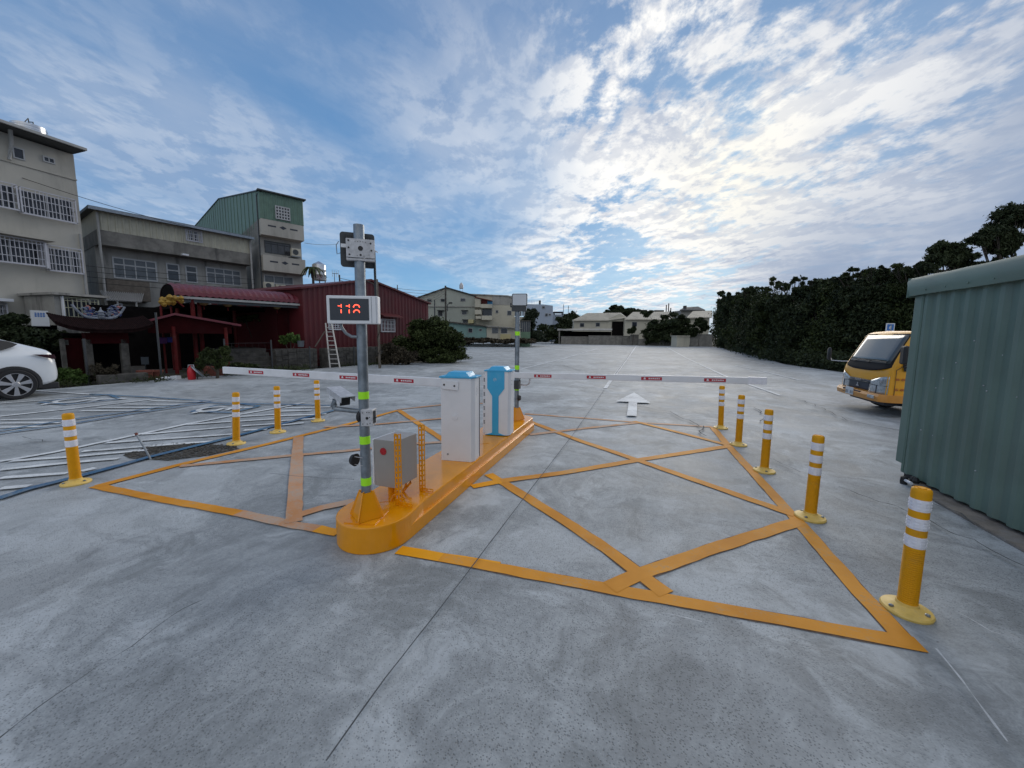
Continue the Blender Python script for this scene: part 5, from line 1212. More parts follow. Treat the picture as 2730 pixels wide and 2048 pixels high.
# --- small shrine gate with a dragon ridge
F9 = Face(F7.pt(-3.9, 0, 0.9), 14)
F9 = Face((G(330, 1022).x - 1.4, G(330, 1022).y + 0.2), 14)
def p9(px, py, off=0.0): return F9.at(px, py, off)
l9, r9 = p9(176, 900)[0], p9(372, 900)[0]
sh = thing('shrine_gate', 'small dark shrine gate with red panels, grey pillars and a painted dragon ridge roof', 'shrine', F9.pt((l9 + r9) / 2, 0, -1))
ze = p9(250, 879)[1]; zr = p9(280, 858)[1]
m = MB()
for k in range(9):
    t_ = k / 8; a_ = l9 - 0.25 + (r9 - l9 + 0.5) * t_; up9 = 0.22 * (2 * abs(t_ - 0.5)) ** 3
    if k < 8:
        t2 = (k + 1) / 8; a2 = l9 - 0.25 + (r9 - l9 + 0.5) * t2; up2 = 0.22 * (2 * abs(t2 - 0.5)) ** 3
        m.hexa([F9.pt(a_, ze - 0.1 + up9, 0.55), F9.pt(a2, ze - 0.1 + up2, 0.55), F9.pt(a2, zr + up2 * 0.6, -0.5), F9.pt(a_, zr + up9 * 0.6, -0.5),
                F9.pt(a_, ze - 0.02 + up9, 0.55), F9.pt(a2, ze - 0.02 + up2, 0.55), F9.pt(a2, zr + 0.09 + up2 * 0.6, -0.5), F9.pt(a_, zr + 0.09 + up9 * 0.6, -0.5)])
m.build('tiled_roof', M['roof_maroon'], sh)
m = MB(); nn_ = 46
for k in range(nn_ + 1):
    t_ = k / nn_; a_ = l9 - 0.25 + (r9 - l9 + 0.5) * t_; up9 = 0.22 * (2 * abs(t_ - 0.5)) ** 3
    m.tube([F9.pt(a_, ze - 0.01 + up9, 0.57), F9.pt(a_, zr + 0.10 + up9 * 0.6, -0.5)], 0.03, 6)
m.build('tile_ribs', M['roof_maroon'], sh, smooth=True)
m = MB(); m.fbox(F9, l9 + 0.4, r9 - 0.3, ze - 0.45, ze - 0.1, -0.4, 0.1); m.build('lintel', M['temple_red'], sh)
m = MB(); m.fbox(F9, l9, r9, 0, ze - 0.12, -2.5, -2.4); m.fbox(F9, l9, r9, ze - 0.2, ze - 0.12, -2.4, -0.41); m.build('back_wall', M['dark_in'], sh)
for px in (164, 230, 327):
    a_ = p9(px + 6, 950)[0]; m = MB(); w_ = 0.05 if px == 164 else 0.10; m.fbox(F9, a_ - w_, a_ + w_, 0, ze - 0.3, -0.1, 0.1); m.build('stone_pillar', M['stone'], sh, bevel=0.02)
a0, a1 = p9(177, 950)[0], p9(226, 950)[0]; m = MB(); m.fbox(F9, a0, a1, 0, p9(200, 902)[1], -0.16, -0.1); m.build('red_panel', M['temple_red'], sh)
a0, z0 = p9(172, 925)[0], p9(172, 920)[1]; m = MB(); m.fbox(F9, a0, a0 + 0.1, z0, z0 + 0.16, -0.1, -0.04); m.build('paper_charm', M['stone'], sh)
# ridge: upswept ends, scroll work, two beasts and finial
rg = MB(); zz0 = zr + 0.12; al_, ar_ = p9(204, 845)[0], p9(346, 845)[0]
def ridge_pt(t_, dz_=0.0): a_ = al_ + (ar_ - al_) * t_; return F9.pt(a_, zz0 + 0.42 * (2 * abs(t_ - 0.5)) ** 3.5 + dz_, -0.45)
rg.tube([ridge_pt(i / 24) for i in range(25)], [0.05 if 4 < i < 20 else 0.035 for i in range(25)], 8); rg.build('ridge', M['ceramic'], sh, smooth=True)
r4 = random.Random(9)
for q_, (mt, t0, t1, n_) in enumerate((('ceramic_blue', 0.22, 0.48, 16), ('ceramic', 0.2, 0.5, 14), ('ceramic_pink', 0.25, 0.40, 5), ('ceramic_blue', 0.62, 0.88, 18), ('ceramic', 0.6, 0.9, 22), ('ceramic_pink', 0.75, 0.9, 4))):
    m = MB()
    for k in range(n_):
        c = ridge_pt(r4.uniform(t0, t1), r4.uniform(0.04, 0.30)); a_ = r4.uniform(0, 6.3); l_ = r4.uniform(0.05, 0.14)
        p_ = [c + F9.u * l_ * math.cos(a_ + w_) * s_ + Vector((0, 0, 0.8 * l_ * math.sin(a_ + w_) * s_)) for w_, s_ in ((0, 0.2), (0.7, 0.7), (1.5, 1.0), (2.4, 0.8))]
        m.tube(p_, [0.022, 0.03, 0.022, 0.008], 6)
    m.build('ridge_carving', M[mt], sh)
m = MB(); c = ridge_pt(0.52); m.lathe([(0.10, 0), (0.12, 0.04), (0.07, 0.06), (0.11, 0.12), (0.06, 0.15), (0.09, 0.21), (0.03, 0.27), (0.01, 0.36)], c, 10); m.build('finial', M['ceramic'], sh)

# ================================================================== yard details on the left
F7e = F7
def pot(c, r, h, mt, lab, plant=None, group='flower pots along the edge of the lot'):
    t = thing('flower_pot', lab, 'flower pot', c, group)
    m = MB(); m.lathe([(r * 0.68, 0), (r * 0.92, h * 0.82), (r * 1.04, h * 0.82), (r * 1.04, h), (r * 0.9, h), (r * 0.86, h * 0.85), (0.01, h * 0.85)], c, 18); m.build('pot', M[mt], t, smooth=True)
    m = MB(); m.lathe([(r * 0.84, h * 0.84), (r * 0.5, h * 0.92), (0.01, h * 0.93)], c, 12); m.build('soil', M['soil'], t)
    return t
def edge(px, py, back=0.0):
    p = G(px, py); return p + (p.normalized()) * back
P_ = [(389, 1015, 0.22, 0.27, 'terracotta', 'wide red brown plastic pot, leftmost of the pots at the lot edge'), (417, 1012, 0.2, 0.24, 'terracotta', 'dull red pot standing just left of the dark fence post'),
      (556, 1000, 0.18, 0.26, 'terracotta', 'brown pot behind the bright red canister'), (572, 1004, 0.20, 0.28, 'terracotta', 'larger brown pot under the leggy green plant'),
      (590, 1003, 0.13, 0.18, 'terracotta', 'small brown pot just left of the barrier arm tip')]
for px, py, r, h, mt, lab in P_:
    c = edge(px, py, 0.35); c.z = -0.1 if False else 0.0; pot(c, r, h + 0.05, mt, lab)
c = edge(330, 1023, 0.45); t = thing('planter_trough', 'long dark grey planter trough at the lot edge near the shrine gate', 'planter', c)
m = MB(); m.box((c.x, c.y, 0), (0.3, 1.15, 0.28), rad(-12)); m.build('trough', M['stone'], t, bevel=0.02)
c = edge(343, 1018, 0.3); t = thing('bottle', 'pale plastic bottle lying upright between planter and pots', 'bottle', c)
m = MB(); m.lathe([(0.05, 0), (0.055, 0.02), (0.05, 0.15), (0.02, 0.21), (0.02, 0.25), (0.001, 0.25)], c, 12); m.build('body', M['grille'], t, smooth=True)
c = edge(469, 1013, 0.1); t = thing('concrete_block', 'small white block on the lot edge beside white stones', 'block', c)
m = MB(); m.box((c.x, c.y, 0), (0.22, 0.2, 0.13), 0.3); m.build('block', M['plate'], t, bevel=0.01)
t = thing('pebble_heap', 'small heap of white pebbles at the foot of the fence post', 'pebbles', edge(450, 1014, 0.25)); r5 = random.Random(2)
t_m = MB()
for k in range(26):
    q = edge(450, 1014, 0.25) + Vector((r5.uniform(-0.2, 0.2), r5.uniform(-0.25, 0.25), 0)); s = r5.uniform(0.03, 0.06); t_m.lathe([(s * 0.5, 0), (s, s * 0.5), (s * 0.5, s)], (q.x, q.y, r5.uniform(0, 0.06)), 7)
t_m.build('pebbles', M['plate'], t)
# bright red canister
c = edge(512, 1013, 0.12); t = thing('red_canister', 'bright red canister standing at the lot edge under the red posts', 'canister', c)
m = MB(); m.lathe([(0.10, 0), (0.115, 0.03), (0.115, 0.30), (0.09, 0.40), (0.05, 0.44), (0.05, 0.48), (0.001, 0.48)], c, 18); m.build('body', M['hydrant'], t, smooth=True)
m = MB(); m.tube([c + Vector((-0.09, -0.05, 0.34)), c + Vector((-0.05, -0.05, 0.50)), c + Vector((0.05, 0.05, 0.50)), c + Vector((0.09, 0.05, 0.34))], 0.014, 6); m.build('handle', M['galv_light'], t, smooth=True)
c = AT(525, 990, 13.2); t = thing('garden_pan', 'grey metal pan leaning beside the red canister', 'pan', (c.x, c.y, 0))
m = MB(); m.cyl((c.x, c.y, 0.26), (c.x + 0.02, c.y + 0.03, 0.29), 0.26, n=20); m.build('pan', M['galv'], t)
m = MB(); m.tube([(c.x, c.y, 0.0), (c.x, c.y, 0.27)], 0.02, 6); m.build('pan_stand', M['dark_metal'], t)
c = AT(386, 958, 14.5); t = thing('paper_notice', 'small white notice board standing in the dark shrine doorway', 'notice', (c.x, c.y, 0))
zt_n = ZAT(c.x, c.y, 952); m = MB(); m.box((c.x, c.y, zt_n - 0.28), (0.03, 0.22, 0.28), rad(-50)); m.build('board', M['pane_grey'], t); m = MB(); m.cyl((c.x, c.y, 0), (c.x, c.y, zt_n - 0.28), 0.015, n=6); m.build('stand', M['dark_metal'], t)
c = AT(447, 905, 14.2); t = thing('hanging_banner', 'small purple and blue cloth hanging between the red posts', 'banner', (c.x, c.y, 1.2))
mp = mat('purple_cloth', (0.06, 0.012, 0.09), 0.8, var=0.2); mb_ = mat('deep_blue_cloth', (0.015, 0.015, 0.14), 0.8, var=0.2)
m = MB(); m.fbox(F7, F7.at(418, 905, 0.3)[0], F7.at(445, 905, 0.3)[0], F7.at(430, 916, 0.3)[1], F7.at(430, 900, 0.3)[1], 0.28, 0.3); m.build('purple_cloth', mp, t)
m = MB(); m.fbox(F7, F7.at(446, 905, 0.3)[0], F7.at(463, 905, 0.3)[0], F7.at(450, 913, 0.3)[1], F7.at(450, 899, 0.3)[1], 0.28, 0.3); m.build('blue_cloth', mb_, t)

# fence posts and sagging wires along the lot edge
FP = [(237, 1024, 905), (431, 1012, 835), (604, 1000, 905), (727, 991, 908), (828, 985, 925), (945, 976, 925), (1183, 962, 880), (1236, 958, 905)]
LABS = ['dark fence post at the left, just right of the white car', 'dark fence post in front of the lantern garland', 'dark fence post at the tip of the left barrier arm', 'dark fence post in front of the stone steps',
        'dark fence post left of the ladder', 'dark fence post half hidden behind the near steel pole', 'dark fence post in front of the big bush', 'last dark fence post at the right end of the big bush']
tops = []
for (px, py, pt), lab in zip(FP, LABS):
    p = G(px, py); p = p + p.normalized() * 0.12; p.z = 0; zt_f = ZAT(p.x, p.y, pt); tops.append((p, zt_f))
    t = thing('fence_post', lab, 'fence post', p, 'dark posts along the left edge of the lot')
    m = MB(); m.cyl((p.x, p.y, -0.1), (p.x, p.y, zt_f), 0.032, n=10); m.build('post', M['dark_metal'], t, smooth=True)
    m = MB(); m.cyl((p.x, p.y, zt_f), (p.x, p.y, zt_f + 0.02), 0.036, n=10); m.build('cap', M['dark_metal'], t)
for k in range(2, 7):
    (a_, za), (b_, zb2) = tops[k], tops[k + 1]; t = thing('fence_net', 'thin dark wire netting strung between fence posts, span %s' % ('beside the steps', 'over the stone wall', 'by the ladder', 'in front of the vines', 'at the big bush')[k - 2], 'fence', a_)
    m = MB(); zz_ = min(za, zb2) - 0.1; n_ = int((b_ - a_).length / 0.22)
    for j in range(5): m.tube([Vector((a_.x, a_.y, 0.1 + (zz_ - 0.1) * j / 4)), Vector((b_.x, b_.y, 0.1 + (zz_ - 0.1) * j / 4))], 0.006, 4)
    for j in range(1, n_): q = a_.lerp(b_, j / n_); m.tube([Vector((q.x, q.y, 0.1)), Vector((q.x, q.y, zz_))], 0.004, 4)
    m.build('netting', M['wire'], t)
# the ladder
q0_, q1_ = AT(880, 978, 18.0), AT(906, 975, 18.0); u0, u1_ = CAMP + ray(869, 850) * 1, None
tl, tr = AT(868, 862, 18.9), AT(884, 862, 18.9)
q0_.z = q1_.z = 0.0
t = thing('ladder', 'pale aluminium ladder leaning against the red shed', 'ladder', (q0_ + q1_) / 2)
for a_, b_ in ((q0_, tl), (q1_, tr)): m = MB(); m.tube([a_, b_], 0.035, 6); m.build('rail', M['ladder'], t)
for k in range(1, 10): f_ = k / 10.0; m = MB(); m.tube([q0_.lerp(tl, f_), q1_.lerp(tr, f_)], 0.022, 6); m.build('rung', M['ladder'], t)
# second leg prop
p0_, p1_ = AT(840, 925, 18.5), AT(866, 884, 18.8); t = thing('timber_prop', 'thin leaning timber between the stone wall and the ladder', 'timber', p0_)
m = MB(); m.tube([p0_, p1_], 0.03, 6); m.build('pole', M['wood'], t)
# utility poles
def upole(px, pyb, pyt, d, r, lab, mt='wood', lean=0.0):
    b_ = AT(px, pyb, d); b_.z = 0; zt_u = ZAT(b_.x, b_.y, pyt); t = thing('utility_pole', lab, 'utility pole', b_)
    m = MB(); m.cyl((b_.x, b_.y, -0.1), (b_.x + lean, b_.y, zt_u), r, r * 0.75, 10); m.build('pole', M[mt], t, smooth=True); return t, b_, zt_u
t, b_, zt_u = upole(1012, 977, 745, 18.2, 0.055, 'weathered utility pole beside the counter display, wrapped in dead vines')
m = MB(); m.tube([Vector((b_.x + 0.07 * math.cos(k * 0.9), b_.y + 0.07 * math.sin(k * 0.9), 0.05 + k * 0.12)) for k in range(22)], 0.02, 5); m.build('dead_vine', M['bark'], t)
t, b_, zt_u = upole(1189, 905, 762, 60, 0.17, 'concrete utility pole in front of the far cream gable house', 'stone')
m = MB(); c = AT(1193, 812, 59.5); d2_ = AT(1201, 808, 59.5); m.tube([(c.x, c.y, c.z - 1.0), c, d2_], 0.07, 6); m.build('street_lamp_arm', M['dark_metal'], t); m = MB(); m.box((d2_.x, d2_.y, d2_.z - 0.1), (0.5, 0.3, 0.2)); m.build('lamp_head', M['dark_metal'], t)
upole(1160, 900, 800, 40, 0.08, 'short dark pole above the big bush', 'dark_metal')
upole(906, 760, 733, 33, 0.08, 'short dark mast above the left slope of the red shed roof', 'dark_metal')
upole(1060, 790, 760, 34, 0.05, 'thin dark mast above the right slope of the red shed roof', 'dark_metal')
# tv antenna
c = AT(892, 745, 33); t = thing('tv_antenna', 'spindly television antenna against the sky above the red shed', 'antenna', (c.x, c.y, 0)); m = MB()
m.tube([(c.x, c.y, 4), (c.x, c.y, c.z + 0.5)], 0.03, 5); e_ = AT(886, 729, 33); e1 = AT(902, 730, 33); m.tube([e_, e1], 0.025, 5)
for k in range(4): q = e_.lerp(e1, k / 3); m.tube([q + Vector((0, 0, -0.3)), q + Vector((0, 0, 0.3))], 0.015, 4)
m.build('mast', M['galv'], t)
# water tanks
def tank(px, py0, py1, d, r, lab, legs=0.6):
    b_ = AT(px, py1, d); tt = AT(px, py0, d); t = thing('water_tank', lab, 'water tank', b_); h = tt.z - b_.z
    m = MB(); m.lathe([(r * 0.98, 0), (r, 0.02 * h), (r, 0.27 * h), (r * 1.02, 0.28 * h), (r, 0.29 * h), (r, 0.53 * h), (r * 1.02, 0.54 * h), (r, 0.55 * h), (r, 0.80 * h), (r * 0.9, 0.84 * h), (r * 0.15, 0.99 * h), (0.02, h)], b_, 24); m.build('tank_body', M['steel_tank'], t, smooth=True)
    for k in range(4):
        a_ = rad(45 + 90 * k); m = MB(); m.cyl((b_.x + r * 0.8 * math.cos(a_), b_.y + r * 0.8 * math.sin(a_), b_.z - legs), (b_.x + r * 0.8 * math.cos(a_), b_.y + r * 0.8 * math.sin(a_), b_.z), 0.04 * max(1, d / 30), n=6); m.build('leg', M['dark_metal'], t)
    return t, b_
tank(852, 697, 748, 30, 0.48, 'tall stainless steel water tank standing behind the red shed roof', 1.6)
tt_, b_ = tank(79, 333, 358, 24.5, 0.72, 'round steel water tank showing above the eaves of the beige house', 1.2)
m = MB(); c = Vector((b_.x, b_.y, AT(75, 333, 24.5).z)); q = AT(75, 316, 24.5); m.tube([c + Vector((0.25, -0.3, -0.1)), q, Vector((q.x, q.y, c.z))], 0.03, 6); q2 = AT(88, 326, 24.5); m.tube([q + Vector((0, 0, -0.2)), q2, Vector((q2.x, q2.y, c.z - 0.1))], 0.03, 6); m.build('tank_ladder', M['dark_metal'], tt_)
# wires
def wire(p0, p1, sag, lab, r=0.012):
    m = MB(); p0, p1 = Vector(p0), Vector(p1); m.tube([p0.lerp(p1, i / 16) - Vector((0, 0, 4 * sag * (i / 16) * (1 - i / 16))) for i in range(17)], r, 4)
    return tag(m.build('overhead_cable', M['wire'], at=p0), lab, 'cable', 'overhead cables in front of the left houses')
wire(AT(-40, 440, 17), AT(672, 640, 24), 0.3, 'upper overhead cable crossing the two left houses')
for k in range(4): wire(AT(-40, 676 + 16 * k, 18), AT(680, 745 + 12 * k, 24), 0.15, ['topmost', 'second', 'third', 'lowest'][k] + ' of four cables strung low in front of the grey house windows')
wire(AT(812, 648, 26), AT(903, 650, 33), 0.1, 'single cable leaving the tower house to the right, against the sky')
for k in range(4): wire(AT(906, 742 + 6 * k, 33), AT(1189, 775 + 8 * k, 60), 0.4, ['top', 'second', 'third', 'bottom'][k] + ' cable of the bundle above the red shed roof', 0.02)
for k in range(3): wire(AT(1100, 800 + 12 * k, 50), AT(1189, 770 + 5 * k, 60), 0.3, ['upper', 'middle', 'lower'][k] + ' cable running up to the far concrete pole', 0.03)

# ================================================================== far buildings
def fbox2(m, px0, px1, py0, pyb, d, thick, mi=0, base0=True):
    a_, b_ = AT(px0, py0, d), AT(px1, py0, d); z1 = AT((px0 + px1) / 2, py0, d).z; z0 = 0.0 if base0 else AT((px0 + px1) / 2, pyb, d).z
    m.hexa([Vector((p.x, p.y, z)) + o for z in (z0, z1) for p, o in ((a_, Vector()), (b_, Vector()), (b_, F2 * thick), (a_, F2 * thick))], mi)
def fwin(par, px0, px1, py0, py1, d, mt='window', name='window', proud=0.08, fr=True):
    m = MB()
    if fr: fbox2(m, px0 - 1, px1 + 1, py0 - 1, py1 + 1, d - proud * 0.6, proud, base0=False); f = m.build(name, M['frame'], par); m = MB(); fbox2(m, px0, px1, py0, py1, d - proud, proud * 0.5, base0=False); m.build('pane', M[mt], f); return f
    fbox2(m, px0, px1, py0, py1, d - proud, proud, base0=False); return m.build(name, M[mt], par)
D1 = 62
f1 = thing('gable_house', 'large pale sage three storey house with a shallow gable and small awninged windows', 'house', AT(1190, 905, D1 + 5).xy.to_3d())
m = MB(); m.prism([AT(1106, 905, D1), AT(1266, 905, D1), AT(1266, 791, D1), AT(1190, 769, D1), AT(1106, 798, D1)], F2 * 12); m.build('wall', M['sage_far'], f1)
m = MB(); m.prism([AT(1102, 798, D1 - 0.3), AT(1190, 767.5, D1 - 0.3), AT(1268, 790, D1 - 0.3), AT(1268, 787.5, D1 - 0.3), AT(1190, 765, D1 - 0.3), AT(1102, 795.5, D1 - 0.3)], F2 * 12.5); m.build('roof', M['roof_dark'], f1)
m = MB(); fbox2(m, 1106, 1266, 816, 818.5, D1 - 0.15, 0.2, base0=False); m.build('cornice', M['plaster_dark'], f1)
for q in ((1139, 1150, 797, 804), (1175, 1185, 797, 804), (1228, 1240, 796, 803), (1168, 1179, 829, 842), (1232, 1243, 829, 838), (1235, 1245, 854, 860)):
    w_ = fwin(f1, *q, D1)
    if q[2] > 820: m = MB(); fbox2(m, q[0] - 3, q[1] + 4, q[2] - 2.5, q[2] - 0.5, D1 - 0.6, 0.6, base0=False); m.build('window_canopy', M['roof_dark'], f1)
f2_ = thing('apartment_block', 'cream apartment block behind the far lamp, with red and blue screens on a balcony', 'apartment block', AT(1320, 905, D1 + 6).xy.to_3d())
m = MB(); m.prism([AT(1266, 905, D1 + 0.5), AT(1372, 905, D1 + 0.5), AT(1372, 799, D1 + 0.5), AT(1355, 789.5, D1 + 0.5), AT(1266, 784.5, D1 + 0.5)], F2 * 11); fbox2(m, 1372, 1398, 845, 0, D1 - 0.5, 9); m.build('wall', M['cream_far'], f2_)
m = MB(); m.prism([AT(1250, 786, D1 + 0.3), AT(1355, 790, D1 + 0.3), AT(1376, 800, D1 + 0.3), AT(1376, 797.5, D1 + 0.3), AT(1355, 787.5, D1 + 0.3), AT(1250, 783, D1 + 0.3)], F2 * 11.5); fbox2(m, 1312, 1372, 788.5, 813, D1 + 0.45, 0.04, base0=False); m.build('roof', M['plaster_dark'], f2_)
for (x0, x1, y0, y1, mt) in ((1266, 1281, 797, 819, 'cream_far'), (1281, 1312, 811, 821, 'cream_far'), (1284, 1312, 842, 853, 'cream_far'), (1266, 1283, 826, 838, 'cream_far'), (1268, 1283, 843, 850, 'cream_far'), (1248, 1262, 852, 862, 'yellow_far')):
    m = MB(); fbox2(m, x0, x1, y0, y1, D1 - 1.4, 1.4, base0=False); m.build('balcony', M[mt], f2_)
mr = mat('red_laundry_screen', (0.18, 0.03, 0.03), 0.7, var=0.3, scale=1); mbl = mat('blue_laundry_screen', (0.04, 0.22, 0.42), 0.6, var=0.2, scale=1)
m = MB(); fbox2(m, 1283, 1299, 798, 810, D1 - 0.6, 0.1, base0=False); m.build('red_screen', mr, f2_)
m = MB(); fbox2(m, 1299, 1313, 802, 815, D1 - 0.6, 0.1, base0=False); m.build('blue_screen', mbl, f2_)
m = MB(); m.prism([AT(1265, 791, D1 - 1.6), AT(1312, 801, D1 - 1.6), AT(1312, 802.5, D1 - 1.6), AT(1265, 792.5, D1 - 1.6)], F2 * 1.6); m.build('balcony_roof', M['terracotta'], f2_)
fwin(f2_, 1286, 1311, 823, 841, D1 + 0.5); fwin(f2_, 1322, 1328, 828, 834, D1 + 0.5); fwin(f2_, 1353, 1363, 829, 840, D1 + 0.5); fwin(f2_, 1373, 1390, 826, 842, D1 + 0.4, 'pane_grey')
f3_ = thing('teal_shed', 'long low pale teal sheet building left of the far pole, with a dark lean-to roof', 'shed', AT(1250, 908, D1 - 5).xy.to_3d())
DT = D1 - 6
m = MB(); m.prism([AT(1180, 908, DT), AT(1297, 908, DT), AT(1297, 872, DT), AT(1200, 860, DT), AT(1180, 858, DT)], F2 * 4); m.build('wall', M['teal_far'], f3_)
m = MB(); m.prism([AT(1165, 853, DT - 0.4), AT(1300, 869, DT - 0.4), AT(1300, 872, DT - 0.4), AT(1165, 857, DT - 0.4)], F2 * 4.6); m.build('roof', M['stone'], f3_)
fwin(f3_, 1249, 1259, 876, 886, DT); fwin(f3_, 1278, 1284, 878, 882, DT)
f4_ = thing('low_house', 'low cream and pale yellow house with two porch openings beside the teal shed', 'house', AT(1335, 908, D1 - 5).xy.to_3d())
m = MB(); m.prism([AT(1297.5, 908, DT), AT(1388, 908, DT), AT(1388, 876, DT), AT(1297.5, 870, DT)], F2 * 4); m.build('wall', M['cream_far'], f4_)
m = MB(); m.prism([AT(1296, 868, DT - 0.5), AT(1390, 875, DT - 0.5), AT(1390, 877, DT - 0.5), AT(1296, 870.5, DT - 0.5)], F2 * 4.6); m.build('roof', M['plaster_dark'], f4_)
fwin(f4_, 1312, 1328, 875, 888, DT, 'pane_grey'); fwin(f4_, 1336, 1352, 876, 888, DT)
m = MB(); fbox2(m, 1334, 1362, 891, 905, DT - 0.15, 0.15, base0=False); m.build('yellow_panel', M['yellow_far'], f4_)
f5_ = thing('green_porch_house', 'small house with a green base and dark glazed porch right of the far pole', 'house', AT(1400, 908, D1 - 5).xy.to_3d())
m = MB(); fbox2(m, 1388, 1414, 885, 0, DT, 4); m.build('base_wall', M['green_far'], f5_); m = MB(); fbox2(m, 1387, 1414, 856, 885, DT + 0.05, 3.5, base0=False); m.build('glazed_porch', M['window'], f5_)
m = MB()
for k in range(6): x_ = 1388 + 5 * k; fbox2(m, x_, x_ + 0.8, 857, 885, DT - 0.02, 0.06, base0=False)
m.build('mullions', M['plaster_dark'], f5_); m = MB(); fbox2(m, 1385, 1416, 854.5, 857, DT - 0.2, 4, base0=False); m.build('roof', M['stone'], f5_)
f6_ = thing('blue_grey_building', 'pale blue grey flat roofed building far behind the far lamp', 'building', AT(1440, 905, 100).xy.to_3d())
m = MB(); m.prism([AT(1404, 905, 100), AT(1474, 905, 100), AT(1474, 815, 100), AT(1450, 812, 100), AT(1404, 811, 100)], F2 * 14); m.build('wall', M['blue_far'], f6_)
fwin(f6_, 1446, 1452, 817, 822, 100, proud=0.2); fwin(f6_, 1454, 1460, 836, 843, 100, proud=0.2); fwin(f6_, 1464, 1468, 837, 841, 100, proud=0.2)
m = MB()
for k in range(8): x_ = 1408 + 4.3 * k; fbox2(m, x_, x_ + 0.4, 801, 811, 101, 0.06, base0=False)
fbox2(m, 1406, 1440, 802, 802.5, 101, 0.06, base0=False); m.build('roof_railing', M['galv'], f6_); m = MB(); fbox2(m, 1437, 1442, 801, 811, 101, 1.0, base0=False); m.build('roof_tank', M['dark_metal'], f6_)
f7_ = thing('distant_block', 'low dark and pale building with rooftop masts, far off left of centre', 'building', AT(1495, 905, 110).xy.to_3d())
m = MB(); fbox2(m, 1474, 1525, 838, 0, 110, 8); m.build('wall', M['blue_far'], f7_); m = MB(); fbox2(m, 1476, 1502, 831, 833, 110, 6, base0=False); fbox2(m, 1476, 1479, 831, 840, 110, 1, base0=False); fbox2(m, 1498, 1501, 831, 840, 110, 1, base0=False); m.build('roof_frame', M['ink'], f7_)
m = MB()
for x_, y_ in ((1502, 812), (1515, 815)): fbox2(m, x_, x_ + 1.4, y_, 838, 110, 0.2, base0=False); fbox2(m, x_ - 1.5, x_ + 3, y_ + 5, y_ + 5.6, 110, 0.1, base0=False)
m.build('mast', M['galv'], f7_)
# pagoda like water tower on the sage house roof
c = AT(1230, 780, D1 + 4); t = thing('water_tank', 'small round rooftop tank on thin legs above the sage gable house', 'water tank', c)
m = MB(); tz = AT(1230, 753, D1 + 4).z; bz = AT(1230, 770, D1 + 4).z; m.lathe([(0.28, bz), (0.34, bz + 0.05), (0.34, bz + (tz - bz) * 0.55), (0.22, bz + (tz - bz) * 0.8), (0.02, tz)], (c.x, c.y, 0), 14); m.build('tank_body', M['galv_light'], t, smooth=True)
for dx_ in (-0.25, 0.25): m = MB(); m.cyl((c.x + dx_, c.y, AT(1230, 790, D1 + 4).z), (c.x + dx_, c.y, bz + 0.05), 0.03, n=5); m.build('leg', M['galv_light'], t)

D2 = 84
def roofhouse(lab, wl_, gab, rf, D, wins, dark=None):
    c = AT(wl_[0], 905, D); t = thing('cottage', lab, 'house', (c.x, c.y, 0))
    m = MB(); fbox2(m, wl_[0], wl_[1], wl_[2], 0, D, 7)
    if gab: m.prism([AT(gab[0], 910, D), AT(gab[2], 910, D), AT(gab[2], gab[3] + 9, D), AT(gab[1], gab[3], D), AT(gab[0], wl_[2], D)], F2 * 7)
    m.build('wall', M['cream_far'], t)
    (x0, y0), (x1, y1), (x2, y2), (x3, y3) = rf                # eave left, eave right, ridge right, ridge left
    A_, B_ = AT(x0, y0, D - 0.5), AT(x1, y1, D - 0.5); C_, D_ = AT(x2, y2, D + 3.5), AT(x3, y3, D + 3.5)
    m = MB(); m.prism([A_, B_, C_, D_], Vector((0, 0, -0.2))); n_ = int((B_ - A_).length / 0.5)
    for k in range(n_ + 1): p_, q_ = A_.lerp(B_, k / n_), D_.lerp(C_, k / n_); m.tube([p_ + Vector((0, 0, 0.03)), q_ + Vector((0, 0, 0.03))], 0.035, 4)
    if gab: m.prism([AT(x1, y1, D - 0.5), C_, AT(gab[2] + 2, gab[3] + 10, D + 0.0), AT(gab[2] + 2, gab[3] + 10, D - 0.5)], Vector((0, 0, -0.15)))
    m.build('roof', M['roof_cream'], t)
    for w_ in wins: fwin(t, *w_, D)
    if dark: m = MB(); fbox2(m, dark[0], dark[1], dark[2], dark[3], D - 0.1, 0.12, base0=False); m.build('open_porch', M['dark_in'], t)
    return t
roofhouse('left cottage at the far end, cream walls, two small windows and a dark porch', (1530, 1620, 852), (1618, 1652, 1669, 836), ((1527, 854), (1621, 853), (1655, 834), (1566, 835)), D2, [(1547, 1557, 862, 871), (1589, 1599, 861, 870)], (1632, 1666, 857, 900))
roofhouse('middle cottage at the far end, pale sheet roof half hidden by a spreading tree', (1666, 1790, 850), None, ((1666, 851), (1795, 851), (1790, 831), (1688, 832)), D2 - 1, [(1686, 1698, 859, 870), (1738, 1750, 859, 870)])
roofhouse('right cottage at the far end, beside the dark bamboo hedge', (1828, 1892, 846), None, ((1830, 847), (1898, 845), (1898, 828), (1848, 830)), D2 - 6, [])
c = AT(1850, 905, 95); t = thing('distant_house', 'dark roofed house rising behind the right cottage', 'house', (c.x, c.y, 0)); m = MB(); fbox2(m, 1815, 1875, 828, 0, 95, 6); m.build('wall', M['plaster_dark'], t)
m = MB(); m.prism([AT(1812, 829, 94), AT(1880, 829, 94), AT(1861, 820, 96), AT(1825, 822, 96)], Vector((0, 0, 0.25))); m.build('roof', M['roof_dark'], t); m = MB(); fbox2(m, 1826, 1831, 815, 824, 95, 1, base0=False); m.build('chimney', M['stone'], t)
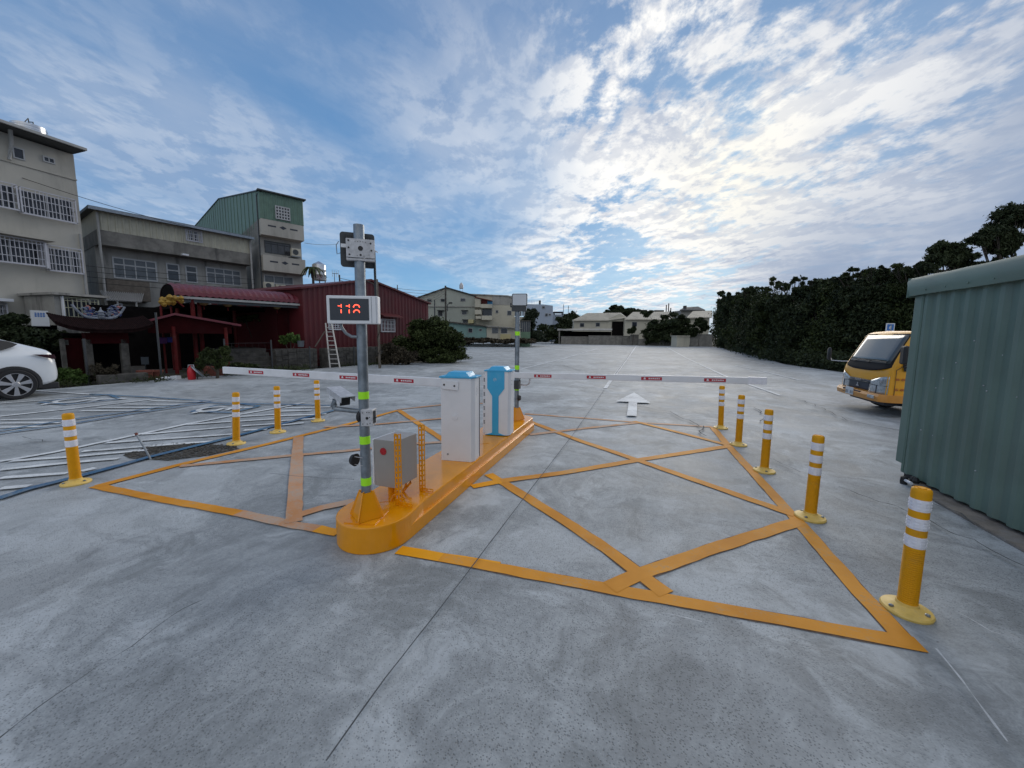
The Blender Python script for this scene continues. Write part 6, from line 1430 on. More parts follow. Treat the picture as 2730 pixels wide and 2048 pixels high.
for x0, x1, y0, D_, lab in ((1665, 1725, 826, 100, 'flat dark roofed block far behind the middle cottage'), (1748, 1770, 827, 100, 'small dark rooftop hut far behind the middle cottage')):
    c = AT(x0, 905, D_); t = thing('distant_block', lab, 'building', (c.x, c.y, 0)); m = MB(); fbox2(m, x0, x1, y0 + 1.5, 0, D_, 5); m.build('wall', M['stone'], t); m = MB(); fbox2(m, x0 - 1, x1 + 1, y0, y0 + 1.5, D_ - 0.3, 5.6, base0=False); m.build('roof', M['roof_dark'], t)
for x_, y_ in ((1772, 813), (1778, 809), (1784, 821)):
    c = AT(x_, 905, 99); t = thing('chimney_mast', ('left thin mast', 'tallest thin mast', 'stubby right mast')[(1772, 1778, 1784).index(x_)] + ' of three above the middle cottage roof', 'mast', (c.x, c.y, 0)); m = MB(); m.cyl((c.x, c.y, 0), (c.x, c.y, AT(x_, y_, 99).z), 0.13, n=6); m.build('mast', M['stone'], t)
# lean-to, far walls, pale box
c = AT(1500, 912, 78); t = thing('lean_to', 'long low dark lean-to roof along the far wall below the left cottage', 'shed', (c.x, c.y, 0))
m = MB(); m.prism([AT(1486, 882, 76), AT(1632, 882, 76), AT(1632, 879, 79), AT(1486, 879, 79)], Vector((0, 0, 0.2))); m.build('roof', M['plaster_dark'], t)
m = MB(); fbox2(m, 1490, 1493, 883, 0, 76.2, 0.25); m.build('post', M['concrete_old'], t)
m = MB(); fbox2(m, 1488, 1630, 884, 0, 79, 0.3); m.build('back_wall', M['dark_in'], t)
def fwall(x0, x1, y0, D_, lab, mt='concrete_old'):
    c = AT(x0, 912, D_); t = thing('boundary_wall', lab, 'wall', (c.x, c.y, 0)); m = MB(); fbox2(m, x0, x1, y0, 0, D_, 0.25); m.build('wall', M[mt], t); m = MB(); fbox2(m, x0 - 0.5, x1 + 0.5, y0 - 1, y0 + 0.2, D_ - 0.05, 0.35, base0=False); m.build('coping', M[mt], t)
fwall(1570, 1680, 896, 73, 'dark concrete boundary wall at the far end left of the white lane line'); fwall(1681, 1703, 893, 72, 'taller short concrete wall piece at the far end where the lane line ends'); fwall(1496, 1569, 898, 75, 'low stained boundary wall under the long lean-to roof')
fwall(1842, 1900, 892, 66, 'dark boundary wall right of the pale yellow box at the far end'); fwall(1703, 1803, 905, 70, 'low dark wall below the spreading tree at the far end')
c = AT(1822, 920, 64); t = thing('pale_cabin', 'pale yellow box like cabin standing against the far wall', 'cabin', (c.x, c.y, 0)); m = MB(); fbox2(m, 1805, 1839, 897, 0, 63, 2.2); m.build('cabin_body', M['cream_far'], t); m = MB(); fbox2(m, 1804, 1840, 895, 897, 62.8, 2.5, base0=False); m.build('cabin_roof', M['roof_cream'], t)

# ================================================================== green steel shed, right edge
cL = G(2388, 1262); cRr = G(2730, 1443); dS = (cRr - cL); dS.z = 0
FS = Face((cL.x, cL.y), 0); FS.u = dS.normalized(); FS.n = Vector((FS.u.y, -FS.u.x, 0))
if FS.n.dot(FS.o) > 0: FS.n = -FS.n
LS = 9.0
_, zc1s = FS.at(2433, 791, 0.0); zc0s = ZAT(FS.pt(0.05, 0).x, FS.pt(0.05, 0).y, 737); zb_s = 0.055
gsd = thing('green_shed', 'dark green ribbed steel shed with a folded top flashing, cut off by the right edge', 'shed', FS.pt(2, 0, -1.5))
m = MB(); m.fbox(FS, 0.02, LS, zb_s, zc0s - 0.02, -3, -0.045); m.build('frame_wall', M['shed_green'], gsd)
m = MB(); pitch = 0.188; s_ = 0.10; L_ = [(0.10, 0)]
while s_ < LS: L_ += [(s_ + 0.012, 0.0), (s_ + 0.042, 0.027), (s_ + 0.092, 0.027), (s_ + 0.124, 0.0)]; s_ += pitch
vs = []
for a_, d_ in L_: vs += [FS.pt(a_, zb_s, d_ - 0.02), FS.pt(a_, zc1s + 0.02, d_ - 0.02)]
m.add(vs, [(2 * i, 2 * i + 2, 2 * i + 3, 2 * i + 1) for i in range(len(L_) - 1)]); rib = m.build('ribbed_sheet', M['shed_green'], gsd, bevel=0.004)
m = MB(); m.fbox(FS, -0.01, 0.115, 0.155, zc1s, -0.12, 0.014); m.fbox(FS, 0.09, 0.13, zb_s, zc1s, -0.12, 0.010); m.build('corner_trim', M['shed_green'], gsd, bevel=0.006)
m = MB(); n_ = 14
prof = [(-0.3, zc0s), (0.055, zc0s - 0.012), (0.078, zc0s - 0.05), (0.070, zc1s + 0.05), (0.060, zc1s), (0.040, zc1s)]
r7 = random.Random(3); vs = []
NS = 46
for j in range(NS):
    a_ = -0.05 + (LS + 0.05) * j / (NS - 1)
    for k, (o_, z_) in enumerate(prof): vs.append(FS.pt(a_, z_ + r7.uniform(-0.003, 0.003), o_ + (r7.uniform(-0.004, 0.004) if k in (2, 3) else 0)))
m.add(vs, [(j * 6 + k, j * 6 + k + 1, (j + 1) * 6 + k + 1, (j + 1) * 6 + k) for j in range(NS - 1) for k in range(5)])
m.fbox(FS, -0.055, -0.045, zc1s - 0.015, zc0s - 0.01, -0.3, 0.07)
m.build('top_flashing', M['shed_green'], gsd, smooth=True)
m = MB(); r7 = random.Random(8)
for k in range(16):
    m = MB(); a_ = r7.uniform(0.3, 2.4); z_ = r7.uniform(0.25, 1.6); c = FS.pt(a_, z_, 0.022)
    kk = ((a_ - 0.10) % pitch); off = -0.02 + (0.027 if 0.03 < kk < 0.10 else 0.0); c = FS.pt(a_, z_, off)
    m.cyl(c, c + FS.n * 0.006, 0.006, n=8); m.build('screw', M['galv_light'], gsd)
m = MB()
for k in range(10):
    m = MB(); a_ = 0.25 + pitch * k * 1.5; c = FS.pt(a_, zc1s + 0.045, 0.068); m.cyl(c, c + FS.n * 0.008, 0.008, n=8); m.build('rivet', M['shed_green'], gsd)
m = MB(); m.box((FS.pt(0.2, 0, -0.05).x, FS.pt(0.2, 0, -0.05).y, 0.0), (0.10, 0.10, 0.06), 0.2); a_ = 0.55
for a_ in (0.36, 0.40, 1.75, 1.90): c = FS.pt(a_, 0, 0.03); m.lathe([(0.01, 0.01), (0.028, 0.02), (0.032, 0.05), (0.02, 0.08), (0.01, 0.085)], (c.x, c.y, 0), 7)
m.build('bottom_gasket', M['black'], gsd)
ap_ = MB(); e0, e1 = FS.pt(0.35, 0, 0.14), FS.pt(LS, 0, 0.20); ap_.prism([FS.pt(0.25, 0.004, -0.1), FS.pt(0.25, 0.004, 0.05), FS.pt(0.9, 0.004, 0.15), FS.pt(LS, 0.004, 0.26), FS.pt(LS, 0.004, -0.1)], Vector((0, 0, 0.02)))
struct(ap_.build('rough_apron', mat('sandy_mortar', (0.23, 0.20, 0.17), 0.95, var=0.25, scale=5, bump=0.8, bscale=40, dirt=(0.3, 0.3, 0.3), damt=0.6, dscale=4)))
t = thing('drain_stub', 'short white pipe end with a black cap poking out below the green shed', 'pipe', G(2410, 1290))
c = G(2412, 1292); m = MB(); m.cyl((c.x, c.y, 0.05), (c.x + 0.0, c.y - 0.10, 0.05), 0.016, n=12); m.build('pipe_end', M['white'], t, smooth=True)
m = MB(); m.lathe([(0.03, 0), (0.034, 0.03), (0.03, 0.08), (0.01, 0.09)], (c.x, c.y + 0.02, 0), 10); m.build('black_cap', M['black'], t, smooth=True)

# ================================================================== vehicles
def sections(m, secs, mi=0, close=True):
    """skin over cross sections with equal point counts"""
    n = len(secs[0]); vs = [p for s_ in secs for p in s_]; fs = []
    for j in range(len(secs) - 1):
        for i in range(n if close else n - 1): fs.append((j * n + i, j * n + (i + 1) % n, (j + 1) * n + (i + 1) % n, (j + 1) * n + i))
    if close: fs += [tuple(range(n))[::-1], tuple(range((len(secs) - 1) * n, len(secs) * n))]
    m.add(vs, fs, mi)
M['trim'] = mat('matt_black_trim', (0.02, 0.02, 0.022), 0.85, var=0.1, spec=0.2)
# --- yellow light truck, nose towards -X
TX, TY, TS = 4.74, 9.66, 0.93
def T(x, y, z): return Vector((TX + x * TS, TY + y * TS * 1.18, z * TS - 0.065 * min(1.0, max(0.0, z - 0.345) / 0.2)))      # x back from the nose, y across (0 = near side)
tk = thing('yellow_truck', 'yellow light truck cab parked behind the green shed, facing left', 'truck', T(2.5, 0.9, 0))
Wt = 1.68
def side_prof(inset):                     # cab outline seen from the side, (x, z)
    return [(0.0, 0.42), (0.0, 0.62), (0.015, 0.98), (0.04, 1.10), (0.09, 1.22), (0.39, 1.88), (0.43, 1.93), (0.50, 1.955), (1.55, 1.96), (1.62, 1.90), (1.62, 0.42)]
secs = []
for y_, sx, sz in ((0.0, 0.05, 0.965), (0.03, 0.015, 0.985), (0.16, 0.0, 1.0), (0.5, -0.03, 1.005), (0.84, -0.04, 1.01), (1.18, -0.03, 1.005), (1.52, 0.0, 1.0), (1.65, 0.015, 0.985), (1.68, 0.05, 0.965)):
    o = []
    for x, z in side_prof(0):
        xx = x + sx * (1 if x < 0.9 else 0); zz = 0.42 + (z - 0.42) * (sz if z > 1.7 else 1.0)
        yy = y_
        if z > 1.25: k_ = (z - 1.25) / 0.7; yy = y_ + (0.84 - y_) * 0.05 * k_
        o.append(T(xx, yy, zz))
    secs.append(o)
m = MB(); sections(m, secs); m.build('cab', M['truck_yellow'], tk, smooth=True)
def wsx(z): return 0.09 + (z - 1.22) / 0.63 * 0.30
def fr_(y_, z, o_=0.0):                    # a point on the sloping front glass plane
    k_ = (z - 1.25) / 0.7 * 0.05 if z > 1.25 else 0
    yc = y_ + (0.84 - y_) * k_; bul = -0.035 * (1 - ((y_ - 0.84) / 0.84) ** 2) + 0.06 * max(0, abs(y_ - 0.84) / 0.84 - 0.8) / 0.2
    x = wsx(z) if z > 1.22 else (0.09 - (1.22 - z) / 0.12 * 0.06 if z > 1.10 else 0.04 - (1.10 - z) / 0.12 * 0.025)
    if z < 0.98: x = 0.015 - 0.015 * (0.98 - z) / 0.36
    return T(x + bul - o_, yc, z)
def fpanel(name, mt, ys, zf0, zf1, o_, par, n=14, thick=0.012):
    m = MB(); L_ = []
    for i in range(n + 1):
        y_ = ys[0] + (ys[1] - ys[0]) * i / n; z0_, z1_ = zf0(y_), zf1(y_); L_.append([fr_(y_, z0_ + (z1_ - z0_) * j / 6, o_) for j in range(7)])
    vs = [p for c in L_ for p in c]; m.add(vs, [(i * 7 + j, i * 7 + j + 1, (i + 1) * 7 + j + 1, (i + 1) * 7 + j) for i in range(n) for j in range(6)])
    o = m.build(name, M[mt], par, smooth=True); s = o.modifiers.new('solid', 'SOLIDIFY'); s.thickness = thick; s.offset = 0; return o
fpanel('cowl', 'trim', (0.03, 1.65), lambda y: 1.06 + 0.13 * abs((y - 0.84) / 0.84) ** 3, lambda y: 1.26, 0.014, tk)
fpanel('windscreen_surround', 'trim', (0.05, 1.63), lambda y: 1.22, lambda y: 1.90, 0.012, tk)
fpanel('windscreen', 'glass_sky', (0.115, 1.565), lambda y: 1.25, lambda y: 1.87, 0.024, tk)
fpanel('grille', 'ink', (0.44, 1.24), lambda y: 0.60, lambda y: 0.845 - 0.00 * y, 0.018, tk)
g_ = fpanel('grille_bar', 'dark_metal', (0.45, 1.23), lambda y: 0.775, lambda y: 0.80, 0.036, tk)
tx0, tx1 = fr_(1.22, 0.82, 0.045), fr_(0.48, 0.82, 0.045)
text('lettering', 'F U S O', 0.075 * TS, M['galv_light'], tk, (tx0 + tx1) / 2 + Vector((-0.006, 0, 0)), (0, -1, 0), (0, 0, 1), 0.002)
m = MB(); c = fr_(0.84, 0.69, 0.04)                                    # three diamond badge
for a_ in (90, 210, 330):
    d_ = Vector((0, -math.cos(rad(a_)), math.sin(rad(a_)))); n2 = Vector((0, -math.cos(rad(a_ + 90)), math.sin(rad(a_ + 90)))); L_ = 0.062 * TS
    m.prism([c, c + d_ * L_ * 0.5 + n2 * L_ * 0.29, c + d_ * L_, c + d_ * L_ * 0.5 - n2 * L_ * 0.29], Vector((-0.008, 0, 0)))
m.build('badge', M['galv_light'], tk)
for y0_, y1_ in ((0.01, 0.46), (1.22, 1.67)):
    near = y0_ < 0.5
    out = lambda y, y0_=y0_, near=near: (y - 0.01) / 0.45 if near else (1.67 - y) / 0.45
    hl_ = fpanel('headlight', 'lens', (y0_, y1_), lambda y: 0.575, lambda y, out=out: 0.975 - 0.14 * out(y) ** 1.4, 0.020, tk, n=8)
    m = MB()
    for z_ in (0.76,):
        m.tube([fr_(y0_ + 0.01, z_, 0.032), fr_((y0_ + y1_) / 2, z_ - 0.005, 0.032), fr_(y1_ - 0.01, z_, 0.032)], 0.006, 5)
    m.tube([fr_((y0_ + y1_) / 2, 0.58, 0.032), fr_((y0_ + y1_) / 2, 0.755, 0.032)], 0.006, 5); m.build('lamp_divider', M['ink'], hl_)
    m = MB(); yc_ = y0_ + (y1_ - y0_) * (0.3 if near else 0.7); m.lathe([(0.05, 0), (0.03, 0.03), (0.0, 0.035)], (0, 0, 0), 12)
    m.v = [fr_(yc_, 0.86, 0.022) + Vector((-v.z * 0.4, v.x, v.y)) for v in m.v]; m.build('reflector', M['rim'], hl_)
# bumper
m = MB(); secs = []
for y_ in (-0.02, 0.0, 0.06, 0.3, 0.84, 1.38, 1.62, 1.68, 1.70):
    e = max(0, abs(y_ - 0.84) / 0.86 - 0.86) / 0.14; x0 = -0.10 + 0.16 * e ** 2 - 0.03 * (1 - (abs(y_ - 0.84) / 0.86) ** 2)
    secs.append([T(x0, y_, 0.34), T(x0 - 0.02, y_, 0.50), T(x0 + 0.02, y_, 0.575), T(0.35, y_, 0.575), T(0.35, y_, 0.34)])
sections(m, secs); bp = m.build('bumper', M['truck_orange'], tk, smooth=True)
m = MB(); m.box(T(-0.118, 0.95, 0.42), (0.03, 0.80 * TS, 0.10 * TS)); m.build('bumper_opening', M['ink'], bp)
m = MB(); m.box(T(-0.125, 0.24, 0.42), (0.03, 0.24 * TS, 0.075 * TS)); m.build('fog_lamp', M['lens'], bp, bevel=0.01)
m = MB(); m.box(T(-0.150, 0.98, 0.375), (0.012, 0.36 * TS, 0.175 * TS)); npl = m.build('number_plate', M['plate'], tk, bevel=0.004)
m = MB(); r8 = random.Random(4)
for k in range(7):
    if k == 3: continue
    y_ = 1.115 - 0.045 * k; c = T(-0.158, y_, 0.42)
    for q_ in range(3): m.box((c.x, c.y + r8.uniform(-0.004, 0.004), c.z + 0.027 * q_), (0.002, 0.026, 0.008))
    m.box((c.x, c.y + r8.choice((-0.01, 0.01)), c.z), (0.002, 0.007, 0.062))
m.build('plate_print', M['ink'], npl)
# near side: door, glass, text, sill
def tside(name, mt, poly, o_=0.006, par=None, th=0.008):
    m = MB()
    pts = []
    for x, z in poly:
        k_ = (z - 1.25) / 0.7 * 0.05 if z > 1.25 else 0; pts.append(T(x, 0.84 * k_, z) + Vector((0, -o_, 0)))
    m.prism(pts, Vector((0, -th, 0))); return m.build(name, M[mt], par or tk)
tside('side_window', 'car_glass', [(0.26, 1.10), (1.30, 1.10), (1.36, 1.30), (1.36, 1.80), (0.56, 1.80), (0.48, 1.70), (0.24, 1.24)])
m = MB(); m.tube([T(0.14, -0.006, 0.45), T(0.14, -0.006, 1.12), T(0.42, 0.01, 1.35), T(0.62, 0.03, 1.70), T(0.72, 0.04, 1.80)], 0.006, 4); m.build('door_seam', M['ink'], tk)
m = MB(); m.box(T(1.1, -0.012, 0.95), (0.16, 0.03, 0.03)); m.build('door_handle', M['black'], tk)
m = MB(); r8 = random.Random(6)
for row, z_ in enumerate((0.90, 0.68)):
    for k in range(6): c = T(0.17 + 0.10 * k, -0.008, z_); m.box((c.x, c.y, c.z), (0.065, 0.003, 0.012 + 0.02 * r8.random())); m.box((c.x, c.y, c.z + 0.03), (0.05, 0.003, 0.012))
m.build('door_lettering', mat('door_lettering_brown', (0.40, 0.12, 0.02), 0.5, var=0.1), tk)
tside('sill', 'ink', [(0.36, 0.28), (1.6, 0.28), (1.6, 0.40), (0.36, 0.40)], -0.05)
m = MB(); m.box(T(2.9, 0.84, 0.42), (5.4 * TS * 0.5, 0.8, 0.2)); m.box(T(0.6, 0.84, 0.24), (0.9, 1.35, 0.14)); m.build('chassis', M['ink'], tk)
m = MB(); m.box(T(3.3, 0.86, 0.72), (3.1, 1.70 * TS, 0.10)); m.box(T(1.80, 0.86, 0.82), (0.08, 1.70 * TS, 0.95)); m.box(T(3.3, 0.02, 0.82), (3.1, 0.05, 0.35)); m.box(T(3.3, 1.70, 0.82), (3.1, 0.05, 0.35)); m.build('cargo_bed', M['truck_yellow'], tk)
for x_, y_ in ((0.86, 0.10), (0.86, 1.50), (3.4, 0.12), (3.4, 1.48)):
    c = T(x_, y_, 0.345); m = MB(); m.cyl(c + Vector((0, -0.1, 0)), c + Vector((0, 0.1, 0)), 0.345 * TS, n=28); w_ = m.build('wheel', M['tyre'], tk, smooth=True)
    m = MB(); m.cyl(c + Vector((0, -0.105, 0)), c + Vector((0, 0.09, 0)), 0.19, n=20); m.build('rim', M['rim'], w_, smooth=True)
# wipers, mirrors
for y0_ in (0.78, 1.30):
    m = MB(); m.tube([fr_(y0_, 1.24, 0.035), fr_(y0_ - 0.30, 1.30, 0.045), fr_(y0_ - 0.45, 1.285, 0.045)], 0.008, 5); m.tube([fr_(y0_ - 0.12, 1.29, 0.045), fr_(y0_ - 0.60, 1.275, 0.045)], 0.010, 5); m.build('wiper', M['black'], tk)
m = MB(); m.tube([T(0.32, -0.01, 1.22), T(0.18, -0.12, 1.20), T(0.14, -0.18, 1.30)], 0.012, 6); mm = m.build('mirror_arm', M['black'], tk, smooth=True)
m = MB(); m.box(T(0.13, -0.19, 1.26), (0.09, 0.20, 0.36), rad(-8)); m.build('mirror', M['black'], mm, bevel=0.035)
m = MB(); m.tube([T(0.2, 1.69, 1.20), T(0.10, 1.95, 1.18), T(0.02, 2.25, 1.18), T(0.0, 2.28, 1.25)], 0.012, 6); mm = m.build('mirror_arm', M['galv_light'], tk, smooth=True)
c = T(-0.02, 2.32, 1.36); m = MB(); m.lathe([(0.02, -0.17), (0.075, -0.13), (0.085, 0.0), (0.075, 0.13), (0.02, 0.17)], (0, 0, 0), 14); m.v = [c + Vector((v.y * 0.45, v.x, v.z)) for v in m.v]; m.build('mirror', M['black'], mm, smooth=True)
# --- blue parking sign behind the truck
d_ = 12.6; c = AT(2371, 905, d_); sgn = thing('parking_sign', 'small blue sign with a white edge and figure, behind the truck cab', 'sign', (c.x, c.y, 0))
F10 = Face((c.x, c.y), 71.7); a0, z1 = F10.at(2363, 862); a1, z0 = F10.at(2383, 884)
m = MB(); m.fbox(F10, a0, a1, z0, z1, -0.01, 0.01); m.build('board', M['plate'], sgn)
m = MB(); m.fbox(F10, a0 + 0.03, a1 - 0.03, z0 + 0.03, z1 - 0.03, 0.01, 0.014); m.build('blue_field', M['blue_sign'], sgn)
m = MB(); ac_ = (a0 + a1) / 2; zc_ = (z0 + z1) / 2; m.fbox(F10, ac_ - 0.012, ac_ + 0.012, zc_ - 0.06, zc_ + 0.05, 0.014, 0.017); m.fbox(F10, ac_ - 0.04, ac_ + 0.04, zc_ + 0.01, zc_ + 0.025, 0.014, 0.0168); m.fbox(F10, ac_ - 0.045, ac_ - 0.025, zc_ - 0.05, zc_ + 0.01, 0.014, 0.0166); m.build('figure', M['plate'], sgn)
m = MB(); m.cyl((c.x, c.y, 0), (c.x, c.y, z1 - 0.05), 0.025, n=10); m.build('post', M['galv'], sgn, smooth=True)

# --- white car at the left edge, parked along Y, rear towards +Y, its side faces the lot
CX, CY0 = -13.86, 4.83                                      # side plane x, rear axle y
car = thing('white_car', 'glossy white car cut off by the left edge, its rear wheel in view', 'car', (CX - 0.95, CY0 - 1.4, 0))
RO, FO = 0.80, -3.75                                         # rear and front ends relative to the rear axle
# longitudinal stations: y, roof or deck height, belt height, bottom height, half width at belt, half width at top
ST = [(0.835, 0.62, 0.60, 0.42, 0.62, 0.60), (0.80, 0.83, 0.70, 0.36, 0.76, 0.70), (0.74, 1.05, 0.86, 0.30, 0.84, 0.76), (0.62, 1.115, 0.95, 0.25, 0.89, 0.76), (0.42, 1.185, 1.00, 0.22, 0.92, 0.73), (0.10, 1.30, 1.00, 0.20, 0.945, 0.68),
      (-0.3, 1.45, 1.00, 0.20, 0.95, 0.63), (-0.8, 1.57, 0.98, 0.19, 0.95, 0.60), (-1.4, 1.585, 0.96, 0.19, 0.95, 0.60), (-2.0, 1.50, 0.93, 0.19, 0.95, 0.62), (-2.6, 1.20, 0.93, 0.19, 0.94, 0.70), (-2.9, 1.02, 0.90, 0.20, 0.93, 0.76), (-3.4, 0.92, 0.84, 0.22, 0.88, 0.74), (-3.7, 0.74, 0.70, 0.3, 0.75, 0.6)]
secs = []
for y_, zt, zb, z0, wb, wt in ST:
    h = []
    for x_, z_ in ((wb * 0.86, z0), (wb * 0.97, z0 + 0.08), (wb, (z0 + zb) / 2), (wb * 0.995, zb - 0.08), (wb * 0.95, zb), (wt * 1.04, zt - 0.05), (wt * 0.90, zt), (wt * 0.4, zt + 0.015)): h.append((x_, z_))
    ring = [Vector((CX - 0.95 + x_, CY0 + y_, z_ * (1.0 + 0.055 * min(1, z_)))) for x_, z_ in h] + [Vector((CX - 0.95 - x_, CY0 + y_, z_ * (1.0 + 0.055 * min(1, z_)))) for x_, z_ in reversed(h)]
    secs.append(ring)
m = MB(); sections(m, secs); body = m.build('body', M['car_white'], car, smooth=True)
sb = body.modifiers.new('sub', 'SUBSURF'); sb.levels = 2; sb.render_levels = 2
body.data.polygons.foreach_set('use_smooth', [True] * len(body.data.polygons))
XS = CX
def cside(name, mt, poly, o_, th, par=car, sm=False, xf=None):
    m = MB(); m.prism([Vector((XS + o_ + (xf(z_) if xf else 0), CY0 + y_, z_)) for y_, z_ in poly], Vector((th, 0, 0))); return m.build(name, M[mt], par, smooth=sm)
R_ = 0.355
arch = [(0.44 * math.cos(rad(a_)), R_ + 0.43 * math.sin(rad(a_))) for a_ in range(-18, 199, 12)]
ai = [(0.38 * math.cos(rad(a_)), R_ + 0.375 * math.sin(rad(a_))) for a_ in range(-18, 199, 12)]
m = MB(); vs = []
for (y1_, z1_), (y2_, z2_) in zip(arch, ai): vs += [Vector((XS + 0.006, CY0 + y1_, z1_)), Vector((XS + 0.012, CY0 + y2_, z2_)), Vector((XS - 0.25, CY0 + y2_, z2_))]
m.add(vs, [(3 * i + k, 3 * i + 3 + k, 3 * i + 4 + k, 3 * i + 1 + k) for i in range(len(arch) - 1) for k in (0, 1)]); m.build('wheel_arch', M['black'], car)
m = MB(); m.prism([Vector((XS + 0.004, CY0 + y_, z_)) for y_, z_ in arch], Vector((-0.2, 0, 0))); m.build('wheel_well', M['black'], car)
gp_ = []
for px, py in ((-330, 885), (-160, 888), (-60, 896), (0, 906), (26, 911), (47, 918), (32, 925), (0, 934), (-60, 940), (-330, 955)):
    d_ = ray(px, py); k_ = (CX - 0.12) / d_.x; gp_.append((d_.y * k_ - CY0, CAM_H + d_.z * k_))
sw_ = cside('side_glass', 'car_glass', gp_, 0.0, 0.02, xf=lambda z_: -0.015 - (z_ - 1.05) * 0.52)
cside('tail_lamp', 'tail', [(0.34, 1.045), (0.50, 1.04), (0.70, 1.03), (0.72, 0.93), (0.66, 0.925), (0.50, 0.98)], -0.05, 0.045, xf=lambda z_: 0.0)
m = MB(); 
c = Vector((CX - 0.95 + 0.72, CY0 + 0.70, 0.93)); m.box((c.x + 0.02, c.y - 0.01, 0.915), (0.20, 0.14, 0.09), 0.0); m.build('tail_lamp', M['tail'], car, bevel=0.02)
cside('door_seam', 'ink', [(-0.62, 0.30), (-0.61, 0.30), (-0.56, 0.62), (-0.50, 1.0), (-0.51, 1.0), (-0.575, 0.62)], 0.004, 0.002)
cside('sill_trim', 'black', [(-3.0, 0.20), (-0.40, 0.20), (-0.40, 0.27), (-3.0, 0.25)], -0.02, 0.03)
m = MB(); m.box((CX - 0.90, CY0 + 0.62, 0.17), (1.5, 0.34, 0.16), 0); m.build('rear_valance', M['black'], car, bevel=0.03)
for yy_, xx_ in ((0, CX - 0.065), (-2.85, CX - 0.065), (0, CX - 1.79), (-2.85, CX - 1.79)):
    c = Vector((xx_, CY0 + yy_, R_)); m = MB()
    m.lathe([(0.20, -0.11), (0.33, -0.115), (R_ - 0.006, -0.09), (R_, -0.05), (R_, 0.05), (R_ - 0.006, 0.09), (0.33, 0.115), (0.265, 0.112), (0.255, 0.09), (0.22, 0.05)], (0, 0, 0), 48)
    m.v = [c + Vector((v.z, v.x, v.y)) for v in m.v]; w_ = m.build('wheel', M['tyre'], car, smooth=True)
    m = MB(); m.lathe([(0.262, 0.085), (0.268, 0.108), (0.256, 0.112), (0.250, 0.088), (0.262, 0.085)], (0, 0, 0), 48, caps=False)
    for k in range(7):
        a_ = 2 * math.pi * k / 7 + 0.25; u_ = Vector((0, math.cos(a_), math.sin(a_))); n2 = Vector((0, -math.sin(a_), math.cos(a_)))
        pp = [(0.05, -0.022), (0.252, -0.060), (0.256, 0.040), (0.05, 0.022)]
        q = [Vector((v[0] * math.cos(a_) - v[1] * math.sin(a_), v[0] * math.sin(a_) + v[1] * math.cos(a_), 0)) for v in pp]
        b = len(m.v); m.prism([Vector((v.x, v.y, 0.088)) for v in q], Vector((0, 0, 0.018)))
    m.lathe([(0.07, 0.06), (0.07, 0.105), (0.055, 0.115), (0.01, 0.116)], (0, 0, 0), 20)
    m.v = [c + Vector((v.z, v.x, v.y)) for v in m.v]; m.build('rim', M['rim'], w_, bevel=0.004)

# ================================================================== vegetation
def leaves(name, clumps, mt, parent, leaf=0.1, seed=1, droop=0.3, aspect=2.2, at=None):
    """clumps: (x, y, z, rx, ry, rz, count); each leaf is a bent pair of small faces"""
    g_ = np.random.default_rng(seed); C_, R__, N_ = [], [], []
    for c in clumps: C_.append(c[:3]); R__.append(c[3:6]); N_.append(c[6])
    idx = np.repeat(np.arange(len(N_)), N_); n = len(idx); C_ = np.array(C_)[idx]; R__ = np.array(R__)[idx]
    d = g_.normal(size=(n, 3)); d /= np.linalg.norm(d, axis=1)[:, None]; rr = np.where(g_.random(n) < 0.22, 0.85 + np.abs(g_.normal(size=n)) * 0.38, g_.random(n) ** 0.45)
    p = C_ + d * R__ * rr[:, None]
    ax = d * 0.55 + g_.normal(size=(n, 3)) * 0.7; ax[:, 2] -= droop; ax /= np.linalg.norm(ax, axis=1)[:, None]
    t = g_.normal(size=(n, 3)); t -= (t * ax).sum(1)[:, None] * ax; t /= np.linalg.norm(t, axis=1)[:, None]
    nn = np.cross(ax, t); L = leaf * (0.55 + 0.9 * g_.random(n))[:, None]; W_ = L / aspect
    v = np.empty((n, 4, 3)); v[:, 0] = p - ax * L / 2; v[:, 1] = p + t * W_ / 2 + nn * W_ * 0.15; v[:, 2] = p + ax * L / 2; v[:, 3] = p - t * W_ / 2 + nn * W_ * 0.15
    base = WZ[parent.name] if parent is not None else Vector(at or (0, 0, 0)); v = v.reshape(-1, 3) - np.array(base)
    me = bpy.data.meshes.new(name); me.vertices.add(n * 4); me.vertices.foreach_set('co', v.astype(np.float32).ravel())
    me.loops.add(n * 4); me.loops.foreach_set('vertex_index', np.arange(n * 4, dtype=np.int32)); me.polygons.add(n)
    me.polygons.foreach_set('loop_start', np.arange(0, n * 4, 4, dtype=np.int32)); me.update(calc_edges=True); me.validate()
    me.materials.append(M[mt]); o = bpy.data.objects.new(name, me); COL.objects.link(o)
    if parent is not None: o.parent = parent
    else: o.location = base
    WZ[o.name] = base; return o
def crown(c, rx, ry, rz, k, n, r, size=0.28, flat=0.8):
    """clumps scattered through an uneven ellipsoid, thicker near its skin"""
    out = []
    for _ in range(k):
        d = Vector((r.gauss(0, 1), r.gauss(0, 1), r.gauss(0, 1))).normalized(); q = r.random() ** 0.35 * r.uniform(0.78, 1.12)
        s = size * r.uniform(0.6, 1.4); out.append((c[0] + d.x * rx * q, c[1] + d.y * ry * q, c[2] + d.z * rz * q, rx * s, ry * s, rz * s * flat, int(n * r.uniform(0.6, 1.4))))
    return out
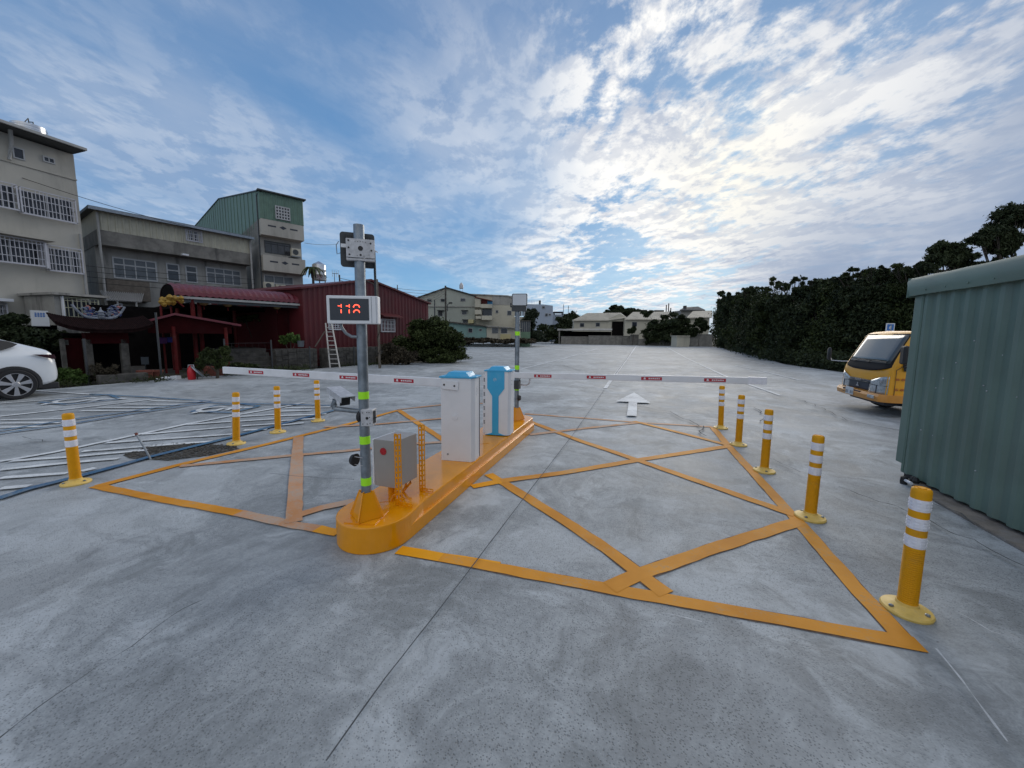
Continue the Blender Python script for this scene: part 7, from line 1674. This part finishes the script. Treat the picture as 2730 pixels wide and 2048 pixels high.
def tree(name, lab, cat, base, h, crowns, mt='leaf', leaf=0.16, seed=1, tr=0.12, group=None, droop=0.3, k=40, n=130, size=0.3, trunk=True, aspect=2.2):
    r = random.Random(seed); base = Vector(base); t = thing(name, lab, cat, base, group); cl = []
    m = MB()
    if trunk:
        top = base + Vector((r.uniform(-0.1, 0.1) * h, r.uniform(-0.1, 0.1) * h, h * 0.72)); mid = base.lerp(top, 0.5) + Vector((r.uniform(-.05, .05) * h, r.uniform(-.05, .05) * h, 0))
        m.tube([base, mid, top], [tr, tr * 0.7, tr * 0.3], 8)
        for c in crowns:
            cc = Vector(c[:3]); s_ = base.lerp(top, r.uniform(0.3, 0.6)); m.tube([s_, s_.lerp(cc, 0.5) + Vector((0, 0, 0.05 * h)), cc], [tr * 0.5, tr * 0.3, tr * 0.1], 6)
            for _ in range(3):
                e_ = cc + Vector((r.uniform(-1, 1) * c[3], r.uniform(-1, 1) * c[4], r.uniform(-.5, 1) * c[5])) * 0.8; m.tube([cc.lerp(s_, 0.3), e_], [tr * 0.2, tr * 0.06], 5)
        m.build('trunk', M['bark'], t, smooth=True)
    for c in crowns: cl += crown(c[:3], c[3], c[4], c[5], int(k * (c[6] if len(c) > 6 else 1)), n, r, size)
    leaves('crown', cl, mt, t, leaf, seed, droop, aspect); return t

# dark hedge of bamboo and trees along the right side of the lot
r9 = random.Random(21)
HB = [(1932, 932, 782, 66), (1943, 936, 779, 56), (1968, 939, 786, 50), (1990, 944, 778, 44), (2026, 951, 764, 36), (2056, 962, 792, 31), (2085, 974, 745, 27.5), (2138, 984, 739, 25), (2190, 992, 731, 22.5), (2250, 1000, 724, 20.5),
      (2320, 1010, 708, 19), (2400, 1020, 704, 18), (2440, 1020, 700, 17.5)]
HL = ['leftmost dark tree of the right hedge, ending beside the right cottage', 'tall narrow dark tree at the left end of the right hedge', 'low dip in the hedge formed by a dark bushy tree', 'dark tree left of the ragged peak of the hedge',
      'dark leafy tree forming the first ragged peak of the hedge', 'dark leafy tree in the middle left of the hedge', 'dark drooping bamboo clump in the middle of the hedge', 'dark vine covered tree right of the middle of the hedge',
      'dark drooping tree left of the truck mirror', 'dark tree behind the truck mirror', 'dark tree behind the truck cab', 'dark tree between truck and green shed', 'dark tree whose top just shows over the green shed corner']
for i, ((px, pyb, pyt, dd), lab) in enumerate(zip(HB, HL)):
    b_ = AT(px, 905, dd + 2.2); b_.z = -0.1; top = ZAT(b_.x, b_.y, pyt); w_ = [1.9, 1.7, 2.0, 2.2, 2.2, 2.3, 2.2, 2.0, 2.0, 2.0, 2.0, 1.8, 1.6][i]
    cr = [(b_.x, b_.y, top * 0.40, w_ * 1.05, 1.9, top * 0.44, 1.6)]
    for q in range(3): cr.append((b_.x + R2.x * r9.uniform(-.7, .7) * w_, b_.y + R2.y * r9.uniform(-.7, .7) * w_ + r9.uniform(-.5, .5), top * r9.uniform(0.62, 0.84), w_ * r9.uniform(0.3, 0.6), 1.2, top * r9.uniform(0.12, 0.22), 0.5))
    for q in range(7):
        cr.append((b_.x + R2.x * r9.uniform(-.8, .8) * w_, b_.y + R2.y * r9.uniform(-.8, .8) * w_ + r9.uniform(-.6, .3), top * r9.uniform(0.82, 1.0), r9.uniform(0.25, 0.6), r9.uniform(0.25, 0.5), r9.uniform(0.15, 0.45), 0.10))
    lf = 0.09 + 0.0045 * dd
    tree('hedge_tree', lab, 'tree', b_, top, cr, 'leaf' if i % 3 else 'leaf_b', lf, 100 + i, 0.14, 'dark trees of the hedge on the right', droop=0.55, k=46, n=190, size=0.26, aspect=2.8)
hm = [(AT(px, 905, d_).x, AT(px, 905, d_).y, 0.35, 1.3, 0.9, 0.6, 900) for px, d_ in ((1965, 52), (1972, 46), (1990, 41), (2020, 35), (2050, 31), (2080, 27.5), (2110, 26), (2140, 24.5), (2170, 23), (2200, 22), (2235, 20.8), (2270, 20), (2310, 19))]
tag(leaves('undergrowth', hm, 'leaf', None, 0.16, 77, 0.2, at=(9, 30, 0)), 'dark ragged undergrowth along the foot of the right hedge', 'undergrowth', kind='stuff')
# taller trees over the shed
for (pts, lab, sd_, bpx) in (([(2485, 700, 34, 26), (2512, 668, 30, 18), (2548, 690, 34, 24), (2590, 715, 36, 18), (2455, 715, 26, 18)], 'dark feathery tree rising above the left end of the green shed roof', 41, 2520),
                              ([(2640, 622, 34, 20), (2690, 578, 38, 24), (2735, 570, 50, 34), (2665, 660, 24, 30), (2612, 640, 20, 14), (2690, 640, 26, 40), (2768, 600, 44, 44)], 'tallest dark tree, top right corner above the green shed', 42, 2700)):
    D_ = 15.5; b_ = AT(bpx, 905, D_); b_.z = -0.1; cr = []
    for px, py, rw, rh in pts: c = AT(px, py, D_); k_ = D_ / FPX * 1.0; cr.append((c.x, c.y, c.z, rw * k_, rw * k_ * 0.9, rh * k_, 0.55))
    tree('tall_tree', lab, 'tree', b_, AT(bpx, 620, D_).z, cr, 'leaf', 0.15, sd_, 0.12, 'tall dark trees behind the green shed', droop=0.75, k=34, n=190, size=0.34, aspect=3.2)
# big bush by the red shed
def bush(name, lab, pts, d_, mt, leaf, seed, k=30, n=200, group=None, droop=0.2, aspect=2.0, size=0.3, dy=0.0):
    cr = []; k_ = d_ / FPX
    for px, py, rw, rh in pts: c = AT(px, py, d_ + rnd.uniform(-dy, dy)); cr.append((c.x, c.y, c.z, rw * k_, rw * k_ * 0.9, rh * k_, 0.7))
    b_ = AT(sum(p[0] for p in pts) / len(pts), 905, d_); b_.z = -0.1
    return tree(name, lab, 'bush' if 'bush' in name or 'shrub' in name or 'hedge' in name else 'tree', b_, max(c[2] for c in cr), cr, mt, leaf, seed, 0.06, group, droop, k, n, size, aspect=aspect)
bush('big_bush', 'big dark green bush spreading beside the red shed at the edge of the lot', [(1125, 895, 40, 32), (1165, 885, 40, 34), (1195, 905, 42, 32), (1090, 925, 36, 34), (1150, 935, 48, 32), (1210, 930, 32, 30), (1120, 868, 26, 14), (1215, 900, 26, 20), (1180, 952, 50, 18)], 22.5, 'leaf_b', 0.15, 51, 44, 230, droop=0.1)
bush('creeper_bush', 'tangled brown green creeper covering the wall left of the big bush', [(1035, 940, 20, 30), (1060, 945, 24, 28), (1085, 950, 24, 22), (1020, 955, 16, 18)], 20.5, 'leaf_dry', 0.10, 52, 30, 190)
bush('climbing_hedge', 'dark hedge at the left edge below the white wall sign', [(5, 868, 44, 22), (38, 852, 22, 12), (0, 900, 60, 34), (70, 898, 40, 26), (110, 902, 38, 22), (150, 906, 34, 26), (-30, 880, 40, 34)], 12.6, 'leaf', 0.13, 53, 40, 210)
bush('small_shrub', 'low fresh green shrub at the lot edge just behind the white car', [(168, 1000, 22, 20), (195, 1005, 24, 18), (215, 1012, 18, 12), (150, 1010, 16, 14)], 11.8, 'leaf_bright', 0.10, 54, 30, 150, droop=0.0, aspect=5)
bush('thorny_shrub', 'leafless brown thorny shrub between the white car and the shrine gate', [(262, 990, 22, 22), (285, 1000, 18, 16), (300, 985, 14, 14), (250, 1008, 20, 10)], 12.0, 'leaf_dry', 0.10, 55, 22, 90, droop=-0.1, aspect=7)
bush('leggy_shrub', 'leggy green potted shrub right of the red canister', [(560, 950, 26, 22), (585, 960, 26, 26), (540, 968, 20, 14), (600, 935, 14, 12)], 13.6, 'leaf_b', 0.11, 56, 30, 110, droop=0.0, aspect=4)
bush('low_shrub', 'low olive shrub in front of the stone steps', [(640, 975, 24, 12), (668, 982, 26, 12), (625, 985, 20, 12)], 15.0, 'leaf_b', 0.10, 57, 28, 130)
bush('potted_shrub', 'bright green pot plants on top of the stone wall', [(758, 905, 10, 12), (775, 902, 12, 12), (790, 906, 11, 12)], 17.6, 'leaf_bright', 0.14, 58, 16, 80)
bush('canopy_shrub', 'grey green shrub in the yard between pavilion and hall', [(650, 850, 18, 9), (680, 848, 24, 10), (700, 855, 14, 8)], 20.5, 'leaf_b', 0.13, 59, 20, 120)
c = AT(802, 918, 17.6); t = thing('flower_pot', 'pale grey bucket beside the pot plants on the stone wall', 'flower pot', (c.x, c.y, c.z)); zt_p = AT(802, 915, 17.6).z
m = MB(); m.lathe([(0.12, 0), (0.15, 0.26), (0.155, 0.28), (0.13, 0.28), (0.01, 0.22)], (c.x, c.y, c.z - 0.12), 16); m.build('pot', M['pane_grey'], t, smooth=True); m = MB(); m.lathe([(0.13, 0.2), (0.01, 0.25)], (c.x, c.y, c.z - 0.12), 10); m.build('soil', M['soil'], t)
# palm by the tower house
c = AT(835, 748, 27); t = thing('palm_tree', 'small drooping palm beside the steel water tank', 'palm', (c.x, c.y, 0)); zp = AT(822, 718, 27).z
m = MB(); m.cyl((c.x, c.y, 0), (c.x, c.y, zp), 0.08, n=8); m.build('trunk', M['bark'], t)
m = MB(); r_p = random.Random(3)
for k in range(16):
    a_ = 2 * math.pi * k / 16 + r_p.uniform(-.2, .2); L_ = r_p.uniform(0.6, 0.95); d_ = Vector((math.cos(a_), math.sin(a_), 0)); pts = [Vector((c.x, c.y, zp)) + d_ * L_ * f_ + Vector((0, 0, 0.35 * math.sin(f_ * 2.2) - 0.75 * f_ ** 2)) for f_ in (0, .25, .5, .75, 1)]; s_ = d_.cross(Vector((0, 0, 1)))
    vs = []
    for i_, p_ in enumerate(pts): w__ = 0.10 * math.sin(math.pi * (0.15 + 0.8 * i_ / 4)); vs += [p_ - s_ * w__ + Vector((0, 0, -0.05)), p_, p_ + s_ * w__ + Vector((0, 0, -0.05))]
    m.add(vs, [(3 * i_ + q_, 3 * i_ + q_ + 1, 3 * i_ + q_ + 4, 3 * i_ + q_ + 3) for i_ in range(4) for q_ in (0, 1)])
m.build('fronds', M['leaf_b'], t, recalc=False)
# far trees and bushes
FT = [('dark conical tree right of the far pole', [(1415, 842, 18, 22), (1412, 870, 26, 30), (1420, 895, 30, 20)], 60, 'leaf_c', 61),
      ('round dark trees below the blue grey building', [(1460, 880, 30, 20), (1500, 870, 30, 24), (1440, 895, 36, 18), (1480, 900, 40, 16)], 80, 'leaf', 62),
      ('bushy dark tree left of the left cottage', [(1525, 850, 18, 18), (1540, 870, 14, 26), (1505, 885, 34, 24)], 88, 'leaf', 63),
      ('dark tree crown rising behind the cottage roofs', [(1645, 825, 18, 10), (1668, 832, 28, 10), (1700, 836, 26, 6), (1622, 834, 14, 6), (1636, 818, 8, 6)], 98, 'leaf', 64),
      ('spreading dark tree in front of the middle cottage', [(1790, 860, 34, 24), (1755, 872, 28, 22), (1820, 868, 24, 22), (1770, 895, 44, 22), (1735, 895, 26, 20), (1725, 838, 14, 8), (1815, 895, 26, 20)], 70, 'leaf', 65),
      ('thin open tree in front of the right cottage', [(1865, 862, 16, 12), (1880, 875, 10, 8), (1850, 885, 14, 10)], 66, 'leaf', 66),
      ('low dark brush at the far left edge of the lot', [(1250, 908, 30, 7), (1300, 909, 34, 6), (1350, 910, 34, 5), (1400, 909, 30, 5)], 54, 'leaf_dry', 67),
      ('palm like shrub beside the far wall', [(1682, 882, 8, 6), (1690, 878, 5, 6)], 71, 'leaf', 68)]
for lab, pts, d_, mt, sd_ in FT: bush('far_tree', lab, pts, d_, mt, 0.10 + 0.005 * d_, sd_, 26, 170, 'trees at the far end of the lot', 0.2)
# weeds at the edge of the lot
wd = [(p[0].x + rnd.uniform(-.5, .5), p[0].y + rnd.uniform(-.8, .8), 0.05, 0.5, 0.6, 0.16, 160) for p in tops for _ in range(3)]
tag(leaves('weeds', wd, 'leaf_b', None, 0.12, 88, -0.4, 5, at=(-14, 12, 0)), 'low scruffy weeds along the left edge of the concrete lot', 'weeds', kind='stuff')
